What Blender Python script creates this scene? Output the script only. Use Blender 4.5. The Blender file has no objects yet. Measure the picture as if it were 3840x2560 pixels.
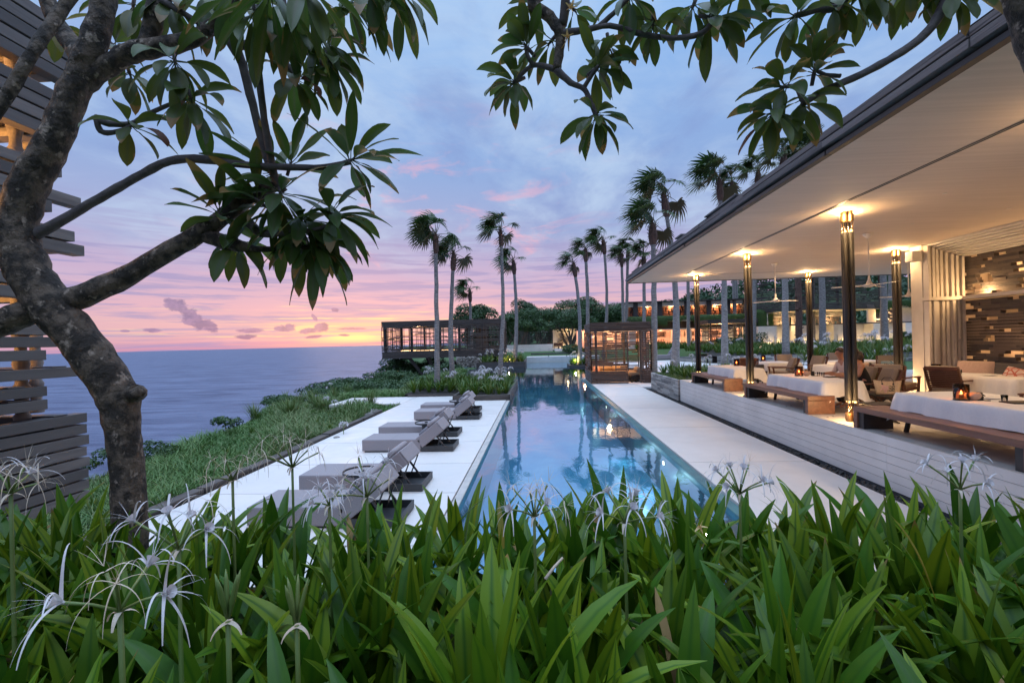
import bpy, math, random
from mathutils import Vector, Matrix, Quaternion
PI = math.pi
R = math.radians
random.seed(11)
SC = bpy.context.scene
COL = SC.collection
# ------------------------------------------------------------------ camera
F_PX, ROLL, YAW, CH = 1706.67, R(1.455), R(3.32), 2.56
cam_d = bpy.data.cameras.new('camera')
cam = bpy.data.objects.new('camera', cam_d)
COL.objects.link(cam)
cam_d.sensor_width = 36.0
cam_d.lens = 16.0
cam_d.clip_start = 0.05
cam_d.clip_end = 90000
cam_d.dof.use_dof = False
cf = Vector((-math.sin(YAW), math.cos(YAW), 0))
cr = Vector((math.cos(YAW), math.sin(YAW), 0))
cu = Vector((0, 0, 1))
cx = math.cos(ROLL) * cr - math.sin(ROLL) * cu
cy = math.sin(ROLL) * cr + math.cos(ROLL) * cu
cam.matrix_world = Matrix(((cx.x, cy.x, -cf.x, 0), (cx.y, cy.y, -cf.y, 0), (cx.z, cy.z, -cf.z, CH), (0, 0, 0, 1)))
SC.camera = cam


def ray(px, py):
    u = (px - 1920) / F_PX
    v = (1280 - py) / F_PX
    a = u * math.cos(ROLL) + v * math.sin(ROLL)
    b = -u * math.sin(ROLL) + v * math.cos(ROLL)
    return Vector((a * math.cos(YAW) - math.sin(YAW), a * math.sin(YAW) + math.cos(YAW), b))


def P(px, py, Y=None, z=None, X=None):
    """world point of a photograph pixel at a known depth, height or side distance"""
    d = ray(px, py)
    t = Y / d.y if Y is not None else ((z - CH) / d.z if z is not None else X / d.x)
    return Vector((d.x * t, d.y * t, CH + d.z * t))


# ------------------------------------------------------------------ mesh builder
class MB:
    def __init__(s):
        s.v, s.f, s.m, s.a, s.b = [], [], [], [], []

    def add(s, vs, fs, mi=0, a=0.5, b=0.5):
        o = len(s.v)
        s.v.extend(Vector(p) for p in vs)
        s.f.extend([tuple(i + o for i in f) for f in fs])
        s.m.extend([mi] * len(fs))
        s.a.extend(a if isinstance(a, list) else [a] * len(vs))
        s.b.extend(b if isinstance(b, list) else [b] * len(vs))
        return s

    def box(s, x0, x1, y0, y1, z0, z1, mi=0, a=0.5):
        vs = [(x0, y0, z0), (x1, y0, z0), (x1, y1, z0), (x0, y1, z0), (x0, y0, z1), (x1, y0, z1), (x1, y1, z1), (x0, y1, z1)]
        return s.add(vs, [(3, 2, 1, 0), (4, 5, 6, 7), (0, 1, 5, 4), (1, 2, 6, 5), (2, 3, 7, 6), (3, 0, 4, 7)], mi, a)

    def obox(s, c, size, M=None, mi=0, a=0.5):
        hx, hy, hz = size[0] / 2, size[1] / 2, size[2] / 2
        vs = [(-hx, -hy, -hz), (hx, -hy, -hz), (hx, hy, -hz), (-hx, hy, -hz), (-hx, -hy, hz), (hx, -hy, hz), (hx, hy, hz), (-hx, hy, hz)]
        if M is None:
            M = Matrix.Identity(3)
        c = Vector(c)
        return s.add([c + M @ Vector(v) for v in vs], [(3, 2, 1, 0), (4, 5, 6, 7), (0, 1, 5, 4), (1, 2, 6, 5), (2, 3, 7, 6), (3, 0, 4, 7)], mi, a)

    def bar(s, p, q, w, h, mi=0, a=0.5, up=(0, 0, 1)):
        p, q = Vector(p), Vector(q)
        d = (q - p)
        L = d.length
        if L < 1e-6:
            return s
        x = d / L
        up = Vector(up)
        y = up.cross(x)
        if y.length < 1e-4:
            y = Vector((0, 1, 0)).cross(x)
        y.normalize()
        z = x.cross(y)
        return s.obox((p + q) / 2, (L, w, h), Matrix((x, y, z)).transposed(), mi, a)

    def tube(s, pts, rads, n=8, mi=0, a=0.5, cap=True, bump=0, rng=random):
        pts = [Vector(p) for p in pts]
        if not isinstance(rads, (list, tuple)):
            rads = [rads] * len(pts)
        t0 = (pts[1] - pts[0]).normalized()
        nrm = t0.orthogonal().normalized()
        vs, fs = [], []
        for i, p in enumerate(pts):
            t = (pts[min(i + 1, len(pts) - 1)] - pts[max(i - 1, 0)])
            t = t.normalized() if t.length > 1e-9 else t0
            nrm = (nrm - t * nrm.dot(t))
            nrm = nrm.normalized() if nrm.length > 1e-6 else t.orthogonal().normalized()
            bn = t.cross(nrm)
            for k in range(n):
                an = 2 * PI * k / n
                r = rads[i] * (1 + (rng.uniform(-bump, bump) if bump else 0))
                vs.append(p + (nrm * math.cos(an) + bn * math.sin(an)) * r)
        for i in range(len(pts) - 1):
            for k in range(n):
                k2 = (k + 1) % n
                fs.append((i * n + k, i * n + k2, (i + 1) * n + k2, (i + 1) * n + k))
        if cap:
            fs.append(tuple(range(n - 1, -1, -1)))
            fs.append(tuple((len(pts) - 1) * n + k for k in range(n)))
        return s.add(vs, fs, mi, a)

    def lathe(s, prof, c=(0, 0, 0), n=16, mi=0, cap=True, M=None):
        c = Vector(c)
        vs, fs = [], []
        for r, z in prof:
            for k in range(n):
                an = 2 * PI * k / n
                p = Vector((r * math.cos(an), r * math.sin(an), z))
                vs.append(c + (M @ p if M else p))
        for i in range(len(prof) - 1):
            for k in range(n):
                k2 = (k + 1) % n
                fs.append((i * n + k, i * n + k2, (i + 1) * n + k2, (i + 1) * n + k))
        if cap:
            fs.append(tuple(range(n - 1, -1, -1)))
            fs.append(tuple((len(prof) - 1) * n + k for k in range(n)))
        return s.add(vs, fs, mi)

    def grid(s, pf, nu, nv, mi=0, a=0.5):
        vs = [pf(i / nu, j / nv) for j in range(nv + 1) for i in range(nu + 1)]
        w = nu + 1
        fs = [(j * w + i, j * w + i + 1, (j + 1) * w + i + 1, (j + 1) * w + i) for j in range(nv) for i in range(nu)]
        return s.add(vs, fs, mi, a)

    def pillow(s, c, size, M=None, mi=0, n=8, p=0.42):
        """a stuffed cushion: two domed sheets sharing an edge"""
        if M is None:
            M = Matrix.Identity(3)
        c = Vector(c)
        sx, sy, sz = size
        for sg in (1, -1):
            def pf(u, v, sg=sg):
                x, y = 2 * u - 1, 2 * v - 1
                h = max(0, (1 - x * x) * (1 - y * y)) ** p
                pin = 1 - 0.07 * (x * x * y * y) + 0.0 * h
                edge = 1 - 0.05 * (1 - abs(y)) * abs(x) - 0.0
                return c + M @ Vector((x * sx / 2 * pin * edge, y * sy / 2 * pin * (1 - 0.05 * (1 - abs(x)) * abs(y)), sg * h * sz / 2))
            o = len(s.v)
            s.grid(pf, n, n, mi)
            if sg < 0:
                k = n * n
                s.f[-k:] = [tuple(reversed(f)) for f in s.f[-k:]]
        return s

    def build(s, name, mats, parent=None, smooth=False, bevel=0.0, angle=40, kind=None, sub=0):
        me = bpy.data.meshes.new(name)
        o = Vector((0, 0, 0))
        q = parent
        while q is not None:
            o += q.location
            q = q.parent
        me.from_pydata([tuple(p - o) for p in s.v], [], s.f)
        if not isinstance(mats, (list, tuple)):
            mats = [mats]
        for m in mats:
            me.materials.append(m)
        if len(mats) > 1:
            me.polygons.foreach_set('material_index', s.m)
        if any(x != 0.5 for x in s.a):
            at = me.attributes.new('lv', 'FLOAT', 'POINT')
            at.data.foreach_set('value', s.a)
        if any(x != 0.5 for x in s.b):
            at = me.attributes.new('lu', 'FLOAT', 'POINT')
            at.data.foreach_set('value', s.b)
        if smooth:
            me.polygons.foreach_set('use_smooth', [True] * len(me.polygons))
        me.update()
        ob = bpy.data.objects.new(name, me)
        COL.objects.link(ob)
        if parent is not None:
            ob.parent = parent
        if bevel:
            bm = ob.modifiers.new('bevel', 'BEVEL')
            bm.width = bevel
            bm.segments = 2
            bm.limit_method = 'ANGLE'
            bm.angle_limit = R(angle)
        if sub:
            sm = ob.modifiers.new('sub', 'SUBSURF')
            sm.levels = sm.render_levels = sub
        if kind:
            ob['kind'] = kind
        return ob


def tag(o, label, cat, group=None):
    o['label'] = label
    o['category'] = cat
    if group:
        o['group'] = group
    return o


def thing(name, label, cat, loc=(0, 0, 0), group=None):
    o = bpy.data.objects.new(name, None)
    o.empty_display_size = 0.2
    COL.objects.link(o)
    o.location = loc
    return tag(o, label, cat, group)


def dup(root, loc, rz=0.0, label=None, scale=None, rot=None):
    """a copy of a thing with its parts and sub-parts"""
    def cp(o, par):
        c = o.copy()
        COL.objects.link(c)
        if par is not None:
            c.parent = par
        for ch in KIDS.get(o.name, None) or [x for x in o.children]:
            cp(ch, c)
        return c
    r = cp(root, None)
    r.location = loc
    r.rotation_euler = rot if rot else (0, 0, rz)
    if scale:
        r.scale = scale if isinstance(scale, (tuple, list)) else (scale,) * 3
    if label:
        r['label'] = label
    return r


KIDS = {}


# ------------------------------------------------------------------ materials
def nt(m):
    m.use_nodes = True
    t = m.node_tree
    t.nodes.clear()
    return t


def N(t, typ, **kw):
    n = t.nodes.new(typ)
    for k, v in kw.items():
        if k == 'i':
            for kk, vv in v.items():
                n.inputs[kk].default_value = vv
        else:
            setattr(n, k, v)
    return n


def L(t, a, b):
    t.links.new(a, b)


def c4(c):
    return (c[0], c[1], c[2], 1)


def mk(name, c1, c2=None, scale=4.0, rough=0.6, bump=0.0, bscale=None, stretch=(1, 1, 1), metallic=0.0, spec=0.5, detail=6, transl=0.0,
       attr=None, c3=None, coord='pos', lo=0.35, hi=0.65, objrnd=0.0, spots=None, bdist=0.02, rvar=0.0, midrib=None):
    m = bpy.data.materials.new(name)
    t = nt(m)
    out = N(t, 'ShaderNodeOutputMaterial')
    b = N(t, 'ShaderNodeBsdfPrincipled', i={'Roughness': rough, 'Metallic': metallic, 'Specular IOR Level': spec})
    if coord == 'pos':
        src = N(t, 'ShaderNodeNewGeometry').outputs['Position']
    else:
        src = N(t, 'ShaderNodeTexCoord').outputs['Object']
    mp = N(t, 'ShaderNodeMapping')
    mp.inputs['Scale'].default_value = stretch
    L(t, src, mp.inputs['Vector'])
    vec = mp.outputs['Vector']
    c2 = c2 or c1
    nz = N(t, 'ShaderNodeTexNoise', i={'Scale': scale, 'Detail': detail, 'Roughness': 0.6})
    L(t, vec, nz.inputs['Vector'])
    rp = N(t, 'ShaderNodeMapRange', i={'From Min': lo, 'From Max': hi})
    L(t, nz.outputs['Fac'], rp.inputs['Value'])
    mx = N(t, 'ShaderNodeMix', data_type='RGBA')
    L(t, rp.outputs['Result'], mx.inputs['Factor'])
    mx.inputs['A'].default_value = c4(c1)
    mx.inputs['B'].default_value = c4(c2)
    colr = mx.outputs['Result']
    if attr and c3:
        at = N(t, 'ShaderNodeAttribute', attribute_name='lv')
        m2 = N(t, 'ShaderNodeMix', data_type='RGBA')
        L(t, at.outputs['Fac'], m2.inputs['Factor'])
        L(t, colr, m2.inputs['A'])
        m2.inputs['B'].default_value = c4(c3)
        colr = m2.outputs['Result']
    if midrib:
        at = N(t, 'ShaderNodeAttribute', attribute_name='lu')
        r3 = N(t, 'ShaderNodeMapRange', i={'From Min': 0.32, 'From Max': 0.0})
        L(t, at.outputs['Fac'], r3.inputs['Value'])
        m3 = N(t, 'ShaderNodeMix', data_type='RGBA')
        L(t, r3.outputs['Result'], m3.inputs['Factor'])
        L(t, colr, m3.inputs['A'])
        m3.inputs['B'].default_value = c4(midrib)
        colr = m3.outputs['Result']
        r5 = N(t, 'ShaderNodeMapRange', i={'From Min': 1.05, 'From Max': 1.5})
        L(t, at.outputs['Fac'], r5.inputs['Value'])
        m5 = N(t, 'ShaderNodeMix', data_type='RGBA')
        L(t, r5.outputs['Result'], m5.inputs['Factor'])
        L(t, colr, m5.inputs['A'])
        m5.inputs['B'].default_value = (0.24, 0.15, 0.045, 1)
        colr = m5.outputs['Result']
    if spots:
        n2 = N(t, 'ShaderNodeTexNoise', i={'Scale': spots[0], 'Detail': 3, 'Roughness': 0.6})
        L(t, vec, n2.inputs['Vector'])
        r2 = N(t, 'ShaderNodeMapRange', i={'From Min': spots[1], 'From Max': spots[1] + 0.08})
        L(t, n2.outputs['Fac'], r2.inputs['Value'])
        m4 = N(t, 'ShaderNodeMix', data_type='RGBA')
        L(t, r2.outputs['Result'], m4.inputs['Factor'])
        L(t, colr, m4.inputs['A'])
        m4.inputs['B'].default_value = c4(spots[2])
        colr = m4.outputs['Result']
    if objrnd:
        oi = N(t, 'ShaderNodeObjectInfo')
        mr = N(t, 'ShaderNodeMapRange', i={'To Min': 1 - objrnd, 'To Max': 1 + objrnd})
        L(t, oi.outputs['Random'], mr.inputs['Value'])
        hs = N(t, 'ShaderNodeHueSaturation')
        L(t, mr.outputs['Result'], hs.inputs['Value'])
        L(t, colr, hs.inputs['Color'])
        colr = hs.outputs['Color']
    L(t, colr, b.inputs['Base Color'])
    if rvar:
        mr = N(t, 'ShaderNodeMapRange', i={'From Min': 0.3, 'From Max': 0.7, 'To Min': rough - rvar, 'To Max': rough + rvar})
        L(t, nz.outputs['Fac'], mr.inputs['Value'])
        L(t, mr.outputs['Result'], b.inputs['Roughness'])
    if bump:
        nb = N(t, 'ShaderNodeTexNoise', i={'Scale': bscale or scale * 4, 'Detail': 5, 'Roughness': 0.6})
        L(t, vec, nb.inputs['Vector'])
        bp = N(t, 'ShaderNodeBump', i={'Strength': bump, 'Distance': bdist})
        L(t, nb.outputs['Fac'], bp.inputs['Height'])
        L(t, bp.outputs['Normal'], b.inputs['Normal'])
    sh = b.outputs['BSDF']
    if transl:
        tr = N(t, 'ShaderNodeBsdfTranslucent')
        L(t, colr, tr.inputs['Color'])
        ms = N(t, 'ShaderNodeMixShader', i={0: transl})
        L(t, sh, ms.inputs[1])
        L(t, tr.outputs['BSDF'], ms.inputs[2])
        sh = ms.outputs['Shader']
    L(t, sh, out.inputs['Surface'])
    return m


def emit(name, col, st):
    m = bpy.data.materials.new(name)
    t = nt(m)
    out = N(t, 'ShaderNodeOutputMaterial')
    e = N(t, 'ShaderNodeEmission', i={'Color': c4(col), 'Strength': st})
    L(t, e.outputs[0], out.inputs['Surface'])
    return m


def glassy(name, tint, rough=0.05, fac=None):
    """thin glass: mostly see-through, a little mirror"""
    m = bpy.data.materials.new(name)
    t = nt(m)
    out = N(t, 'ShaderNodeOutputMaterial')
    tr = N(t, 'ShaderNodeBsdfTransparent', i={'Color': c4(tint)})
    gl = N(t, 'ShaderNodeBsdfGlossy', i={'Roughness': rough})
    fr = N(t, 'ShaderNodeFresnel', i={'IOR': 1.45})
    ms = N(t, 'ShaderNodeMixShader')
    if fac is None:
        L(t, fr.outputs[0], ms.inputs[0])
    else:
        ms.inputs[0].default_value = fac
    L(t, tr.outputs[0], ms.inputs[1])
    L(t, gl.outputs[0], ms.inputs[2])
    L(t, ms.outputs[0], out.inputs['Surface'])
    return m


def lamp(name, loc, power, col=(1, 0.62, 0.28), radius=0.05, typ='POINT', rot=None, spot=None, blend=0.6, size=None):
    d = bpy.data.lights.new(name, typ)
    d.energy = power * (1.0 if name.startswith('underwater') else 4.2)
    d.color = col
    if typ in ('POINT', 'SPOT'):
        d.shadow_soft_size = radius
    if typ == 'SPOT':
        d.spot_size = R(spot or 90)
        d.spot_blend = blend
    if typ == 'AREA':
        d.shape = 'RECTANGLE'
        d.size, d.size_y = size
    o = bpy.data.objects.new(name, d)
    o.location = loc
    if rot:
        o.rotation_euler = rot
    COL.objects.link(o)
    return o


M = {}
M['white_stone'] = mk('white_stone', (0.72, 0.68, 0.65), (0.61, 0.575, 0.55), 1.1, 0.5, 0.15, 30, rvar=0.15, spots=(5, 0.69, (0.50, 0.465, 0.44)), bdist=0.004, attr=1, c3=(0.60, 0.565, 0.54), lo=0.3, hi=0.7)
M['white_wall'] = mk('white_wall', (0.80, 0.78, 0.75), (0.70, 0.68, 0.65), 2.0, 0.7, 0.15, 25, bdist=0.004)
M['terrazzo'] = mk('terrazzo', (0.62, 0.58, 0.53), (0.52, 0.48, 0.44), 2.5, 0.5, 0.1, 40, rvar=0.1, bdist=0.003)
M['joint'] = mk('dark_joint', (0.05, 0.05, 0.055), None, rough=0.9)
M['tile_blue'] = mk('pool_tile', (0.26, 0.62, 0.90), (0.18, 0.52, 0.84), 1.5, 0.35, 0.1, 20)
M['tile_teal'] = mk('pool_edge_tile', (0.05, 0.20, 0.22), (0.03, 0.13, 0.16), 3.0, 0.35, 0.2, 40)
M['coping'] = mk('coping_stone', (0.50, 0.47, 0.44), (0.40, 0.38, 0.36), 4.0, 0.6, 0.2, 40, bdist=0.005)
M['dark_wood'] = mk('weathered_dark_wood', (0.105, 0.088, 0.078), (0.050, 0.042, 0.038), 3.0, 0.75, 0.5, 14, (0.35, 0.35, 5), coord='pos', bdist=0.006)
M['grey_wood'] = mk('weathered_grey_wood', (0.130, 0.118, 0.118), (0.060, 0.055, 0.056), 2.0, 0.85, 0.8, 9, (2, 0.35, 7), bdist=0.012, spots=(2.2, 0.60, (0.025, 0.022, 0.022)), attr=1, c3=(0.175, 0.158, 0.155))
M['tower_wood'] = mk('tower_grey_board', (0.23, 0.205, 0.19), (0.13, 0.115, 0.11), 2.2, 0.7, 0.5, 9, (4, 0.5, 6), bdist=0.004, attr=1, c3=(0.075, 0.07, 0.07))
M['cabana_wood'] = mk('cabana_brown_wood', (0.085, 0.050, 0.038), (0.040, 0.025, 0.020), 2.5, 0.7, 0.4, 10, (0.6, 0.6, 5), attr=1, c3=(0.10, 0.068, 0.055))
M['bench_wood'] = mk('red_brown_bench_wood', (0.25, 0.115, 0.07), (0.15, 0.066, 0.042), 2.0, 0.42, 0.2, 10, (6, 0.5, 6), bdist=0.003)
M['chair_wood'] = mk('dark_chair_wood', (0.15, 0.062, 0.034), (0.09, 0.036, 0.02), 4.0, 0.4, coord='obj')
M['black_wood'] = mk('black_stained_wood', (0.018, 0.016, 0.015), (0.03, 0.026, 0.024), 5.0, 0.5, coord='obj')
M['bronze'] = mk('dark_bronze_column', (0.040, 0.036, 0.034), (0.024, 0.022, 0.022), 3.0, 0.55, 0.1, 8, (3, 3, 0.4), spec=0.35)
M['brass'] = mk('aged_brass', (0.42, 0.26, 0.12), (0.30, 0.18, 0.08), 6.0, 0.35, metallic=0.8)
M['iron'] = mk('dark_grey_metal', (0.035, 0.037, 0.040), (0.05, 0.05, 0.052), 6.0, 0.5, coord='obj')
M['lounge'] = mk('grey_lounger_fabric', (0.31, 0.275, 0.285), (0.265, 0.235, 0.245), 60, 0.9, 0.3, 500, coord='obj', bdist=0.001)
M['lounge_dk'] = mk('dark_lounger_fabric', (0.21, 0.205, 0.235), (0.18, 0.175, 0.20), 60, 0.9, 0.3, 500, coord='obj', bdist=0.001)
M['sofa'] = mk('charcoal_sofa_fabric', (0.15, 0.135, 0.125), (0.12, 0.11, 0.10), 50, 0.9, coord='obj')
M['tan'] = mk('tan_cushion', (0.42, 0.31, 0.20), (0.36, 0.26, 0.17), 40, 0.9, coord='obj')
M['taupe'] = mk('taupe_chair_cushion', (0.30, 0.25, 0.20), (0.25, 0.20, 0.165), 40, 0.9, coord='obj')
M['cloth'] = mk('white_tablecloth', (0.82, 0.81, 0.80), (0.78, 0.77, 0.77), 30, 0.9, 0.1, 200, coord='obj', bdist=0.001)
M['ceiling'] = mk('plaster_ceiling', (0.68, 0.56, 0.47), (0.61, 0.50, 0.415), 1.6, 0.8, 0.25, 4, (0.35, 9, 8), bdist=0.006)
M['slat_white'] = mk('white_timber_slat', (0.74, 0.69, 0.62), (0.66, 0.61, 0.54), 3.0, 0.65, 0.1, 10)
M['brick'] = mk('dark_slate_brick', (0.085, 0.075, 0.07), (0.05, 0.045, 0.045), 5.0, 0.75, 0.4, 20, attr=1, c3=(0.15, 0.12, 0.10))
M['slate'] = mk('grey_slate_cladding', (0.115, 0.115, 0.12), (0.07, 0.073, 0.078), 4.0, 0.75, 0.5, 18, attr=1, c3=(0.40, 0.385, 0.36), bdist=0.008)
M['pebble'] = mk('black_pebble', (0.012, 0.012, 0.013), (0.03, 0.03, 0.032), 6.0, 0.5, attr=1, c3=(0.045, 0.045, 0.045))
M['soil'] = mk('dark_soil', (0.022, 0.017, 0.012), (0.012, 0.010, 0.008), 3, 0.95, 0.4, 20)
M['lily'] = mk('lily_leaf', (0.034, 0.112, 0.007), (0.066, 0.160, 0.009), 3.0, 0.42, attr=1, c3=(0.185, 0.265, 0.012), coord='obj', transl=0.26, objrnd=0.24, midrib=(0.034, 0.105, 0.008), spec=0.3)
M['lily_yellow'] = mk('lily_leaf_yellowing', (0.30, 0.22, 0.02), (0.14, 0.16, 0.02), 2.0, 0.5, coord='obj', transl=0.2)
M['dry_leaf'] = mk('dry_leaf', (0.22, 0.13, 0.045), (0.30, 0.20, 0.07), 6.0, 0.8, transl=0.2)
M['lily_far'] = mk('bed_lily_leaf', (0.040, 0.115, 0.016), (0.065, 0.145, 0.02), 5.0, 0.45, attr=1, c3=(0.12, 0.17, 0.02), coord='pos', transl=0.2)
M['petal'] = mk('white_lily_petal', (0.70, 0.68, 0.70), (0.58, 0.55, 0.58), 4.0, 0.6, transl=0.25)
M['petal_old'] = mk('withered_petal', (0.55, 0.42, 0.30), (0.70, 0.62, 0.52), 8.0, 0.8, transl=0.2)
M['stem'] = mk('lily_stem', (0.10, 0.17, 0.04), (0.16, 0.20, 0.06), 4.0, 0.5)
M['plum'] = mk('plumeria_leaf', (0.038, 0.085, 0.015), (0.060, 0.115, 0.020), 4.0, 0.45, attr=1, c3=(0.115, 0.125, 0.022), transl=0.42, midrib=(0.075, 0.10, 0.035), spots=(5, 0.78, (0.10, 0.05, 0.015)))
M['plum_dry'] = mk('plumeria_dry_leaf', (0.16, 0.045, 0.012), (0.09, 0.03, 0.01), 8.0, 0.7, transl=0.2)
M['plum_flower'] = mk('plumeria_flower', (0.75, 0.42, 0.10), (0.8, 0.6, 0.3), 12.0, 0.6, transl=0.3)
M['bark'] = mk('plumeria_bark', (0.140, 0.100, 0.072), (0.034, 0.025, 0.019), 13.0, 0.85, 0.9, 22, (1, 1, 0.8), lo=0.42, hi=0.56, spots=(17, 0.60, (0.32, 0.245, 0.19)), bdist=0.035)
M['bark_thin'] = mk('plumeria_twig_bark', (0.13, 0.105, 0.10), (0.075, 0.06, 0.06), 14.0, 0.85, 0.5, 30)
M['palm_trunk'] = mk('palm_trunk', (0.33, 0.31, 0.30), (0.15, 0.14, 0.135), 5.0, 0.85, 0.5, 14, (1, 1, 4), spots=(9, 0.62, (0.09, 0.08, 0.075)))
M['palm_boot'] = mk('palm_boot', (0.15, 0.085, 0.065), (0.08, 0.05, 0.04), 9.0, 0.9, 0.5, 30, (1, 1, 0.4))
M['palm_leaf'] = mk('palm_leaf', (0.028, 0.075, 0.016), (0.050, 0.10, 0.024), 4.0, 0.45, attr=1, c3=(0.13, 0.085, 0.045), coord='obj', transl=0.2)
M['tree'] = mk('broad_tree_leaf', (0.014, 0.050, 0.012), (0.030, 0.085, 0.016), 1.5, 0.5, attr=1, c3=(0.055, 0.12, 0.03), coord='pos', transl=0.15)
M['tree_trunk'] = mk('tree_branch', (0.17, 0.145, 0.12), (0.09, 0.075, 0.065), 5.0, 0.9)
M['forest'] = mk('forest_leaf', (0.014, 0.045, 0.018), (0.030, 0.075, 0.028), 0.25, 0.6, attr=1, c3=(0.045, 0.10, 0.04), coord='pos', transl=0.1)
M['grass'] = mk('meadow_grass', (0.048, 0.140, 0.022), (0.092, 0.190, 0.036), 0.9, 0.6, attr=1, c3=(0.20, 0.21, 0.09), coord='pos', transl=0.2)
M['turf'] = mk('turf_ground', (0.026, 0.075, 0.014), (0.040, 0.10, 0.022), 1.0, 0.9, 0.6, 12)
M['hang'] = mk('hanging_grass', (0.028, 0.085, 0.016), (0.05, 0.12, 0.02), 2.0, 0.6, attr=1, c3=(0.09, 0.14, 0.03), transl=0.2)
M['rock'] = mk('pale_rock', (0.30, 0.28, 0.26), (0.12, 0.11, 0.10), 3.0, 0.9, 0.8, 9, bdist=0.05)
M['lime'] = mk('limestone_rubble', (0.46, 0.42, 0.38), (0.20, 0.18, 0.16), 5.0, 0.9, 0.6, 14)
M['glass'] = glassy('clear_glass', (0.95, 0.93, 0.9))
M['amber'] = glassy('amber_glass', (0.88, 0.62, 0.44))
M['flame'] = emit('candle_flame', (1.0, 0.45, 0.12), 30)
M['glow'] = emit('lamp_glow', (1.0, 0.60, 0.22), 6.0)
M['glow_soft'] = emit('lit_strip', (1.0, 0.60, 0.28), 4.0)
M['water_light'] = emit('underwater_light', (1.0, 0.95, 0.75), 14.0)
M['fan'] = mk('white_fan_paint', (0.72, 0.66, 0.62), None, rough=0.4)
M['skin'] = mk('skin', (0.46, 0.22, 0.13), (0.42, 0.20, 0.12), 12, 0.5, coord='obj')
M['hair'] = mk('dark_brown_hair', (0.03, 0.017, 0.011), (0.05, 0.027, 0.016), 30, 0.5, coord='obj')
M['shirt'] = mk('pale_linen_shirt', (0.62, 0.53, 0.46), (0.56, 0.48, 0.42), 25, 0.9, coord='obj')
M['black_dress'] = mk('black_dress', (0.012, 0.012, 0.013), None, rough=0.85)
M['straw'] = mk('straw_tote', (0.70, 0.54, 0.35), (0.60, 0.45, 0.28), 30, 0.9, 0.3, 90, coord='obj', bdist=0.003)
M['olive'] = mk('olive_cushion', (0.26, 0.21, 0.05), (0.20, 0.16, 0.04), 30, 0.9, coord='obj')
M['peach'] = mk('peach_cushion', (0.58, 0.42, 0.33), (0.52, 0.37, 0.29), 30, 0.9, coord='obj')
M['pink'] = mk('pink_fabric_flower', (0.75, 0.42, 0.38), (0.8, 0.6, 0.55), 60, 0.8, coord='obj')


def pattern(name, c1, c2, scale, kind):
    m = bpy.data.materials.new(name)
    t = nt(m)
    out = N(t, 'ShaderNodeOutputMaterial')
    b = N(t, 'ShaderNodeBsdfPrincipled', i={'Roughness': 0.9})
    tc = N(t, 'ShaderNodeTexCoord')
    if kind == 'vor':
        vo = N(t, 'ShaderNodeTexVoronoi', feature='DISTANCE_TO_EDGE', i={'Scale': scale, 'Randomness': 0.3})
        L(t, tc.outputs['Object'], vo.inputs['Vector'])
        src = vo.outputs['Distance']
        lo, hi = 0.05, 0.12
    else:
        vo = N(t, 'ShaderNodeTexWave', wave_type='RINGS', i={'Scale': scale, 'Distortion': 3.0, 'Detail': 2})
        L(t, tc.outputs['Object'], vo.inputs['Vector'])
        src = vo.outputs['Fac']
        lo, hi = 0.4, 0.6
    mr = N(t, 'ShaderNodeMapRange', i={'From Min': lo, 'From Max': hi})
    L(t, src, mr.inputs['Value'])
    mx = N(t, 'ShaderNodeMix', data_type='RGBA')
    L(t, mr.outputs['Result'], mx.inputs['Factor'])
    mx.inputs['A'].default_value = c4(c1)
    mx.inputs['B'].default_value = c4(c2)
    L(t, mx.outputs['Result'], b.inputs['Base Color'])
    L(t, b.outputs[0], out.inputs['Surface'])
    return m


M['coral'] = pattern('coral_lattice_cushion', (0.52, 0.13, 0.08), (0.66, 0.50, 0.42), 9, 'vor')
M['ikat'] = pattern('blue_ikat_cushion', (0.08, 0.30, 0.42), (0.55, 0.62, 0.62), 9, 'wave')
# ------------------------------------------------------------------ sky
def lin(c, k=1.0):
    return tuple((x / 12.92 if x <= 0.04045 else ((x + 0.055) / 1.055) ** 2.4) * k for x in c)


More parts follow.
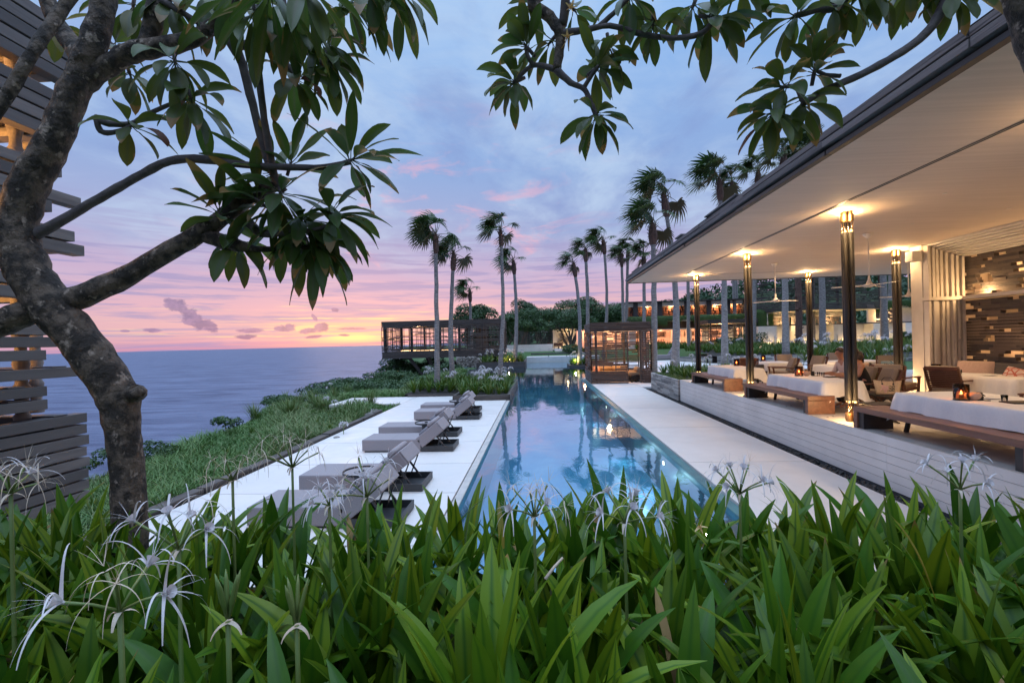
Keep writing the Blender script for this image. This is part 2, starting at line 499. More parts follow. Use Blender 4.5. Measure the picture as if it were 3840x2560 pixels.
def build_world():
    w = bpy.data.worlds.new('World')
    SC.world = w
    w.use_nodes = True
    t = w.node_tree
    t.nodes.clear()
    out = N(t, 'ShaderNodeOutputWorld')
    bg = N(t, 'ShaderNodeBackground', i={'Strength': 1.0})
    L(t, bg.outputs[0], out.inputs[0])
    tc = N(t, 'ShaderNodeTexCoord')
    sep = N(t, 'ShaderNodeSeparateXYZ')
    L(t, tc.outputs['Generated'], sep.inputs[0])

    def mt(op, a, b=None, c=None, clamp=False):
        n = N(t, 'ShaderNodeMath', operation=op)
        n.use_clamp = clamp
        for k, v in enumerate((a, b, c)):
            if v is None:
                continue
            if isinstance(v, (int, float)):
                n.inputs[k].default_value = v
            else:
                L(t, v, n.inputs[k])
        return n.outputs[0]

    def mr(v, a, b, c=0.0, d=1.0, smooth=True):
        n = N(t, 'ShaderNodeMapRange', i={'From Min': a, 'From Max': b, 'To Min': c, 'To Max': d})
        if smooth:
            n.interpolation_type = 'SMOOTHSTEP'
        L(t, v, n.inputs['Value'])
        return n.outputs['Result']

    def mix(f, a, b):
        n = N(t, 'ShaderNodeMix', data_type='RGBA')
        n.clamp_factor = True
        for k, v in (('Factor', f), ('A', a), ('B', b)):
            if isinstance(v, tuple):
                n.inputs[k].default_value = c4(v)
            elif isinstance(v, (int, float)):
                n.inputs[k].default_value = v
            else:
                L(t, v, n.inputs[k])
        return n.outputs['Result']

    def noise(x, y, z, sc, det, rough=0.55, dist=0.0):
        cb = N(t, 'ShaderNodeCombineXYZ')
        for k, v in enumerate((x, y, z)):
            if isinstance(v, (int, float)):
                cb.inputs[k].default_value = v
            else:
                L(t, v, cb.inputs[k])
        n = N(t, 'ShaderNodeTexNoise', i={'Scale': sc, 'Detail': det, 'Roughness': rough, 'Distortion': dist})
        L(t, cb.outputs[0], n.inputs['Vector'])
        return n.outputs['Fac']

    X, Y, Z = sep.outputs
    el = mt('MULTIPLY', mt('ARCSINE', Z), 57.2958)
    az = mt('MULTIPLY', mt('ARCTAN2', X, Y), 57.2958)
    # base colour of the dusk by elevation
    rp = N(t, 'ShaderNodeValToRGB')
    e = rp.color_ramp.elements
    stops = [(0, (.80, .60, .73)), (1.6, (.90, .72, .76)), (4.5, (.89, .71, .79)), (8, (.79, .69, .83)), (13, (.65, .69, .86)), (20, (.57, .69, .89)),
             (36, (.57, .75, .97)), (60, (.72, .83, .97)), (90, (.86, .91, .97))]
    e[0].position, e[0].color = 0, c4(lin(stops[0][1]))
    e[1].position, e[1].color = 1, c4(lin(stops[-1][1]))
    for d, c in stops[1:-1]:
        q = e.new(d / 90)
        q.color = c4(lin(c))
    L(t, mt('DIVIDE', el, 90.0, clamp=True), rp.inputs[0])
    col = rp.outputs[0]
    # the pink fades to pale lavender away from the sunset
    daz = mt('ABSOLUTE', mt('ADD', az, 16.0))
    away = mt('MULTIPLY', mr(daz, 22, 60), mr(el, 16, 4))
    col = mix(mt('MULTIPLY', away, 0.75), col, lin((.76, .70, .82)))
    # soft high cloud sheet, seen in perspective
    iz = mt('DIVIDE', 1.0, mt('ADD', mt('MAXIMUM', Z, 0.0), 0.16))
    px, py = mt('MULTIPLY', X, iz), mt('MULTIPLY', Y, iz)
    wob = noise(px, py, 3.1, 1.1, 3)
    n1 = noise(mt('ADD', px, mt('MULTIPLY', wob, 0.9)), mt('MULTIPLY', py, 0.8), 0.4, 1.7, 8, 0.6)
    m1 = mt('MULTIPLY', mr(n1, 0.40, 0.66), mr(el, 5, 16))
    col = mix(mt('MULTIPLY', m1, 0.70), col, lin((.77, .86, .97)))
    n2 = noise(px, mt('MULTIPLY', py, 0.65), 7.7, 2.3, 7, 0.6, 0.4)
    m2 = mt('MULTIPLY', mr(n2, 0.47, 0.68), mr(el, 7, 15))
    col = mix(mt('MULTIPLY', m2, 0.55), col, lin((.52, .61, .83)))
    # pink wisps half way up over the sunset
    n3 = noise(mt('MULTIPLY', az, 0.075), mt('MULTIPLY', el, 0.22), 1.9, 1.6, 8, 0.62, 0.6)
    m3 = mt('MULTIPLY', mt('MULTIPLY', mr(n3, 0.52, 0.70), mr(el, 31, 12)), mt('MULTIPLY', mr(el, 6, 11), mr(daz, 30, 8)))
    col = mix(mt('MULTIPLY', m3, 0.85), col, lin((.96, .72, .80)))
    # long flat streaks above the sea
    n4 = noise(mt('MULTIPLY', az, 0.034), mt('MULTIPLY', el, 0.60), 5.0, 2.2, 9, 0.62, 0.35)
    low = mr(el, 17, 8)
    m4 = mt('MULTIPLY', mr(n4, 0.46, 0.60), low)
    col = mix(mt('MULTIPLY', m4, 0.78), col, lin((.62, .60, .80)))
    n5 = noise(mt('MULTIPLY', az, 0.05), mt('MULTIPLY', el, 0.9), 9.0, 2.0, 8, 0.6, 0.25)
    m5 = mt('MULTIPLY', mt('MULTIPLY', mr(n5, 0.53, 0.68), mr(el, 10, 5)), mr(daz, 45, 12))
    col = mix(mt('MULTIPLY', m5, 0.5), col, lin((.98, .76, .79)))
    # the glow where the sun went down, broken by bands
    dx = mt('DIVIDE', mt('ADD', az, 21.0), 9.5)
    dy = mt('DIVIDE', mt('SUBTRACT', el, 1.5), 1.8)
    gl = mt('POWER', 2.718, mt('MULTIPLY', mt('ADD', mt('MULTIPLY', dx, dx), mt('MULTIPLY', dy, dy)), -1.0))
    n6 = noise(mt('MULTIPLY', az, 0.045), mt('MULTIPLY', el, 1.3), 2.0, 2.1, 8, 0.6, 0.2)
    g2 = mt('MULTIPLY', gl, mr(n6, 0.40, 0.56))
    col = mix(mt('MULTIPLY', g2, 1.0), col, lin((1.0, .82, .68)))
    dx3 = mt('DIVIDE', mt('ADD', az, 22.5), 3.6)
    dy3 = mt('DIVIDE', mt('SUBTRACT', el, 0.95), 0.42)
    g3 = mt('POWER', 2.718, mt('MULTIPLY', mt('ADD', mt('MULTIPLY', dx3, dx3), mt('MULTIPLY', dy3, dy3)), -1.0))
    col = mix(mt('MULTIPLY', g3, mr(n6, 0.36, 0.5)), col, (1.25, 0.98, 0.42))
    m7 = mt('MULTIPLY', mt('MULTIPLY', mr(n6, 0.56, 0.64), mr(el, 5.5, 3.5)), mt('MULTIPLY', mr(daz, 34, 18), mr(el, 0.5, 1.2)))
    col = mix(mt('MULTIPLY', m7, 0.85), col, lin((1.0, .90, .70)))
    # small violet clouds standing over the sea (azimuth, elevation, half sizes, tilt)
    nn = noise(mt('MULTIPLY', az, 0.62), mt('MULTIPLY', el, 0.9), 4.0, 1.3, 7, 0.65)
    wx = mt('MULTIPLY', mt('SUBTRACT', nn, 0.5), 3.4)
    nn2 = noise(mt('MULTIPLY', az, 0.7), mt('MULTIPLY', el, 1.1), 8.0, 1.3, 7, 0.65)
    wy = mt('MULTIPLY', mt('SUBTRACT', nn2, 0.5), 2.3)
    total = None
    for (cpx, cpy, hx, hy, tilt) in CLOUDS:
        d = ray(cpx, cpy).normalized()
        a0, e0 = math.degrees(math.atan2(d.x, d.y)), math.degrees(math.asin(d.z))
        hx, hy = hx / 29.8 * math.cos(R(a0 + 3)) ** 2, hy / 29.8 * math.cos(R(a0 + 3))
        u = mt('ADD', mt('SUBTRACT', az, a0), mt('MULTIPLY', wx, min(1, hy)))
        v = mt('ADD', mt('SUBTRACT', el, e0), mt('MULTIPLY', wy, min(1, hy)))
        ca, sa = math.cos(R(tilt)), math.sin(R(tilt))
        p = mt('DIVIDE', mt('ADD', mt('MULTIPLY', u, ca), mt('MULTIPLY', v, sa)), hx)
        q = mt('DIVIDE', mt('SUBTRACT', mt('MULTIPLY', v, ca), mt('MULTIPLY', u, sa)), hy)
        rr = mt('ADD', mt('MULTIPLY', p, p), mt('MULTIPLY', q, q))
        s = mr(rr, 1.25, 0.45)
        total = s if total is None else mt('MAXIMUM', total, s)
    cc = mix(mr(nn, 0.38, 0.62), lin((.47, .44, .64)), lin((.62, .53, .72)))
    col = mix(mt('MULTIPLY', total, 0.86), col, cc)
    # overhead, out of view, sky raised to brighten the deck; slightly dimmed behind the viewer
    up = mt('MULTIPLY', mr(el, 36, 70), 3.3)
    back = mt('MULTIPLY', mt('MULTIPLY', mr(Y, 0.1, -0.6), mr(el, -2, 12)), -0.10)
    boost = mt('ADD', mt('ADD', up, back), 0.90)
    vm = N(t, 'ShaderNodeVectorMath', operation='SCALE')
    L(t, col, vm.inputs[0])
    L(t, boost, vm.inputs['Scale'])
    # below the horizon: dark sea colour
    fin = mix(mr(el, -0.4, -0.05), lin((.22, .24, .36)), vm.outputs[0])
    # a thin share of clear twilight air
    sk = N(t, 'ShaderNodeTexSky', sky_type='NISHITA')
    sk.sun_disc = False
    sk.sun_elevation = R(1.0)
    sk.sun_rotation = R(-21.0)
    ad = N(t, 'ShaderNodeVectorMath', operation='SCALE')
    L(t, sk.outputs[0], ad.inputs[0])
    ad.inputs['Scale'].default_value = 0.02
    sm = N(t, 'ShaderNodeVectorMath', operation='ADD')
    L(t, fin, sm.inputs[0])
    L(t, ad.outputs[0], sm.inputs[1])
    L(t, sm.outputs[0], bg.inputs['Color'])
    bg.inputs['Strength'].default_value = 1.0


CLOUDS = [(668, 1150, 52, 24, -22), (722, 1195, 70, 30, -48), (785, 1222, 44, 20, -55), (640, 1130, 30, 12, -10),
          (940, 1238, 55, 9, 3), (1055, 1233, 26, 13, 0), (1088, 1230, 24, 15, 0), (1160, 1240, 40, 10, 6), (1205, 1230, 27, 17, 10),
          (575, 1239, 40, 8, 0), (920, 1262, 44, 9, 5), (1175, 1262, 34, 7, 4), (1255, 1162, 14, 8, 0), (1180, 1190, 18, 7, -50), (1320, 1232, 60, 4, 0), (470, 1240, 18, 6, 0), (1290, 1256, 22, 5, 0)]
build_world()
sd = bpy.data.lights.new('sun', 'SUN')
sd.energy = 0.16
sd.angle = R(14)
sd.color = (1.0, 0.66, 0.48)
so = bpy.data.objects.new('sun', sd)
COL.objects.link(so)
_sv = Vector((math.sin(R(-21)), math.cos(R(-21)), 0.09)).normalized()
so.rotation_euler = (-_sv).to_track_quat('-Z', 'Y').to_euler()


# ------------------------------------------------------------------ water
def water_mat(name, tint, scale, bump, stretch, rough=0.02, ior=1.33, bdist=0.05, extra=0.0):
    m = bpy.data.materials.new(name)
    t = nt(m)
    out = N(t, 'ShaderNodeOutputMaterial')
    tr = N(t, 'ShaderNodeBsdfTransparent', i={'Color': c4(tint)})
    gl = N(t, 'ShaderNodeBsdfGlossy', i={'Roughness': rough, 'Color': (0.80, 0.92, 1.0, 1)})
    ge = N(t, 'ShaderNodeNewGeometry')
    mp = N(t, 'ShaderNodeMapping')
    mp.inputs['Scale'].default_value = stretch
    L(t, ge.outputs['Position'], mp.inputs['Vector'])
    nz = N(t, 'ShaderNodeTexNoise', i={'Scale': scale, 'Detail': 3, 'Roughness': 0.5, 'Distortion': 0.6})
    L(t, mp.outputs[0], nz.inputs['Vector'])
    bp = N(t, 'ShaderNodeBump', i={'Strength': bump, 'Distance': bdist})
    L(t, nz.outputs['Fac'], bp.inputs['Height'])
    fr = N(t, 'ShaderNodeFresnel', i={'IOR': ior})
    L(t, bp.outputs[0], fr.inputs['Normal'])
    L(t, bp.outputs[0], gl.inputs['Normal'])
    ms = N(t, 'ShaderNodeMixShader')
    ad = N(t, 'ShaderNodeMath', operation='MULTIPLY_ADD')
    ad.use_clamp = True
    ad.inputs[1].default_value = 1.0
    ad.inputs[2].default_value = extra
    L(t, fr.outputs[0], ad.inputs[0])
    L(t, ad.outputs[0], ms.inputs[0])
    L(t, tr.outputs[0], ms.inputs[1])
    L(t, gl.outputs[0], ms.inputs[2])
    L(t, ms.outputs[0], out.inputs['Surface'])
    return m


M['pool_water'] = water_mat('pool_water', (0.74, 0.95, 0.99), 1.6, 0.16, (1.0, 0.55, 1), 0.03, 1.40, bdist=0.04, extra=0.33)


def sea_mat():
    m = bpy.data.materials.new('sea_water')
    t = nt(m)
    out = N(t, 'ShaderNodeOutputMaterial')
    b = N(t, 'ShaderNodeBsdfPrincipled', i={'Roughness': 0.5, 'Specular IOR Level': 0.22})
    ge = N(t, 'ShaderNodeNewGeometry')

    def nz(sx, sy, sc, d):
        mp = N(t, 'ShaderNodeMapping')
        mp.inputs['Scale'].default_value = (sx, sy, 1)
        mp.inputs['Rotation'].default_value = (0, 0, R(16))
        L(t, ge.outputs['Position'], mp.inputs['Vector'])
        n = N(t, 'ShaderNodeTexNoise', i={'Scale': sc, 'Detail': d, 'Roughness': 0.62, 'Distortion': 0.4})
        L(t, mp.outputs[0], n.inputs['Vector'])
        return n.outputs['Fac']
    a, c = nz(0.22, 1, 0.045, 9), nz(0.3, 1, 0.35, 6)
    # streaks of wind: deeper and paler blue water
    mr = N(t, 'ShaderNodeMapRange', i={'From Min': 0.36, 'From Max': 0.64})
    L(t, a, mr.inputs['Value'])
    mx = N(t, 'ShaderNodeMix', data_type='RGBA')
    L(t, mr.outputs[0], mx.inputs['Factor'])
    mx.inputs['A'].default_value = (0.046, 0.064, 0.125, 1)
    mx.inputs['B'].default_value = (0.125, 0.155, 0.245, 1)
    L(t, mx.outputs['Result'], b.inputs['Base Color'])
    ad = N(t, 'ShaderNodeMath', operation='ADD')
    L(t, a, ad.inputs[0])
    L(t, c, ad.inputs[1])
    bp = N(t, 'ShaderNodeBump', i={'Strength': 0.9, 'Distance': 2.2})
    L(t, ad.outputs[0], bp.inputs['Height'])
    L(t, bp.outputs[0], b.inputs['Normal'])
    L(t, b.outputs[0], out.inputs['Surface'])
    return m


M['sea'] = sea_mat()
SEA_Z = -75.0
mb = MB()
mb.add([(-60000, -3000, SEA_Z), (60000, -3000, SEA_Z), (60000, 60000, SEA_Z), (-60000, 60000, SEA_Z)], [(0, 1, 2, 3)])
mb.build('sea', M['sea'], kind='structure')

# ------------------------------------------------------------------ terrain: one sheet of land from the cliff edge to the hills
EDGE = [(-30, -9.0), (0, -9.2), (5, -9.6), (9, -10.1), (12, -10.6), (15, -11.1), (18, -12.0), (22, -13.4), (26, -14.4), (30, -15.0), (34, -15.0), (40, -13.4), (48, -11.6), (60, -13), (90, -24), (160, -45), (500, -150)]


def edge_x(y):
    for (a, xa), (b, xb) in zip(EDGE, EDGE[1:]):
        if y <= b:
            return xa + (xb - xa) * (y - a) / (b - a)
    return EDGE[-1][1]


def smooth(a, b, x):
    t = max(0, min(1, (x - a) / (b - a)))
    return t * t * (3 - 2 * t)


def land(x, y):
    """height of the land"""
    z = -1.75
    # bank left of the deck
    if x < -5.6:
        z = -0.12 + 0.0 * x
        ex = edge_x(y)
        d = x - ex
        z -= 0.35 * smooth(4.5, 0.0, d) + 0.10 * math.sin(x * 1.7 + y * 0.9) * smooth(-6.1, -7.2, x)
        if y > 20:
            z -= 0.5 * smooth(20, 30, y) * smooth(-6.5, -11, x)
        if d < 0:
            z -= 0.55 * (-d) + 0.30 * d * d
        if y > 49 and x > -14:
            z += 1.2 * smooth(49, 56, y)
        z = max(z, SEA_Z - 3)
    # bed in front
    if y < 3.55:
        k = smooth(3.75, 3.25, y)
        if x > -5.6:
            z = 0.93
        elif x > -9:
            z = z + (0.93 - z) * k * smooth(-9.0, -7.2, x)
    # right and far land
    if x > -5.6 and y > 56.5:
        z = 0.35 + 0.75 * smooth(56.5, 62, y)
    if x > 7.0 and y > 19.6:
        z = max(z, 0.40 + 0.85 * smooth(42, 52, y))
    # far hills
    if y > 70:
        h = smooth(70, 190, y) * (4.0 + 15.0 * smooth(10, 90, x) + 2.2 * math.sin(x * 0.045 + 1.2) + 1.6 * math.sin(x * 0.11 + y * 0.03))
        h *= smooth(-26, 12, x)
        k = smooth(-15, -11, x)
        z = z + (max(z, 0.9) + h - z) * k
    return z


def land_sheet():
    xs, ys = [], []
    x = -420.0
    while x < 420:
        xs.append(x)
        s = 0.55 if -19 < x < 12 else (1.2 if -30 < x < 40 else (4 if -60 < x < 120 else 14))
        x += s
    y = -30.0
    while y < 520:
        ys.append(y)
        s = 0.6 if 2 < y < 24 else (1.0 if -6 < y < 62 else (4 if y < 220 else 14))
        y += s
    mb = MB()
    w = len(xs)
    vs = [(a, b, land(a, b)) for b in ys for a in xs]
    fs = []
    for j in range(len(ys) - 1):
        for i in range(w - 1):
            q = (j * w + i, j * w + i + 1, (j + 1) * w + i + 1, (j + 1) * w + i)
            if max(vs[k][2] for k in q) < SEA_Z - 1:
                continue
            fs.append(q)
    mb.add(vs, fs)
    return mb.build('land', M['turf'], smooth=True, kind='structure')


land_sheet()

# ------------------------------------------------------------------ pool and decks
PL, PR, PFAR, WZ = -1.32, 2.80, 55.0, -0.10
mb = MB()
mb.box(-7.9, 9.2, 3.6, 56.2, -1.72, -1.05)                        # floor of the basin
mb.build('pool_floor', M['tile_blue'], kind='structure')
mb = MB()
mb.add([(PL + .02, 3.7, WZ), (PR - .02, 3.7, WZ), (PR - .02, 27.9, WZ), (PL + .02, 27.9, WZ)], [(0, 1, 2, 3)])
mb.add([(-7.75, 27.9, WZ), (PL + .02, 27.9, WZ), (PL + .02, 55.2, WZ), (-7.75, 55.2, WZ)], [(0, 1, 2, 3)])
mb.add([(PL + .02, 27.9, WZ), (PR - .02, 27.9, WZ), (PR - .02, 55.2, WZ), (PL + .02, 55.2, WZ)], [(0, 1, 2, 3)])
mb.add([(PR - .02, 31.0, WZ), (9.0, 31.0, WZ), (9.0, 55.2, WZ), (PR - .02, 55.2, WZ)], [(0, 1, 2, 3)])
mb.build('pool_water', M['pool_water'], kind='structure')
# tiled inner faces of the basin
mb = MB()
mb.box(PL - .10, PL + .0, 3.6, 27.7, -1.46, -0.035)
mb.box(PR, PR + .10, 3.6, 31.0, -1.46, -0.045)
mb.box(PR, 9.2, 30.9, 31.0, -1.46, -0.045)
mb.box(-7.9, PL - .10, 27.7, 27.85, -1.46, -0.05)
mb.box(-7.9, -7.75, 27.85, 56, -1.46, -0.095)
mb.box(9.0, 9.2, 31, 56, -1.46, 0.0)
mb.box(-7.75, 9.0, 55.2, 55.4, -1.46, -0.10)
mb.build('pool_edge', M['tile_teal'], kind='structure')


_sr = random.Random(4)


def slabs(name, x0, x1, ys, z, mat, xs=None, gap=0.016, th=0.10):
    mb = MB()
    xs = xs or [x0, x1]
    for a, b in zip(xs, xs[1:]):
        for c, d in zip(ys, ys[1:]):
            mb.box(a + gap / 2, b - gap / 2, c + gap / 2, d - gap / 2, z - th, z, 0, _sr.random() * .9)
    mb.box(x0 + .012, x1 - .012, ys[0] + .012, ys[-1] - .012, z - 0.5, z - 0.016, 1)
    return mb.build(name, [mat, M['joint']], kind='structure')


slabs('pool_deck', -5.95, -1.47, [3.6, 5.7, 7.72, 9.6, 11.72, 13.9, 16.1, 18.3, 19.9], 0.0, M['white_stone'])
slabs('side_terrace', -9.2, -5.96, [19.35, 21.85], -0.005, M['white_stone'], xs=[-9.2, -7.6, -5.96])
slabs('deck_corner', -5.95, -3.82, [19.91, 21.75], -0.004, M['white_stone'])
slabs('pool_walk', 2.98, 5.36, [3.6, 6.0, 9.5, 13.2, 16.9, 20.6, 24.3, 28.0, 30.9], 0.0, M['white_stone'])
slabs('cabana_walk', 5.37, 7.0, [24.3, 28.0, 30.9], -0.004, M['white_stone'])
mb = MB()
mb.box(-1.46, PL - 0.005, 3.6, 19.9, -0.4, -0.012)
mb.build('pool_coping', M['coping'], kind='structure', bevel=.006)
mb = MB()
mb.box(PR + .005, 2.97, 3.6, 30.9, -0.4, -0.035)
mb.build('pool_gutter', M['tile_teal'], kind='structure')

# dark timber edging and pale rocks along the meadow
rng = random.Random(5)
mb = MB()
y = 3.6
while y < 17.1:
    n = rng.uniform(1.1, 1.9)
    y1 = min(17.15, y + n)
    dx = rng.uniform(-.02, .02)
    mb.obox((-6.12 + dx, (y + y1) / 2, -0.01 + rng.uniform(-.02, .03)), (0.20 + rng.uniform(-.03, .05), y1 - y - .02, 0.16), Matrix.Rotation(rng.uniform(-.012, .012), 3, 'Z'), 0, rng.random())
    y = y1
tag(mb.build('timber_edging', M['dark_wood'], bevel=.012), 'dark timber edging between the white pool deck and the grassy bank', 'edging')


def rock(c, s, seed, name='rock', label='', n=3, mat='rock', group=None):
    r2 = random.Random(seed)
    import bmesh
    bm = bmesh.new()
    bmesh.ops.create_icosphere(bm, subdivisions=n, radius=1)
    off = Vector((r2.random() * 50, r2.random() * 50, r2.random() * 50))
    from mathutils import noise
    for v in bm.verts:
        k = 1 + 0.35 * noise.noise(v.co * 1.2 + off) + 0.15 * noise.noise(v.co * 3 + off)
        v.co = Vector((v.co.x * s[0], v.co.y * s[1], v.co.z * s[2])) * k
    me = bpy.data.meshes.new(name)
    bm.to_mesh(me)
    bm.free()
    me.materials.append(M[mat])
    o = bpy.data.objects.new(name, me)
    o.location = c
    COL.objects.link(o)
    return tag(o, label, 'rock', group)


for i, (px, py, s) in enumerate(((1398, 1545, .22), (1386, 1556, .17), (1375, 1530, .14), (1250, 1622, .10), (1262, 1640, .08))):
    p = P(px, py, z=0.0)
    rock((p.x, p.y, 0.0), (s, s * 1.2, s * .55), i, 'rock', ['pale jagged rock at the inner corner of the deck beside the grass', 'smaller pale rock next to the jagged one at the deck corner',
         'pale rock at the end of the feathery grass tuft by the deck', 'small pale stone lying on the dark timber edging', 'tiny pale stone on the timber edging nearer the loungers'][i])

# black pebble strip at the foot of the terrace wall
rng = random.Random(8)
mb = MB()
mb.box(5.37, 5.648, 3.6, 23.2, -0.3, -0.07, 0, 0.0)
for i in range(2600):
    y = 3.8 + 19.3 * rng.random() ** 1.3
    s = rng.uniform(.018, .04)
    c = Vector((rng.uniform(5.39, 5.63), y, -0.07 + s * .4 + rng.random() * .03))
    q = Matrix.Rotation(rng.random() * 6, 3, 'Z') @ Matrix.Rotation(rng.random(), 3, 'X')
    vs = [c + q @ (Vector(v) * s) for v in ((1.2, 0, 0), (-1.2, 0, 0), (0, 1, 0), (0, -1, 0), (0, 0, .7), (0, 0, -.7))]
    mb.add(vs, [(0, 2, 4), (2, 1, 4), (1, 3, 4), (3, 0, 4), (2, 0, 5), (1, 2, 5), (3, 1, 5), (0, 3, 5)], 0, rng.random())
mb.build('pebble_strip', M['pebble'], smooth=True, kind='stuff')

# underwater lamps in the pool wall
for i, (px, py, lab) in enumerate(((2491, 1722, 'round underwater lamp glowing in the pool wall close to the lily bed'), (2275, 1519, 'smaller-looking underwater lamp further along the pool wall toward the cabana'))):
    p = P(px, py, X=PR)
    t_ = thing('pool_lamp', lab, 'pool lamp', (PR, p.y, p.z))
    m_ = MB()
    m_.lathe([(.055, -.012), (.07, -.006), (.07, .012)], (PR - .006, p.y, -0.30), 16, 0, M=Matrix.Rotation(-PI / 2, 3, 'Y'))
    m_.build('rim', M['iron'], t_)
    m_ = MB()
    m_.lathe([(.05, 0), (.05, .004)], (PR - .02, p.y, -0.30), 16, 0, M=Matrix.Rotation(-PI / 2, 3, 'Y'))
    m_.build('lens', M['water_light'], t_)
for (x, y, pw) in ((2.70, P(2491, 1722, X=PR).y, 16), (2.70, 13.4, 14), (2.70, P(2275, 1519, X=PR).y, 16), (2.70, 25.5, 14)):
    lamp('underwater_lamp', (x - .35, y, -0.62), pw * .8, (0.50, 0.90, 1.0), 0.02)
# ------------------------------------------------------------------ grey board tower at the left
TX = -4.5
tw = thing('board_tower', 'open tower of stacked grey boards with turned posts and amber light, behind the leaning tree', 'tower', (TX, 2.6, 0.9))
rng = random.Random(21)
CHUNK = [  # (z0, z1, y_end, setback) boards seen along the right end, from the photograph
    (1.10, 1.19, 4.29), (1.21, 1.30, 4.29), (1.32, 1.41, 4.28), (1.43, 1.52, 4.30), (1.54, 1.63, 4.27), (1.65, 1.74, 4.30), (1.76, 1.85, 4.28), (1.87, 1.96, 4.28),
    (2.05, 2.14, 3.92), (2.17, 2.26, 3.92), (2.33, 2.42, 4.28), (2.50, 2.59, 3.92), (2.62, 2.71, 4.05), (2.73, 2.82, 4.0)]
z = 3.05
pat = [4.28, 3.99, 0, 3.8, 4.3, 4.2, 0, 4.0, 4.28, 4.0, 4.1, 0, 0, 4.2, 4.25, 4.28, 4.1, 0, 4.25, 4.28, 4.22, 4.26]
for k in range(24):
    ye = pat[k % len(pat)]
    if ye:
        CHUNK.append((z, z + .10, ye))
    z += 0.118
for (z0, z1, ye) in CHUNK:
    if z1 > 5.82:
        continue
    b = MB()
    y0 = 0.6
    cuts = [y0] + sorted(rng.uniform(1.0, 3.4) for _ in range(rng.choice((0, 1, 1)))) + [ye]
    for a, c in zip(cuts, cuts[1:]):
        if c - a < .3:
            continue
        b.box(TX - .13, TX + rng.uniform(-.006, .006), a + .004, c - .004, z0 + rng.uniform(-.004, .004), z1, 0, rng.random())
    b.build('board', M['tower_wood'], tw, bevel=.004)
    if rng.random() < .75:
        b = MB()
        b.box(TX - 1.8, TX - .02, ye - .30, ye - .17, z1 + .003, z1 + .015 + .0, 0, rng.random())
        b.box(TX - 1.9, TX - .135, ye - .24, ye - .11, z0 + .005, z1 - .005, 0, rng.random())
        b.build('cross_board', M['tower_wood'], tw, bevel=.004)
for (px, py, zz) in ((85, 1600, 0), (138, 1560, 0)):
    d = P(px, py, X=TX - (.22 if px < 100 else .62))
    b = MB()
    prof = []
    zz = 1.96
    while zz < 5.75:
        for r_, h_ in ((.058, 0), (.062, .03), (.045, .06), (.040, .12), (.050, .19), (.062, .235), (.058, .26)):
            prof.append((r_, zz + h_))
        zz += .27
    b.lathe(prof, (d.x, d.y, 0), 14)
    b.build('turned_post', M['tower_wood'], tw, smooth=True)
b = MB()
b.box(TX - 2.4, TX - .3, .8, 3.75, 1.86, 1.945)
b.build('floor_board', M['tower_wood'], tw)
for zc in (3.52, 4.55, 5.70):
    b = MB()
    for i in range(10):
        b.box(TX - 2.4, TX - .25, .7 + i * .31, .7 + i * .31 + .29, zc, zc + .05, 0, rng.random())
    b.build('ceiling_board', M['slat_white'], tw)
b = MB()
b.box(TX - 2.5, TX - 2.4, .6, 4.0, 3.0, 5.8)
b.build('back_panel', M['tower_wood'], tw)
b = MB()
b.lathe([(.03, 0), (.06, .03), (.06, .12), (.03, .15)], (TX - 1.0, 2.6, 4.2), 12)
b.build('lamp_bulb', M['glow'], tw, smooth=True)
lamp('tower_lamp', (TX - .9, 2.9, 4.1), 44, (1, .46, .12), .08)
lamp('tower_lamp', (TX - .9, 3.2, 3.2), 20, (1, .46, .12), .06)
lamp('tower_lamp', (TX - .9, 2.6, 5.1), 40, (1, .46, .12), .06)

# ------------------------------------------------------------------ sun loungers


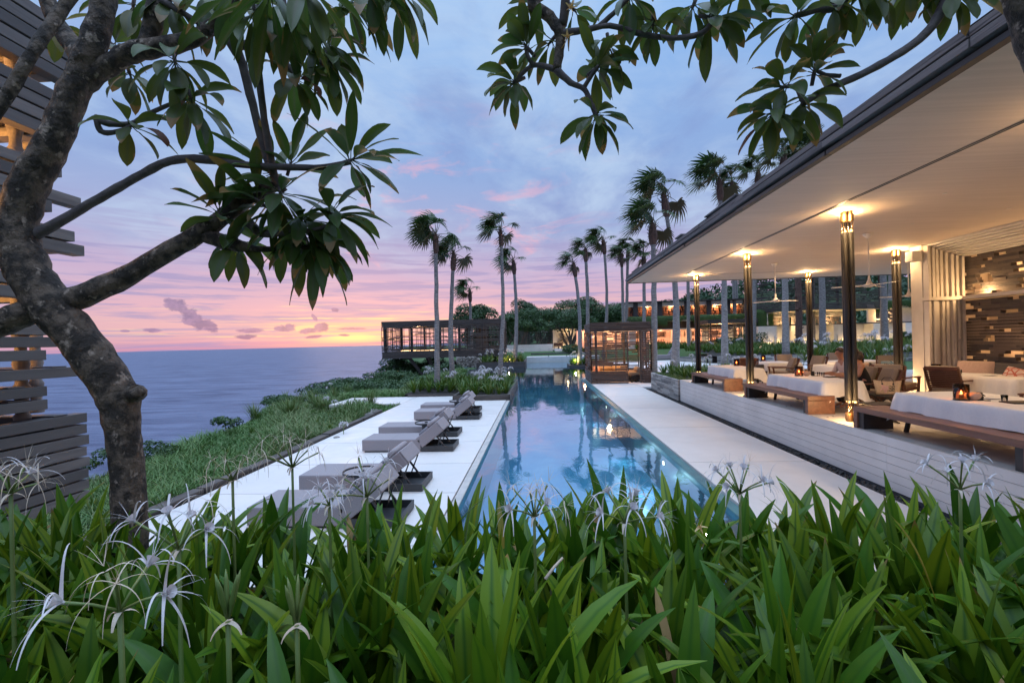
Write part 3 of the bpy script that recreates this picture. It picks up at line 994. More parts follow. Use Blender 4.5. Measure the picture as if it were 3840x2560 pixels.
def make_lounger():
    r = thing('sun_lounger', 'x', 'sun lounger', (0, 0, 0), 'grey sun loungers in a row on the pool deck')
    b = MB()                                   # flat bed, foot end at x=0
    b.box(0, 1.42, 0, .80, .03, .30)
    b.build('mattress', M['lounge'], r, bevel=.022)
    b = MB()
    lo = [(.012, .012, .293), (1.408, .012, .293), (1.408, .788, .293), (.012, .788, .293), (.012, .012, .293)]
    b.tube(lo, .0055, 6)
    b.tube([(x_, y_, .045) for x_, y_, _ in lo], .0055, 6)
    b.box(.70, .706, .02, .78, .2995, .3015)
    b.build('piping', M['lounge_dk'], r)
    b = MB()                                   # open metal box under the head end
    x0, x1 = 1.36, 2.20
    for q in ((x0, x1, 0.01, .035), (x0, x1, .765, .79)):
        b.box(q[0], q[1], q[2], q[3], .012, .135)
    b.box(x0, x0 + .025, .036, .764, .012, .135)
    b.box(x1 - .025, x1, .036, .764, .012, .135)
    b.box(x0 + .03, x1 - .03, .04, .76, .012, .022)
    b.box(.05, x0 - .01, .04, .76, .0, .028)
    fr_ = b.build('base_frame', M['iron'], r, bevel=.004)
    a = R(38)
    ca, sa = math.cos(a), math.sin(a)
    hx, hz = 1.46, .095                        # hinge line (under side of the back)

    def BK(u, y, w):                           # u along the back, w out of its face
        return Vector((hx + u * ca - w * sa, y, hz + u * sa + w * ca))
    b = MB()
    Mx = Matrix(((ca, 0, -sa), (0, 1, 0), (sa, 0, ca)))
    b.obox(BK(.32, .40, .135), (.64, .80, .27), Mx)
    b.build('backrest', M['lounge'], r, bevel=.022)
    b = MB()                                   # seam band folded over the top of the back
    b.obox(BK(.655, .40, .139), (.03, .785, .255), Mx)
    b.build('top_band', M['lounge'], r, bevel=.014)
    for y in (.10, .70):
        b = MB()
        b.bar(BK(.42, y, .0), (2.0, y, .06), .03, .03)
        b.bar(BK(.62, y, .0), (1.78, y, .05), .022, .022)
        b.build('strut', M['iron'], fr_)
    b = MB()

    def roll(u0, w0, ru, rw, seg=10):
        vs, fs = [], []
        ny, na = 10, 14
        for j in range(ny + 1):
            y = .02 + .76 * j / ny
            k = math.sin(PI * min(1, max(0.0, min(j, ny - j) / 1.6)) / 2) if min(j, ny - j) < 1.6 else 1
            k = .62 + .38 * k
            for i in range(na):
                an = 2 * PI * i / na
                c_, s_ = math.cos(an), math.sin(an)
                vs.append(BK(u0 + ru * k * math.copysign(abs(c_) ** .8, c_), y, w0 + rw * k * math.copysign(abs(s_) ** .8, s_)))
        for j in range(ny):
            for i in range(na):
                i2 = (i + 1) % na
                fs.append((j * na + i, j * na + i2, (j + 1) * na + i2, (j + 1) * na + i))
        fs.append(tuple(range(na - 1, -1, -1)))
        fs.append(tuple(ny * na + i for i in range(na)))
        return vs, fs
    b.add(*roll(.27, .285, .18, .045))
    b.build('back_cushion', M['lounge_dk'], r, smooth=True)
    b = MB()
    b.add(*roll(.50, .315, .115, .06))
    b.build('head_pillow', M['lounge'], r, smooth=True)
    return r


lg = make_lounger()
lg['label'] = 'grey sun lounger closest to the lily bed, mostly hidden behind leaves and withered blooms'
lg.location = (-4.20, 6.22, 0)
KIDS['sun_lounger'] = list(lg.children)
for (x, y, lab) in ((-4.27, 7.76, 'grey sun lounger just past the tray table closest to the lilies'),
                    (-4.27, 10.63, 'grey sun lounger third from the lily bed with its raised back seen side-on'),
                    (-4.46, 12.28, 'grey sun lounger just beyond the middle tray table, its back under the third one'),
                    (-4.22, 14.98, 'grey sun lounger before the third tray table, second from the end of the row'),
                    (-4.42, 16.60, 'last grey sun lounger of the row, just before the timber-edged planter')):
    dup(lg, (x, y, 0), 0, lab)


def make_tray():
    r = thing('tray_table', 'x', 'side table', (0, 0, 0), 'round dark tray tables between the loungers')
    b = MB()
    b.lathe([(.10, .02), (.285, .0), (.30, .012), (.30, .045), (.288, .045), (.284, .016), (.0, .014)], (0, 0, .45), 36, cap=False)
    b.build('tray_top', M['iron'], r, smooth=False)
    b = MB()
    b.lathe([(.283, 0), (.0, .001)], (0, 0, .4675), 36, cap=False)
    b.build('tray_inlay', M['lounge'], r)
    b = MB()
    b.lathe([(.20, .0), (.20, .012), (.13, .03), (.10, .18), (.12, .40), (.15, .452)], (0, 0, 0), 24)
    b.build('pedestal', M['iron'], r, smooth=True)
    b = MB()
    b.box(-.04, .04, -.03, .03, .468, .50)
    b.build('ashtray', M['iron'], r, bevel=.004)
    return r


tr = make_tray()
tr['label'] = 'round dark tray table with raised rim between the two loungers by the lily bed'
tr.location = (-2.98, 7.38, 0)
KIDS['tray_table'] = list(tr.children)
dup(tr, (-3.02, 11.90, 0), .3, 'round dark tray table between the third and fourth loungers of the row')
dup(tr, (-2.95, 16.20, 0), .6, 'round dark tray table between the last two loungers by the planter')

# ------------------------------------------------------------------ lilies


def lily_leaf(b, base, ang, length, width, lean, curl, nseg=8, twist=0.0, lv=0.5, fold=0.30, mi=0):
    """a strap leaf: V-folded blade that leaves BASE towards ANG and arches over"""
    base = Vector(base)
    d = Vector((math.cos(ang), math.sin(ang), 0))
    side = Vector((-d.y, d.x, 0))
    p = base.copy()
    el = PI / 2 - lean
    rows = []
    for i in range(nseg + 1):
        t = i / nseg
        w = width * (.55 + .45 * math.sin(min(1, t / .45) * PI / 2) if t < .45 else max(.02, (1 - ((t - .45) / .55) ** 2.2) ** .95))
        tang = d * math.cos(el) + Vector((0, 0, 1)) * math.sin(el)
        nrm = side.cross(tang).normalized()
        tw = twist * t
        sd = side * math.cos(tw) + nrm * math.sin(tw)
        nn = nrm * math.cos(tw) - side * math.sin(tw)
        rows.append((p - sd * w / 2 - nn * w * fold * .5, p.copy(), p + sd * w / 2 - nn * w * fold * .5, w))
        p = p + tang * (length / nseg)
        el -= curl / nseg * (0.4 + 1.2 * t)
    vs, fs, aa, bb = [], [], [], []
    for (l_, m_, r_, w) in rows:
        vs += [l_, (l_ + m_) / 2, m_, (r_ + m_) / 2, r_]
        aa += [lv] * 5
        bb += [1.0, .5, 0.0, .5, 1.0]
    for i in range(nseg):
        for k in range(4):
            fs.append((i * 5 + k, i * 5 + k + 1, (i + 1) * 5 + k + 1, (i + 1) * 5 + k))
    if random.Random(int(length * 1e6)).random() < .10:
        k_ = 2 if length * 1e4 % 3 < 1 else 1
        bb[-5 * k_:] = [1.9] * (5 * k_)
    b.add(vs, fs, mi, aa, bb)


def lily_clump(name, seed, n=15, lmin=.50, lmax=.80, w=.062, nseg=8, mat='lily', parent=None, at=(0, 0, 0), b=None, dry=False):
    r2 = random.Random(seed)
    own = b is None
    if own:
        b = MB()
    for i in range(n):
        t = i / n
        ang = i * 2.399 + r2.uniform(-.3, .3)
        rr = .015 + .05 * t
        lean = .06 + .60 * t ** 1.2 + r2.uniform(-.06, .12)
        ln = r2.uniform(lmin, lmax) * (1.0 - .12 * (1 - t))
        base = (at[0] + math.cos(ang) * rr, at[1] + math.sin(ang) * rr, at[2])
        lv = max(0, min(1, r2.gauss(.38, .32)))
        lily_leaf(b, base, ang, ln, w * r2.uniform(.70, 1.25), lean, r2.uniform(.25, 1.35) * (.45 + t), nseg, r2.uniform(-.5, .5), lv, r2.uniform(.12, .34), 1 if dry and i == n - 2 else 0)
    if own:
        return b.build(name, [M[mat], M['dry_leaf']] if dry else M[mat], parent, smooth=True)


def tepal(b, c, d0, length, width, droop, n=7, mi=0):
    """thin recurved petal"""
    p = Vector(c)
    d = Vector(d0).normalized()
    side = d.cross(Vector((0, 0, 1)))
    side = side.normalized() if side.length > .05 else Vector((1, 0, 0))
    vs, fs = [], []
    for i in range(n + 1):
        t = i / n
        w = width * (1 - t * .72)
        vs += [p - side * w / 2, p + side * w / 2]
        p = p + d * (length / n)
        d = (d + Vector((0, 0, -1)) * droop / n * (.5 + 1.4 * t)).normalized()
    for i in range(n):
        fs.append((2 * i, 2 * i + 1, 2 * i + 3, 2 * i + 2))
    b.add(vs, fs, mi)


def bloom(r, c, d, size, seed, old=False, cup=True):
    """one spider-lily flower: cup, six long tepals, filaments; a part of its plant"""
    r2 = random.Random(seed)
    d = Vector(d).normalized()
    q = Vector((0, 0, 1)).rotation_difference(d).to_matrix()
    c = Vector(c)
    b = MB()
    if cup and not old:
        b.lathe([(.003, -.02), (.005, .0), (.010, .014), (.018, .026)], c, 10, cap=False, M=q)
    for i in range(6):
        an = i * PI / 3 + r2.uniform(-.15, .15)
        o = q @ Vector((math.cos(an), math.sin(an), .55 if not old else .2))
        tepal(b, c + d * .004, o, size * r2.uniform(.85, 1.1), .0095 if not old else .0045, r2.uniform(1.7, 2.6) if not old else 3.2, 9)
    for i in range(5):
        an = i * 2 * PI / 5 + .3
        o = q @ Vector((math.cos(an) * .5, math.sin(an) * .5, 1))
        tepal(b, c + d * .02, o, size * .55, .0022, .35, 5)
    m = M['petal_old'] if old else M['petal']
    return b.build('flower', m, r, smooth=True)


def flowering(px, py, depth, label, n=6, size=.13, spread=.13, seed=0, old=0.0, lean=(0, 0), buds=0, ground=.93):
    c = P(px, py, Y=depth)
    r = thing('flowering_lily', label, 'lily', (c.x - lean[0], c.y - lean[1], ground), None)
    b = MB()
    base = Vector((c.x - lean[0], c.y - lean[1], ground))
    mid = (base + c) / 2 + Vector((0, 0, .05)) + Vector((lean[0], lean[1], 0)) * .1
    b.tube([base, (base + mid) / 2 + Vector((0, 0, .02)), mid, (mid + c) / 2 + Vector((lean[0] * .1, lean[1] * .1, 0.015)), c], [.0085, .008, .0075, .007, .007], 8)
    r2 = random.Random(seed)
    fl = []
    for i in range(n):
        an = i * 2.399 + seed
        u = (i + .5) / n
        d = Vector((math.cos(an) * (.35 + .75 * u), math.sin(an) * (.35 + .75 * u), 1.05 - .75 * u + lean[0] * 0))
        d.normalize()
        L_ = spread * r2.uniform(.75, 1.15)
        e = c + d * L_
        b.tube([c, c + d * L_ * .5 + Vector((0, 0, .006)), e], [.0045, .004, .005], 6)
        fl.append((e, d))
    b.build('stem', M['stem'], r, smooth=True)
    b = MB()
    for i in range(3):
        an = i * 2.1 + seed
        tepal(b, c, (math.cos(an), math.sin(an), -.1), .06, .018, 2.4, 5)
    b.build('bract', M['petal_old'], r, smooth=True)
    for i, (e, d) in enumerate(fl):
        bloom(r, e, d, size, seed * 31 + i, r2.random() < old)
    if buds:
        b = MB()
        for i in range(buds):
            an = i * 2.4 + seed
            d = Vector((math.cos(an) * .25, math.sin(an) * .25, 1)).normalized()
            p = c + d * .012
            b.tube([p, p + d * .05, p + d * .10, p + d * .13], [.004, .007, .006, .001], 6)
        b.build('bud', M['stem'], r, smooth=True)
    return r


# the bed in front: one sheet of soil, and every clump a plant of its own
GZ = .935
protos = []
for s in range(9):
    o = lily_clump('lily_clump', 100 + s, n=(13, 14, 12, 13, 15, 13, 14, 12, 14)[s], lmin=.58, lmax=.95, w=.094, nseg=10, dry=s in (2, 6))
    protos.append(o)
rng = random.Random(77)
spots = []
y = 0.55
row = 0
while y < 3.18:
    half = 1.15 * (y + .35) + .55
    x = -half - (0.6 if y > 2 else 0.2)
    x += (row % 2) * .16
    while x < half + .35:
        spots.append((x + rng.uniform(-.09, .09), y + rng.uniform(-.08, .08)))
        x += .36
    y += .30
    row += 1
used = set()
LAB = 'spider lily clump of broad strap leaves in the mass filling the front bed'
GRP = 'spider lily clumps in the front bed'
TRUNK_XY = P(300 * 1.633, 1215 * 1.633, Y=2.75)
cnt = 0
for (x, y) in spots:
    if (Vector((x, y)) - TRUNK_XY.xy).length < .24:
        continue
    k = rng.randrange(9)
    o = protos[k] if k not in used else protos[k].copy()
    if k in used:
        COL.objects.link(o)
    used.add(k)
    s = rng.uniform(.84, 1.02)
    if y < 1.0:
        s *= .74
    elif y < 1.5:
        s *= .86
    o.location = (x, y, GZ - .03)
    o.rotation_euler = (rng.uniform(-.10, .10), rng.uniform(-.10, .10), rng.uniform(0, 6.28))
    o.scale = (s, s, s * rng.uniform(.92, 1.06))
    tag(o, LAB, 'lily plant', GRP)
    cnt += 1
# a fuller, taller clump in the middle of the bed and a few yellowing leaves
o = lily_clump('lily_clump', 555, n=14, lmin=.74, lmax=1.0, w=.098)
o.location = (-.20, 1.62, GZ)
tag(o, 'tallest spider lily clump with upright broad leaves in the middle of the bed', 'lily plant', GRP)
for i, (px, py, Y, ln, an, lab) in enumerate(((1880, 1900, 2.5, .30, 1.8, 'yellowing lily leaf standing upright at the pool edge of the bed'),
                                             (3500, 1960, 1.9, .34, 2.6, 'yellowed lily leaf among the green ones below the terrace wall'))):
    p = P(px, py, Y=Y)
    b = MB()
    lily_leaf(b, (p.x, p.y, p.z - ln * .9), an, ln, .035, .25, .5, 7, .2)
    tag(b.build('lily_leaf', M['lily_yellow'], smooth=True), lab, 'leaf')

flowering(450, 2290, 1.18, 'large cluster of white drooping spider blooms low at the dark corner of the bed', 5, .155, .13, 3, .15, (-.12, .1))
flowering(670, 2060, 1.62, 'white spider blooms in a loose cluster just in front of the tree trunk', 5, .145, .17, 5, .2, (-.08, .1))
flowering(40, 1850, 1.75, 'white spider blooms beside the board tower at the picture edge', 6, .15, .12, 7, .1)
flowering(1096, 1752, 2.55, 'tall straw-coloured withered umbel on a long bare stem before the white deck', 9, .13, .20, 9, .85)
flowering(872, 1800, 2.35, 'short withered spider lily umbel beside the dark timber edging', 6, .10, .13, 11, 1.0)
flowering(1235, 1895, 2.2, 'white spider bloom in front of the closest lounger foot', 5, .12, .09, 13, .0)
flowering(1376, 1862, 2.3, 'half withered spider lily umbel in front of the lounger headrests', 7, .13, .18, 15, .7)
flowering(2003, 1935, 2.1, 'half withered white umbel in front of the middle of the pool', 7, .13, .14, 17, .5)
flowering(2342, 1960, 2.05, 'fresh white spider blooms on one stem in front of the pool lamp', 6, .13, .13, 19, .05)
flowering(2774, 1850, 2.5, 'airy white spider lily umbel in front of the paved pool walk', 8, .12, .17, 21, .15)
flowering(3600, 1835, 2.45, 'white spider blooms in front of the slatted terrace wall and the long bench', 5, .115, .15, 23, .0)
flowering(855, 2330, 1.25, 'spider lily with pale closed buds among dark leaves', 0, .1, .1, 25, 0, buds=5)
flowering(1113, 2345, 1.32, 'spider lily with pale upright buds and two spent petals below them', 0, .1, .1, 27, 0, buds=4)

# fallen frangipani blossom on the leaves
p = P(2625, 1972, Y=1.9)
b = MB()
for i in range(5):
    an = i * 2 * PI / 5
    tepal(b, p, (math.cos(an), -.25, math.sin(an)), .030, .022, .3, 4)
tag(b.build('fallen_blossom', M['plum_flower'], smooth=True), 'fallen yellow and white frangipani blossom resting on lily leaves', 'blossom')

# loose dry stick
b = MB()
p, q = P(2045, 2170, Y=1.55), P(2110, 2090, Y=1.6)
b.tube([p, (p + q) / 2 + Vector((0, 0, .004)), q], [.006, .005, .004], 6)
tag(b.build('dry_stalk', M['petal_old'], smooth=True), 'dry straw-coloured stalk lying across the lily leaves', 'stalk')
# ------------------------------------------------------------------ frangipani trees framing the view
D2 = 3840 / 2352.0


def pol(pts):
    """[(x, y, depth, width)] in the 2352-wide picture -> points and radii"""
    P3, Rr = [], []
    for (x, y, Y, w) in pts:
        p = P(x * D2, y * D2, Y=Y)
        P3.append(p)
        dist = (p - Vector((0, 0, CH))).dot(cf)
        Rr.append(w * D2 / F_PX * dist / 2)
    n = len(pts)
    for i in range(n):                       # a wide lens stretches what lies off its axis
        (xa, ya), (xb, yb) = pts[max(i - 1, 0)][:2], pts[min(i + 1, n - 1)][:2]
        t, q = Vector((xb - xa, yb - ya)).normalized(), Vector((pts[i][0] - 1176, pts[i][1] - 784))
        c = F_PX / D2 / math.hypot(F_PX / D2, q.length)
        k = abs(t.x * q.y - t.y * q.x) / max(q.length, 1)
        Rr[i] /= (1 + (1 / c - 1) * k * k) * (1.07 if pts[i][3] > 40 else 1)
    return P3, Rr


def refine(pts, rad, k=4, wob=0.0, rng=random):
    """Catmull-Rom through the points"""
    op, orr = [], []
    n = len(pts)
    for i in range(n - 1):
        p0, p1, p2, p3 = pts[max(i - 1, 0)], pts[i], pts[i + 1], pts[min(i + 2, n - 1)]
        for j in range(k):
            t = j / k
            q = .5 * ((2 * p1) + (p2 - p0) * t + (2 * p0 - 5 * p1 + 4 * p2 - p3) * t * t + (3 * p1 - p0 - 3 * p2 + p3) * t ** 3)
            r = rad[i] * (1 - t) + rad[i + 1] * t
            if wob:
                q += Vector((rng.uniform(-1, 1), rng.uniform(-1, 1), rng.uniform(-1, 1))) * r * wob
                r *= 1 + rng.uniform(-wob, wob)
            op.append(q)
            orr.append(r)
    op.append(pts[-1])
    orr.append(rad[-1])
    return op, orr


def branch(root, pts, name='branch', mat='bark', n=12, k=4, wob=.06, seed=0):
    a, r = pol(pts)
    rg = random.Random(seed)
    a, r = refine(a, r, k, wob, rg)
    b = MB()
    b.tube(a, r, n, bump=.05 if n > 8 else 0, rng=rg)
    return b.build(name, M[mat], root, smooth=True)


def plum_leaf(b, c, d, length, width, droop, lv, nseg=8, petiole=.16, roll=0.0, cup=.14, mi=0, seed=0):
    r2 = random.Random(seed)
    p = Vector(c)
    d = Vector(d).normalized()
    up = Vector((0, 0, 1))
    side = d.cross(up)
    side = side.normalized() if side.length > .08 else Vector((math.cos(seed), math.sin(seed), 0))
    pl = length * petiole
    q = p + d * pl
    b.tube([p, q], [.0035, .003], 5, mi, a=lv, cap=False)
    p = q
    vs, fs, aa, bb = [], [], [], []
    seg = (length - pl) / nseg
    ph = r2.uniform(0, 6)
    for i in range(nseg + 1):
        t = i / nseg
        w = width * max(.03, (math.sin(PI * min(1, (t * .95 + .03)) ** 1.05)) ** .85) if t < 1 else width * .02
        nrm = side.cross(d).normalized()
        sd = (side * math.cos(roll) + nrm * math.sin(roll)).normalized()
        nn = sd.cross(d).normalized()
        wv = math.sin(ph + t * 11) * .035 * width
        vs += [p - sd * w / 2 + nn * (w * cup + wv), p - sd * w / 4 + nn * w * cup * .3, p, p + sd * w / 4 + nn * w * cup * .3, p + sd * w / 2 + nn * (w * cup - wv)]
        aa += [lv] * 5
        bb += [1, .5, 0, .5, 1]
        p = p + d * seg
        d = (d + Vector((0, 0, -1)) * droop / nseg * (.6 + .9 * t)).normalized()
        side = (side - d * side.dot(d)).normalized()
    for i in range(nseg):
        for k in range(4):
            fs.append((i * 5 + k, i * 5 + k + 1, (i + 1) * 5 + k + 1, (i + 1) * 5 + k))
    if r2.random() < .3:                       # browned tip or nibbled edge
        for k in range(5 * (nseg - (1 if r2.random() < .6 else 2)), len(bb)):
            bb[k] = 1.8
    if r2.random() < .35:
        bb[5 * r2.randrange(2, nseg - 1) + r2.choice((0, 4))] = 2.0
    b.add(vs, fs, mi, aa, bb)


def rosette(root, x, y, Y, axis, n=12, length=.29, seed=0, droop=1.0, spread=1.0, dry=0, light=.28, width=.088, fwd=0.0):
    """a whorl of leaves at a branch tip. AXIS: picture direction (x right, y down) the tip points to"""
    c = P(x * D2, y * D2, Y=Y)
    r2 = random.Random(seed)
    ax = (cx * axis[0] - cy * axis[1] - cf * fwd)
    ax = ax.normalized() if ax.length > .01 else Vector((0, 0, 1))
    q = Vector((0, 0, 1)).rotation_difference(ax).to_matrix()
    b = MB()
    n = round(n * 1.08)
    length *= 1.30 if root is pt else 1.02
    for i in range(n):
        an = i * 2.399 + seed
        u = (i + .5) / n
        el = R(78) - u * R(95) * spread + r2.uniform(-.15, .15)
        d = q @ Vector((math.cos(an) * math.cos(el), math.sin(an) * math.cos(el), math.sin(el)))
        ln = length * r2.uniform(.78, 1.15)
        lv = max(0, min(1, r2.gauss(light, .22)))
        plum_leaf(b, c - ax * .035 * u, d, ln, width * r2.uniform(.85, 1.15), droop * r2.uniform(.6, 1.25), lv, 8, r2.uniform(.12, .2), r2.uniform(-.5, .5), r2.uniform(.05, .2), 1 if i < dry else 0, seed * 50 + i)
    b.tube([c - ax * .09, c - ax * .03, c + ax * .02], [.011, .012, .004], 7, 2)
    return b.build('leaf_cluster', [M['plum'], M['plum_dry'], M['bark_thin']], root, smooth=True)


TY = 2.75
base = P(300 * D2, 1215 * D2, Y=TY)
pt = thing('frangipani_tree', 'leaning frangipani tree with mottled thick trunk rising from the lilies before the sea', 'tree', (base.x, base.y, GZ))
branch(pt, [(302, 1420, TY, 104), (301, 1300, TY, 98), (298, 1210, TY, 92), (293, 1100, TY, 92), (283, 1000, TY, 92), (272, 915, TY, 112), (232, 845, TY - .02, 112), (168, 760, TY - .05, 108), (108, 690, TY - .08, 118),
            (62, 610, TY - .1, 118), (42, 520, TY - .1, 112), (70, 420, TY - .08, 112), (118, 335, TY - .06, 100), (160, 235, TY - .04, 92), (200, 140, TY - .02, 88), (232, 40, TY, 72), (246, -60, TY + .02, 64), (262, -200, TY + .05, 50)],
       'trunk', n=18, k=5, wob=.035, seed=2)
branch(pt, [(300, 905, TY, 40), (318, 900, TY - .03, 44), (312, 890, TY - .05, 20)], 'knot', n=10, wob=.1, seed=31)
branch(pt, [(110, 700, TY - .06, 70), (190, 680, TY - .02, 62), (290, 634, TY + .05, 55), (390, 575, TY + .12, 52), (470, 530, TY + .16, 50), (540, 478, TY + .2, 44), (600, 440, TY + .22, 36), (640, 425, TY + .22, 24)], seed=3)
branch(pt, [(470, 540, TY + .16, 34), (530, 560, TY + .18, 34), (590, 572, TY + .2, 14), (660, 570, TY + .22, 11), (725, 566, TY + .25, 11)], 'branch', n=8, seed=4)
branch(pt, [(560, 500, TY + .2, 26), (600, 535, TY + .15, 20), (650, 536, TY + .12, 12), (720, 528, TY + .1, 10), (770, 512, TY + .1, 10)], 'branch', 'bark_thin', n=8, seed=5)
branch(pt, [(70, 545, TY - .08, 30), (140, 508, TY - .05, 26), (230, 455, TY, 24), (310, 410, TY + .04, 22), (390, 370, TY + .06, 22), (470, 366, TY + .08, 20), (560, 378, TY + .08, 17), (660, 384, TY + .1, 16), (740, 384, TY + .12, 14), (806, 372, TY + .15, 13)], 'branch', 'bark_thin', n=9, seed=6)
branch(pt, [(-40, 760, TY - .2, 70), (20, 735, TY - .15, 68), (80, 712, TY - .1, 66), (120, 700, TY - .08, 70)], seed=7)
branch(pt, [(-60, 330, TY - .5, 44), (20, 215, TY - .45, 42), (75, 120, TY - .4, 40), (130, 40, TY - .3, 40), (190, -50, TY - .2, 44)], n=10, seed=8)
branch(pt, [(205, 150, TY - .03, 60), (160, 95, TY, 46), (120, 30, TY, 42), (95, -50, TY, 40)], n=10, seed=9)
branch(pt, [(175, 205, TY - .03, 70), (235, 160, TY + .02, 66), (300, 122, TY + .05, 62), (350, 112, TY + .05, 58), (420, 98, TY + .05, 52), (480, 68, TY + .05, 46), (530, 20, TY + .05, 40), (560, -60, TY + .05, 36)], n=12, seed=10)
branch(pt, [(335, 112, TY + .05, 60), (350, 60, TY + .05, 56), (362, -10, TY + .05, 52), (372, -90, TY + .05, 50)], n=12, seed=11)
branch(pt, [(505, 50, TY + .05, 30), (545, 120, TY + .08, 24), (560, 160, TY + .1, 21), (580, 240, TY + .12, 20), (598, 310, TY + .14, 19), (615, 370, TY + .16, 18), (640, 430, TY + .2, 17)], 'branch', 'bark_thin', n=9, seed=12)
branch(pt, [(598, -60, TY - .1, 17), (596, 60, TY - .05, 17), (594, 160, TY, 17), (604, 250, TY + .04, 17), (616, 330, TY + .1, 17), (630, 400, TY + .15, 16), (655, 440, TY + .2, 14)], 'branch', 'bark_thin', n=9, seed=13)
branch(pt, [(540, 110, TY + .08, 26), (600, 95, TY + .12, 20), (660, 97, TY + .16, 16), (705, 120, TY + .2, 15), (745, 150, TY + .2, 12)], 'branch', 'bark_thin', n=9, seed=14)
branch(pt, [(600, 105, TY + .1, 16), (650, 140, TY + .12, 14), (680, 178, TY + .14, 13)], 'branch', 'bark_thin', n=8, seed=15)
branch(pt, [(690, 100, TY + .18, 16), (735, 90, TY + .2, 14), (775, 40, TY + .25, 13), (805, 8, TY + .25, 12)], 'branch', 'bark_thin', n=8, seed=16)
branch(pt, [(218, 270, TY - .03, 17), (250, 284, TY, 15), (300, 284, TY + .05, 13), (340, 262, TY + .08, 13), (390, 240, TY + .1, 11)], 'branch', 'bark_thin', n=8, seed=17)
branch(pt, [(222, 276, TY - .03, 14), (232, 302, TY, 13), (262, 304, TY + .02, 12), (300, 292, TY + .04, 11)], 'branch', 'bark_thin', n=8, seed=18)
branch(pt, [(370, 0, TY + .02, 16), (420, 30, TY + .02, 13), (490, 75, TY + .04, 12)], 'branch', 'bark_thin', n=8, seed=19)
for i, a in enumerate([
        (645, 448, TY + .14, (.25, .55), 16, .33, 1.0, .9, 0, .16, .3), (618, 396, TY + .22, (-.6, -.25), 9, .31, .3, .75, 0, .22, .2), (811, 366, TY + .15, (.8, -.2), 15, .31, .75, 1.05, 0, .25, .1),
        (503, 486, TY + .05, (-.15, -.8), 11, .28, .55, 1.05, 0, .25, .1), (765, 492, TY + .12, (.7, .25), 13, .29, 1.1, .95, 0, .2, .2), (728, 566, TY + .22, (.45, .5), 17, .31, 1.6, .95, 0, .2, .15),
        (690, 545, TY + .3, (.5, .45), 9, .29, 1.3, .8, 0, .25, 0), (545, 560, TY + .26, (.1, .6), 8, .25, 1.5, .8, 0, .3, 0), (668, 375, TY + .3, (.3, -.6), 7, .27, .4, .9, 0, .25, .2),
        (402, 146, TY + .0, (.1, .3), 14, .27, 2.0, 1.0, 0, .3, .1), (440, 232, TY + .08, (.2, .5), 11, .27, 1.7, .9, 0, .35, .1), (304, 290, TY + .04, (.4, .1), 9, .21, 1.5, .95, 1, .45, .1),
        (680, 182, TY + .14, (.2, .2), 12, .25, 1.9, 1.0, 1, .35, .1), (738, 94, TY + .2, (.4, .4), 14, .29, 1.6, .9, 0, .3, 0), (802, 10, TY + .25, (.6, .3), 14, .30, 1.5, .95, 0, .25, 0),
        (926, -14, TY + .3, (.3, .5), 10, .30, 1.6, .9, 0, .3, 0), (620, -20, TY - .45, (.0, .9), 9, .33, .9, .6, 0, .15, 0), (700, -40, TY - .4, (.15, .9), 9, .34, .8, .65, 0, .15, 0),
        (760, 145, TY + .2, (.2, .6), 9, .27, 1.5, .9, 0, .3, 0), (392, 10, TY + .1, (.0, .6), 10, .26, 1.6, .8, 0, .35, 0), (470, -15, TY + .1, (.1, .7), 9, .27, 1.4, .8, 0, .3, 0),
        (305, 20, TY + .2, (-.1, .6), 8, .24, 1.5, .8, 0, .35, 0), (545, -10, TY - .1, (-.1, .8), 9, .28, 1.2, .75, 0, .25, 0), (265, 110, TY + .3, (.3, .3), 7, .20, 1.4, .9, 0, .4, 0),
        (300, 175, TY + .25, (.1, .3), 7, .20, 1.6, .9, 0, .35, 0), (140, 60, TY + .3, (.5, .5), 6, .2, .8, .9, 0, .4, 0), (855, -40, TY + .1, (.2, .6), 8, .30, 1.2, .8, 0, .2, 0), (655, 20, TY - .15, (.1, .8), 9, .32, 1.1, .7, 0, .18, 0), (585, 30, TY - .2, (.1, .8), 7, .28, 1.0, .7, 0, .18, 0), (700, 505, TY + .18, (.5, .5), 13, .28, 1.3, 1.0, 0, .2, .2), (660, 520, TY + .25, (.1, .7), 10, .28, 1.4, .9, 0, .2, .1), (585, 455, TY + .1, (-.5, -.4), 8, .26, .6, .9, 0, .25, .2)]):
    rosette(pt, a[0], a[1], a[2], a[3], a[4], a[5], 60 + i, a[6], a[7], a[8], a[9], fwd=a[10])

# second tree: trunk at the right edge, its limbs reach over the top of the view
RY = 2.7
b2 = P(2470 * D2, 1250 * D2, Y=RY)
pr = thing('frangipani_tree', 'frangipani tree whose limbs hang into the sky over the pool and the roof', 'tree', (b2.x, b2.y, GZ))
branch(pr, [(2520, 1420, RY, 130), (2515, 1000, RY, 125), (2490, 600, RY, 122), (2442, 300, RY, 118), (2388, 120, RY, 115), (2350, 10, RY, 110), (2300, -90, RY, 100), (2180, -190, RY, 90), (2050, -260, RY, 70)], 'trunk', n=16, k=5, wob=.04, seed=41)
branch(pr, [(2210, -170, RY, 50), (2190, -60, RY, 34), (2160, 30, RY, 24), (2110, 92, RY, 20), (2040, 138, RY, 18), (1960, 180, RY, 17), (1890, 210, RY, 15), (1845, 240, RY, 13)], 'branch', 'bark_thin', n=9, seed=42)
branch(pr, [(2060, -255, RY, 40), (1990, -90, RY, 26), (1930, 10, RY, 20), (1880, 22, RY, 16), (1825, 38, RY, 14)], 'branch', 'bark_thin', n=9, seed=43)
branch(pr, [(1930, 175, RY + .02, 12), (1895, 172, RY + .02, 11), (1870, 158, RY + .02, 10)], 'branch', 'bark_thin', n=8, seed=44)
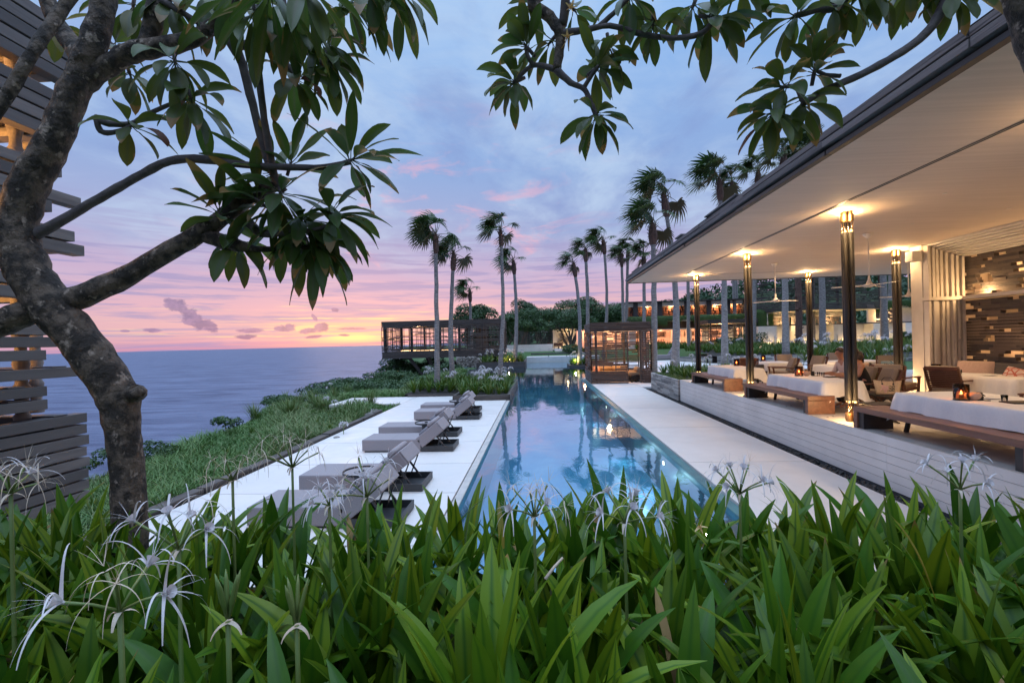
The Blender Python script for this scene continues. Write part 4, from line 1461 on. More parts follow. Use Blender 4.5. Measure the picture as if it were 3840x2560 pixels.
branch(pr, [(2060, -260, RY, 62), (1800, -290, RY, 54), (1500, -230, RY + .05, 46), (1310, -110, RY + .1, 38), (1225, 0, RY + .1, 32), (1262, 38, RY + .1, 28), (1285, 75, RY + .1, 26), (1285, 115, RY + .12, 22), (1278, 162, RY + .12, 20)], 'branch', 'bark', n=10, seed=45)
branch(pr, [(1278, 160, RY + .12, 20), (1310, 190, RY + .12, 16), (1342, 205, RY + .12, 14), (1358, 240, RY + .12, 12), (1370, 268, RY + .12, 11)], 'branch', 'bark_thin', n=8, seed=46)
branch(pr, [(1278, 160, RY + .12, 18), (1235, 150, RY + .15, 13), (1212, 158, RY + .16, 11), (1180, 190, RY + .17, 10)], 'branch', 'bark_thin', n=8, seed=47)
branch(pr, [(1225, 152, RY + .15, 11), (1212, 128, RY + .15, 10), (1208, 108, RY + .15, 9)], 'branch', 'bark_thin', n=8, seed=48)
branch(pr, [(1340, 203, RY + .12, 11), (1360, 172, RY + .1, 10), (1375, 152, RY + .1, 9)], 'branch', 'bark_thin', n=8, seed=49)
branch(pr, [(1282, 78, RY + .1, 22), (1340, 70, RY + .08, 16), (1400, 60, RY + .06, 15), (1470, 78, RY + .04, 15), (1540, 88, RY + .03, 14), (1610, 78, RY, 14), (1640, 45, RY, 13)], 'branch', 'bark_thin', n=9, seed=50)
branch(pr, [(1375, 62, RY + .07, 13), (1410, 30, RY + .06, 12), (1450, -10, RY + .05, 11)], 'branch', 'bark_thin', n=8, seed=51)
branch(pr, [(1300, -105, RY, 22), (1300, -20, RY + .05, 20), (1292, 60, RY + .1, 20)], 'branch', 'bark_thin', n=8, seed=52)
for i, a in enumerate([
        (1207, 105, RY + .15, (-.4, -.4), 12, .24, .9, 1.0, 0, .35, .1), (1178, 192, RY + .17, (-.5, .3), 14, .25, 1.5, 1.0, 0, .35, .1), (1377, 150, RY + .1, (.4, -.3), 13, .25, 1.2, 1.05, 0, .4, .1),
        (1371, 270, RY + .12, (.15, .6), 15, .25, 1.3, 1.0, 0, .4, .1), (1450, -5, RY + .05, (.2, .2), 12, .27, 1.6, 1.0, 0, .3, 0), (1640, 42, RY, (.5, .15), 15, .29, 1.3, 1.05, 0, .3, .1),
        (1590, 20, RY + .1, (-.2, .5), 9, .27, 1.6, .9, 0, .3, 0), (1500, 60, RY + .1, (.0, .6), 8, .24, 1.6, .9, 0, .3, 0), (1225, 10, RY + .2, (-.5, .3), 8, .25, 1.2, .9, 0, .3, 0),
        (1320, 25, RY + .2, (.4, .5), 6, .25, 1.4, .9, 0, .3, 0), (1262, 100, RY + .2, (-.4, .5), 6, .25, 1.5, .8, 0, .35, 0), (1400, 110, RY + .15, (.1, .6), 7, .25, 1.5, .8, 0, .35, 0),
        (1822, 40, RY, (-.4, .2), 13, .27, 1.2, 1.0, 0, .4, 0), (1872, 157, RY + .02, (.0, -.3), 13, .24, 1.4, 1.0, 0, .4, .1), (1798, 200, RY, (-.5, .1), 12, .24, 1.2, 1.0, 0, .35, .1),
        (1775, 262, RY, (-.3, .5), 14, .26, 1.2, .95, 1, .4, .1), (1845, 240, RY + .05, (.2, .5), 8, .25, 1.3, .9, 0, .35, 0), (1915, 10, RY, (.1, .5), 9, .25, 1.4, .9, 0, .4, 0),
        (2010, -20, RY + .05, (.1, .6), 10, .26, 1.3, .9, 0, .35, 0), (2090, -30, RY + .1, (.0, .6), 9, .25, 1.4, .9, 0, .4, 0), (2195, -15, RY, (.2, .7), 10, .26, 1.1, .85, 0, .4, 0), (1960, -30, RY, (-.2, .5), 9, .25, 1.3, .9, 0, .35, 0), (2140, -30, RY + .1, (0, .6), 8, .24, 1.3, .9, 0, .4, 0), (1705, -30, RY, (.3, .4), 8, .26, 1.1, .9, 0, .3, 0)]):
    rosette(pr, a[0], a[1], a[2], a[3], a[4], a[5], 200 + i, a[6], a[7], a[8], a[9], width=.074, fwd=a[10])
for i, (x, y, Y, sx, sy) in enumerate(((1311, 18, RY + .05, 1318, 2), (1303, 85, RY + .08, 1290, 112))):
    c = P(x * D2, y * D2, Y=Y)
    q = P(sx * D2, sy * D2, Y=Y)
    b = MB()
    b.tube([q, (c + q) / 2 + Vector((.008, 0, .004)), c], [.003, .0025, .004], 5)
    for k in range(5):
        an = k * 2 * PI / 5 + i * .4
        d = cx * math.cos(an) + cy * math.sin(an) - cf * .35
        tepal(b, c, d, .040, .022, .3, 5)
    b.build('flower', M['plum_flower'], pr, smooth=True)

# unseen limb and leaf clusters added overhead to shade the near lilies
rg = random.Random(333)
branch(pr, [(2050, -260, RY, 60), (1500, -420, RY - .3, 50), (900, -700, RY - .6, 44)], 'branch', 'bark', n=10, seed=70)
for i in range(20):
    x, y = rg.uniform(-3.6, 3.6), rg.uniform(-2.2, 1.25)
    z = CH + 1.05 * max(y, 0) + rg.uniform(.95, 2.4)
    b = MB()
    c = Vector((x, y, z))
    for k in range(13):
        an = k * 2.399
        el = R(70) - R(95) * (k + .5) / 13
        plum_leaf(b, c, (math.cos(an) * math.cos(el), math.sin(an) * math.cos(el), math.sin(el)), .34 * rg.uniform(.8, 1.1), .095, rg.uniform(.8, 1.6), max(0, min(1, rg.gauss(.3, .2))), 6, seed=9000 + i * 20 + k)
    b.tube([c + Vector((rg.uniform(-.3, .3), -.2, .9)), c + Vector((.05, -.05, .3)), c], [.016, .013, .011], 6, 0, a=.9)
    b.build('leaf_cluster', M['plum'], pr, smooth=True)
# ------------------------------------------------------------------ fan palms bent by the wind


def fan_leaf(b, o, d, pet, rad, seed, wind, old=False, nseg=22):
    r2 = random.Random(seed)
    o = Vector(o)
    d = Vector(d).normalized()
    pts = [o]
    p = o.copy()
    for i in range(5):
        p = p + d * pet / 5
        d = (d + wind * .10 + Vector((0, 0, -.05))).normalized()
        pts.append(p.copy())
    b.tube(pts, [.022, .019, .016, .013, .011, .010], 5, 0, a=.75, cap=False)
    ax = (d + wind * .45 + Vector((0, 0, -.28))).normalized()
    side = ax.cross(Vector((0, 0, 1)))
    side = side.normalized() if side.length > .1 else Vector((0, 1, 0))
    tl = r2.uniform(-.9, .9)
    nn = side.cross(ax)
    side = (side * math.cos(tl) + nn * math.sin(tl)).normalized()
    nn = side.cross(ax).normalized()
    h = pts[-1]
    vs, fs, aa = [], [], []
    base_lv = .75 if old else max(0, min(.6, r2.gauss(.12, .12)))
    for k in range(nseg):
        ph = R(-115) + R(230) * (k + .5) / nseg
        dv = ax * math.cos(ph) + side * math.sin(ph)
        wv = -ax * math.sin(ph) + side * math.cos(ph)
        L_ = rad * (.80 + .20 * math.cos(ph * .7)) * r2.uniform(.9, 1.08)
        wd = L_ * R(230) / nseg * .62
        q = h + nn * .02 * (1 if k % 2 else -1)
        o_ = len(vs)
        rowlv = []
        for t, w in ((.03, .10), (.34, .52), (.62, .42), (.85, .20), (1.0, .02)):
            bend = wind * (t ** 2.2) * rad * .34 + Vector((0, 0, -1)) * (t ** 2.2) * rad * (.18 + .22 * r2.random() * t)
            c = q + dv * L_ * t + bend + nn * .05 * math.sin(ph * 3) * t
            vs += [c - wv * wd * w, c + wv * wd * w]
            rowlv += [min(1, base_lv + (.55 * max(0, t - .72)) + r2.uniform(-.03, .03))] * 2
        aa += rowlv
        for i in range(4):
            fs.append((o_ + 2 * i, o_ + 2 * i + 1, o_ + 2 * i + 3, o_ + 2 * i + 2))
    b.add(vs, fs, 0, [max(0, min(1, x)) for x in aa])


def palm_crown_mesh(seed, n, pet, rad, wind, boot=True):
    r2 = random.Random(seed)
    b = MB()
    for i in range(n):
        an = i * 2.399 + seed
        u = (i + .5) / n
        el = R(82) - R(95) * u
        d = Vector((math.cos(an) * math.cos(el), math.sin(an) * math.cos(el) * .8, math.sin(el)))
        d = (d + wind * (.35 + .2 * r2.random())).normalized()
        fan_leaf(b, (0, 0, .1 * r2.random()), d, pet * r2.uniform(.75, 1.1), rad * r2.uniform(.85, 1.1), seed * 77 + i, wind, u > .86)
    for i in range(7):                                   # short dead stubs and skirts
        an = i * .9 + seed
        d = Vector((math.cos(an), math.sin(an), .7)).normalized()
        b.tube([(0, 0, -.45 + .06 * i), Vector((0, 0, -.45 + .06 * i)) + d * .22, Vector((0, 0, -.4 + .06 * i)) + d * .36], [.03, .02, .01], 4, 0, a=.9)
    return b


WIND = Vector((-.85, -.1, -.05))
CROWNS = []
for s, (n, pet, rad) in enumerate(((12, .78, .82), (10, .74, .76), (13, .78, .76), (9, .66, .70), (11, .88, .86))):
    bb = palm_crown_mesh(10 + s, n, pet, rad, WIND * (.7, 1.0, .8, 1.15, .9)[s])
    me_o = bb.build('crown', M['palm_leaf'], smooth=True)
    CROWNS.append(me_o.data)
    bpy.data.objects.remove(me_o)


def palm(base, top, r0, r1, crown, sc, label, bend=.0, rz=0.0, rough=False, group='wind-bent fan palms around the pool', lit=False):
    base, top = Vector(base), Vector(top)
    r = thing('fan_palm', label, 'palm tree', base, group)
    H = (top - base).length
    rg = random.Random(int(abs(base.x * 77 + base.y * 13)) + 3)
    pts, rad = [], []
    n = 16
    for i in range(n + 1):
        t = i / n
        p = base.lerp(top, t) + Vector((1, .3, 0)) * bend * math.sin(PI * t) + Vector((rg.uniform(-1, 1), rg.uniform(-1, 1), 0)) * .02
        pts.append(p)
        k = (1 - t) ** 1.3
        rad.append((r1 + (r0 - r1) * k) * (1 + .25 * math.exp(-t * H / .35)) * (1 + rg.uniform(-.025, .025)))
    b = MB()
    if r0 > .25 and not rough:
        rad = [q * .78 for q in rad]
    b.tube(pts, rad, 12, bump=.03 if not rough else .1, rng=rg)
    if rough:
        for i in range(90):
            t = rg.uniform(.0, .97)
            p = base.lerp(top, t)
            an = rg.uniform(0, 6.28)
            d = Vector((math.cos(an), math.sin(an), 0))
            b.bar(p + d * r1 * .8, p + d * (r0 * 1.35) + Vector((0, 0, .20)), .12, .04)
    b.build('trunk', M['palm_trunk' if not rough else 'palm_boot'], r, smooth=not rough)
    up = (pts[-1] - pts[-3]).normalized()
    b = MB()
    c = pts[-1]
    bl = .80 * sc
    b.tube([c - up * bl * .2, c, c + up * bl * .35, c + up * bl * .8, c + up * bl * 1.05], [r1 * 1.0, r1 * 1.45, r1 * 1.65, r1 * 1.3, r1 * .9], 10, bump=.08, rng=rg)
    for i in range(16):
        an = i * 2.4
        d = Vector((math.cos(an), math.sin(an), 0))
        z = c + up * bl * (.15 + .8 * i / 16)
        b.bar(z + d * r1 * 1.2, z + d * r1 * 2.0 + Vector((0, 0, .16)), .05, .02)
    b.build('boot', M['palm_boot'], r)
    o = bpy.data.objects.new('crown', CROWNS[crown])
    COL.objects.link(o)
    o.parent = r
    o.location = c + up * bl * 1.0 - base
    o.rotation_euler = (0, 0, rz)
    o.scale = (sc,) * 3
    return r


def ppalm(bx, by, tx, ty, Y, r0, r1, crown, sc, label, gz, bend=0.0, rz=0.0, rough=False, dY=0.0):
    """palm from its base and top pixels; the base stands on height gz at depth Y"""
    b0 = P(bx, by, Y=Y)
    t0 = P(tx, ty, Y=Y + dY)
    b0 = Vector((b0.x + (b0.x - t0.x) * 0, Y, gz))
    return palm(b0, t0, r0, r1, crown, sc, label, bend, rz, rough)


ppalm(1640, 1427, 1634, 940, 24.0, .16, .095, 0, 1.06, 'tallest fan palm in the timber-edged planter, its fronds blown over the sea', .1)
ppalm(1697, 1416, 1700, 1005, 25.5, .155, .10, 2, 1.0, 'fan palm with two spread lobes of fronds standing second in the planter beside the deck', .1, bend=-.12)
ppalm(1870, 1411, 1879, 915, 26.0, .15, .085, 2, 1.0, 'fan palm at the pool corner of the planter, leaning trunk and two-lobed crown', .1, bend=.16, rz=.3)
ppalm(1930, 1325, 1928, 1022, 48.5, .24, .15, 1, 1.55, 'fan palm in the far planter across the water, crown beside the tall pool-corner palm', .45, bend=.2, rz=.2)
ppalm(1768, 1320, 1763, 1125, 60, .24, .17, 1, 1.65, 'small fan palm behind the slatted villa, its crown crossing the pool-corner palm', .6, rz=.4)
ppalm(2172, 1340, 2157, 1030, 45.5, .22, .15, 3, 1.45, 'slim fan palm in the little planter at the far pool end, tuft blown sideways', .1, bend=.25)
ppalm(2200, 1310, 2197, 975, 50, .24, .16, 3, 1.55, 'fan palm rising behind the pool cabana roof corner, bent tuft', .5, bend=.15, rz=-.2)
ppalm(2262, 1310, 2266, 945, 51, .26, .17, 1, 1.6, 'tall fan palm behind the cabana with fronds streaming over a bare neck', .5, bend=.35, rz=-.2)
ppalm(2341, 1310, 2332, 995, 56, .22, .15, 3, 1.6, 'thin fan palm of a close pair behind the cabana, lower crown', .8, rz=-.1)
ppalm(2346, 1310, 2354, 972, 57, .24, .16, 1, 1.5, 'thin fan palm of a close pair behind the cabana, higher crown at the roof corner', .8, rz=.4)
ppalm(2417, 1310, 2414, 1000, 47, .22, .15, 2, 1.5, 'fan palm whose crown shows just above the roof corner behind the cabana', .5, rz=.6)
ppalm(2451, 1392, 2449, 905, 27.6, .27, .17, 4, 1.25, 'thick pale-trunked fan palm right beside the cabana with shaggy windblown crown', .4, bend=.05, rz=.1)
ppalm(2531, 1368, 2499, 800, 31.5, .36, .16, 4, 1.5, 'stout fan palm whose shaggy crown streams highest beside the roof edge', .4, bend=.35, rz=-.15)
ppalm(2718, 1361, 2702, 740, 33.5, .33, .15, 4, 1.5, 'fan palm standing over the pavilion roof with fronds blown far to one side', .4, bend=.1, rz=.15)
ppalm(2582, 1300, 2580, 985, 52, .21, .16, 3, 1.5, 'thin palm trunk in front of the glowing lattice windows, crown above the roof', .9, rz=.5)
ppalm(2757, 1290, 2745, 720, 58, .24, .16, 2, 1.7, 'fan palm whose crown tips peek over the pavilion roof, one of a thin leaning pair', .9, bend=.0, rz=.3, )
ppalm(2768, 1290, 2749, 760, 60, .24, .16, 1, 1.5, 'second of the thin leaning pair of palms above the dark far cabana', .9)
ppalm(2826, 1320, 2842, 690, 46.5, .30, .17, 2, 1.6, 'pale palm trunk between the front posts, ahead of the slatted upper floor', .9, bend=-.1)
ppalm(2947, 1335, 2938, 650, 36, .34, .20, 2, 1.5, 'thick smooth palm trunk crossing in front of the slatted upper floor', .5)
ppalm(2997, 1308, 2988, 640, 44, .30, .21, 4, 1.2, 'dark rough palm trunk covered with old leaf stubs', .9, rough=True)
ppalm(3050, 1300, 3043, 640, 50, .28, .19, 2, 1.5, 'slim pale palm trunk just beyond the back-row bronze column', .9)
ppalm(3085, 1290, 3068, 600, 43, .38, .24, 4, 1.6, 'pale palm trunk before the lit niche under the slatted floor', .9, bend=.1)
ppalm(3318, 1305, 3302, 600, 46, .42, .26, 4, 1.6, 'swollen-footed pale palm lit from below near the far hedge', .9)
ppalm(3342, 1298, 3338, 600, 52, .34, .24, 2, 1.6, 'palm trunk half hidden by the last bronze column', .9)

# ------------------------------------------------------------------ planters and lily beds
FARP = []
for s in range(5):
    o = lily_clump('bed_lily', 300 + s, n=20, lmin=.50, lmax=.78, w=.060, nseg=4, mat='lily_far')
    FARP.append(o.data)
    bpy.data.objects.remove(o)


def puff_mesh(seed):
    r2 = random.Random(seed)
    b = MB()
    b.tube([(0, 0, -.85), (.02, 0, -.4), (0, 0, 0)], [.012, .012, .01], 5, 1)
    for i in range(6):
        an = i * 2.399
        u = (i + .5) / 6
        d = Vector((math.cos(an) * (.4 + .7 * u), math.sin(an) * (.4 + .7 * u), 1 - .6 * u)).normalized()
        c = d * .10
        b.tube([(0, 0, 0), c], [.005, .005], 4, 1)
        q = Vector((0, 0, 1)).rotation_difference(d).to_matrix()
        b.lathe([(.008, 0), (.03, .03)], c, 8, 0, cap=False, M=q)
        for k in range(6):
            a2 = k * PI / 3 + r2.random()
            tepal(b, c, q @ Vector((math.cos(a2), math.sin(a2), .6)), .12 * r2.uniform(.8, 1.1), .017, 2.2, 5, 0)
    return b


PUFFS = []
for s in range(3):
    o = puff_mesh(s).build('bed_lily_bloom', [M['petal'], M['stem']], smooth=True)
    PUFFS.append(o.data)
    bpy.data.objects.remove(o)


def put(data, name, loc, rz, sc, label, cat, group, tilt=0.0):
    o = bpy.data.objects.new(name, data)
    COL.objects.link(o)
    o.location = loc
    o.rotation_euler = (tilt * math.cos(rz * 3), tilt * math.sin(rz * 3), rz)
    o.scale = (sc,) * 3 if not isinstance(sc, tuple) else sc
    return tag(o, label, cat, group)


def bed(rects, z, n, lab, grp, blooms, blab, bgrp, seed, sc=(.85, 1.15), stuff=None):
    rg = random.Random(seed)
    tot = sum((r[1] - r[0]) * (r[3] - r[2]) for r in rects)
    if stuff:
        b = MB()
    for (x0, x1, y0, y1) in rects:
        ar = (x1 - x0) * (y1 - y0)
        k = max(1, round(n * ar / tot))
        ny = max(1, round(math.sqrt(k * (y1 - y0) / (x1 - x0))))
        nx = max(1, math.ceil(k / ny))
        for j in range(ny):
            for i in range(nx):
                x = x0 + (i + .5 + rg.uniform(-.35, .35)) * (x1 - x0) / nx
                y = y0 + (j + .5 + rg.uniform(-.35, .35)) * (y1 - y0) / ny
                s = rg.uniform(*sc)
                if stuff:
                    lily_clump('', rg.randrange(10 ** 6), 13, .5 * s, .8 * s, .07, 3, at=(x, y, z), b=b)
                else:
                    put(FARP[rg.randrange(5)], 'bed_lily', (x, y, z), rg.uniform(0, 6.28), s, lab, 'lily plant', grp, .08)
    if stuff:
        o = b.build(stuff, M['lily_far'], smooth=True, kind='stuff')
        o['label'] = lab
    for i in range(blooms):
        r = rects[rg.randrange(len(rects))] if rg.random() < .5 else max(rects, key=lambda q: (q[1] - q[0]) * (q[3] - q[2]))
        x, y = rg.uniform(r[0], r[1]), rg.uniform(r[2], r[3])
        s = rg.uniform(.9, 1.25) * (sc[0] + sc[1]) / 2
        put(PUFFS[rg.randrange(3)], 'bed_lily_bloom', (x, y, z + rg.uniform(.62, .90) * s), rg.uniform(0, 6.28), s, blab, 'lily bloom', bgrp, .15)


def planter(name, label, walls, mat, rg, course=.085, soil=None, parts=True):
    """low retaining wall of stacked timbers or slabs; WALLS: (p, q, z0, z1)"""
    t = thing(name, label, 'planter', (walls[0][0][0], walls[0][0][1], walls[0][2]))
    for (p, q, z0, z1) in walls:
        b = MB()
        p3, q3 = Vector((p[0], p[1], 0)), Vector((q[0], q[1], 0))
        d = (q3 - p3)
        L_ = d.length
        d /= L_
        nrm = Vector((d.y, -d.x, 0))
        z = z0
        n = max(1, round((z1 - z0) / course))
        hh = (z1 - z0) / n
        for k in range(n):
            s = 0
            while s < L_ - .01:
                e = min(L_, s + rg.uniform(.45, 1.3) * (course / .085))
                if L_ - e < .2:
                    e = L_
                pr = rg.uniform(0, .018)
                c = p3 + d * (s + e) / 2 + nrm * pr
                Mx = Matrix((d, -nrm, Vector((0, 0, 1)))).transposed()
                b.obox((c.x, c.y, z + hh / 2), (e - s - .006, .12, hh - .004), Mx, 0, rg.random())
                s = e
            z += hh
        b.build('wall', M[mat], t)
    if soil:
        b = MB()
        for (x0, x1, y0, y1, z) in soil:
            b.box(x0, x1, y0, y1, z - .5, z)
        b.build('soil', M['soil'], t)
    return t


rg = random.Random(41)
planter('timber_planter', 'low timber-edged planter of lilies and palms at the far end of the lounger deck',
        [((-3.80, 19.97), (-1.38, 19.97), -.02, .24), ((-1.38, 19.97), (-1.38, 27.62), -.3, .24), ((-6.4, 21.82), (-3.80, 21.82), -.02, .10), ((-3.80, 21.80), (-3.80, 20.05), -.02, .22)],
        'dark_wood', rg, soil=[(-3.74, -1.45, 20.04, 27.6, .14), (-6.6, -3.742, 21.9, 27.6, .11)])
bed([(-3.7, -1.5, 20.3, 27.4), (-6.5, -3.75, 22.1, 27.4)], .12, 92, 'arching spider lily clump in the timber-edged planter beyond the loungers', 'lilies in the timber-edged planter', 34,
    'white spider lily bloom above the timber-edged planter beyond the loungers', 'white blooms in the timber-edged planter', 51, sc=(.85, 1.2))
planter('timber_planter', 'far dark timber planter of lilies standing in the water before the slatted villa',
        [((-6.4, 46.9), (-1.48, 46.3), -.3, .47), ((-1.48, 46.3), (-1.55, 55.0), -.3, .47), ((-6.4, 55.0), (-6.4, 46.9), -.3, .47)], 'dark_wood', rg, course=.14, soil=[(-6.3, -1.58, 46.9, 55, .36)])
bed([(-6.2, -1.6, 47.2, 52)], .36, 34, 'spider lily clump in the far timber planter standing in the water', 'lilies in the far timber planter', 26,
    'white bloom in the far timber planter before the slatted villa', 'white blooms in the far timber planter', 52, sc=(1.1, 1.5))
planter('timber_planter', 'little dark planter at the far pool end beside the cabana', [((3.05, 44.6), (6.0, 44.0), -.3, .10), ((3.0, 48), (3.05, 44.6), -.3, .10)], 'dark_wood', rg, course=.13, soil=[(3.1, 6, 44.7, 48, .06)])
bed([(3.2, 5.6, 44.9, 47.8)], .05, 16, 'spider lily clump in the little planter at the far pool end', 'lilies in the little pool-end planter', 6, 'white bloom in the little pool-end planter', 'white blooms in the little pool-end planter', 53, sc=(1.0, 1.4))
planter('stone_planter', 'grey split-slate planter wall closing the end of the dining terrace', [((5.65, 23.15), (5.65, 18.72), 0, .83), ((10.5, 23.15), (5.65, 23.15), 0, .83), ((10.5, 18.8), (10.5, 23.15), .3, .8)], 'slate', rg, course=.075,
        soil=[(5.72, 10.44, 18.78, 23.08, .78)])
bed([(5.9, 10.3, 19.9, 22.9), (6.6, 9.8, 19.5, 19.9)], .76, 62, 'bright green spider lily clump in the slate planter at the terrace end', 'lilies in the slate planter', 16,
    'white spider lily bloom in the slate planter at the terrace end', 'white blooms in the slate planter', 54, sc=(.7, .95))
# grass rim of the slate planter
b = MB()
rg = random.Random(9)
for i in range(2600):
    x, y = (rg.uniform(5.72, 6.1), rg.uniform(19.2, 23.05)) if i % 2 else (rg.uniform(5.72, 9.5), rg.uniform(18.85, 19.5))
    h = rg.uniform(.06, .17)
    a = rg.uniform(0, 6.28)
    d = Vector((math.cos(a), math.sin(a), 0))
    b.add([(x - d.y * .006, y + d.x * .006, .78), (x + d.y * .006, y - d.x * .006, .78), Vector((x, y, .78 + h)) + d * h * .5], [(0, 1, 2)], 0, rg.random() * .6)
o = b.build('fringe_grass', M['grass'], kind='stuff')

# ground of the garden beyond: paving, low walls, beds
GP = .44
slabs('garden_paving', 6.4, 20.0, [23.4, 27, 31, 35, 39.2, 43], GP + .02, M['white_stone'], xs=[6.4, 9, 12, 16, 20.0])
rg = random.Random(42)
planter('stone_planter', 'low grey stone wall before the lawn in the garden behind the cabana', [((12.3, 40.6), (13.4, 36.2), GP, GP + .42), ((20.5, 40.8), (12.3, 40.6), GP, GP + .42)], 'slate', rg, course=.1, soil=[(13.2, 20.5, 36.5, 40.6, GP + .36)])
planter('stone_planter', 'low grey stone wall with lilies behind the dining terrace', [((13.6, 35.6), (38.0, 33.0), GP, GP + .60)], 'slate', rg, course=.1)
b = MB()
b.add([(13.6, 36.0, GP + .56), (40, 33.6, GP + .56), (46, 47, 1.25), (15.5, 47, 1.25)], [(0, 1, 2, 3)])
b.build('bed_ground', M['soil'], kind='structure')
bed([(15.5, 26, 36.3, 42), (26, 39, 35.2, 42)], .95, 420, 'thick bed of spider lilies behind the dining terrace', '', 0, '', '', 55, sc=(.9, 1.3), stuff='lily_bed')
bed([(14.5, 40, 42, 47)], 1.15, 260, 'thick far bed of spider lilies below the lit villa walls', '', 0, '', '', 56, sc=(1.1, 1.5), stuff='lily_bed')
rg = random.Random(57)
for i in range(80):
    x, y = rg.uniform(14.5, 38), rg.uniform(35.6, 46.8)
    put(PUFFS[rg.randrange(3)], 'bed_lily_bloom', (x, y, .95 + (y - 36) * .03 + rg.uniform(.75, 1.1)), rg.uniform(0, 6), rg.uniform(.85, 1.25), 'white spider lily bloom in the thick bed behind the dining terrace', 'lily bloom', 'white blooms in the bed behind the terrace', .2)
bed([(11.5, 24, 52.5, 56.2)], 1.15, 190, 'row of dark lilies along the foot of the lit villa', '', 0, '', '', 58, sc=(1.2, 1.7), stuff='lily_bed')
planter('stone_planter', 'low dark wall holding the lily row at the foot of the lit villa', [((11.0, 52.2), (24.5, 52.2), .8, 1.2)], 'slate', rg, course=.13)
# tall flowering clump rising beside the back tables
for i in range(26):
    x, y = rg.uniform(13.2, 17.2), rg.uniform(21.8, 24.5)
    z = .5 + rg.uniform(0, .75)
    put(FARP[rg.randrange(5)], 'tall_lily', (x, y, z), rg.uniform(0, 6.2), rg.uniform(1.1, 1.5), 'tall spider lily clump crowding the back edge of the dining terrace', 'lily plant', 'tall lilies behind the back tables', .1)
for i in range(44):
    x, y = rg.uniform(13.0, 17.2), rg.uniform(21.6, 24.4)
    put(PUFFS[rg.randrange(3)], 'tall_lily_bloom', (x, y, 1.15 + rg.random() * 1.45), rg.uniform(0, 6.2), rg.uniform(1.0, 1.35), 'white bloom among the tall lilies at the back edge of the dining terrace', 'lily bloom', 'white blooms of the tall lilies', .2)

# ------------------------------------------------------------------ meadow on the cliff bank
b = MB()
rg = random.Random(61)
for i in range(60000):
    y = 3.7 + (rg.random() ** 1.55) * 40
    ex = edge_x(y)
    xr = -6.28 if y < 17.2 else (-6.02 if y < 19.3 else (-9.3 if y < 21.9 else -6.7))
    x = rg.uniform(ex - 1.2, xr)
    z = land(x, y)
    h = rg.uniform(.14, .42) * (1.0 + .5 * math.sin(x * 2.1 + y * 1.3))
    a = rg.uniform(0, 6.28)
    d = Vector((math.cos(a), math.sin(a), 0))
    w = .006 + .0005 * y
    p = Vector((x, y, z - .02))
    m_ = p + Vector((0, 0, h * .6)) + d * h * .22
    e = p + Vector((0, 0, h * .85)) + d * h * .7
    lv = max(0, min(1, rg.gauss(.25 + .25 * math.sin(x * .9 + y * .55), .22)))
    s = Vector((-d.y, d.x, 0)) * w
    b.add([p - s, p + s, m_ + s * .8, m_ - s * .8, e], [(0, 1, 2, 3), (3, 2, 4)], 0, lv)
b.build('meadow_grass', M['grass'], kind='stuff')


def tuft(name, x, y, n, h, seed, mat, lab, w=.012, cat='grass tuft', group=None):
    r2 = random.Random(seed)
    b = MB()
    z = land(x, y) - .03
    for i in range(n):
        lily_leaf(b, (x + r2.gauss(0, .06), y + r2.gauss(0, .06), z), r2.uniform(0, 6.28), h * r2.uniform(.6, 1.1), w * r2.uniform(.7, 1.3), r2.uniform(.05, .6), r2.uniform(.4, 1.6), 5, 0, max(0, min(1, r2.gauss(.4, .25))), .3)
    return tag(b.build(name, M[mat], smooth=True), lab, cat, group)


rg = random.Random(62)
p = P(1392, 1520, z=0)
tuft('feather_grass', p.x, p.y, 170, .95, 1, 'grass', 'feathery grass tuft drooping over the inner corner of the deck', .010)
for i in range(26):
    y = rg.uniform(5, 20)
    x = rg.uniform(edge_x(y) + .3, -6.5) if y < 17 else rg.uniform(edge_x(y) + .3, -9.4)
    s = rg.uniform(.3, .55)
    o = put(FARP[rg.randrange(5)], 'bank_lily', (x, y, land(x, y)), rg.uniform(0, 6), s * 1.3, 'small strap-leaved plant growing in the meadow of the bank', 'plant', 'strap-leaved plants on the bank', .1)
for i in range(16):
    y = rg.uniform(15, 30)
    x = rg.uniform(edge_x(y) - .2, edge_x(y) + 3)
    tuft('grass_tuft', x, y, 80, rg.uniform(.7, 1.1), 30 + i, 'grass', 'feathery tuft of tall grass on the edge of the bank', .02, group='feathery tufts on the bank edge')
for i, (px, py) in enumerate(((1225, 1525), (1255, 1540), (1240, 1462), (1290, 1640))):
    p = P(px, py, z=-.1)
    put(PUFFS[i % 3], 'bank_bloom', (p.x, p.y, .22), i, 1.1, 'white bloom lying low in the meadow of the bank', 'lily bloom', 'white blooms on the bank')


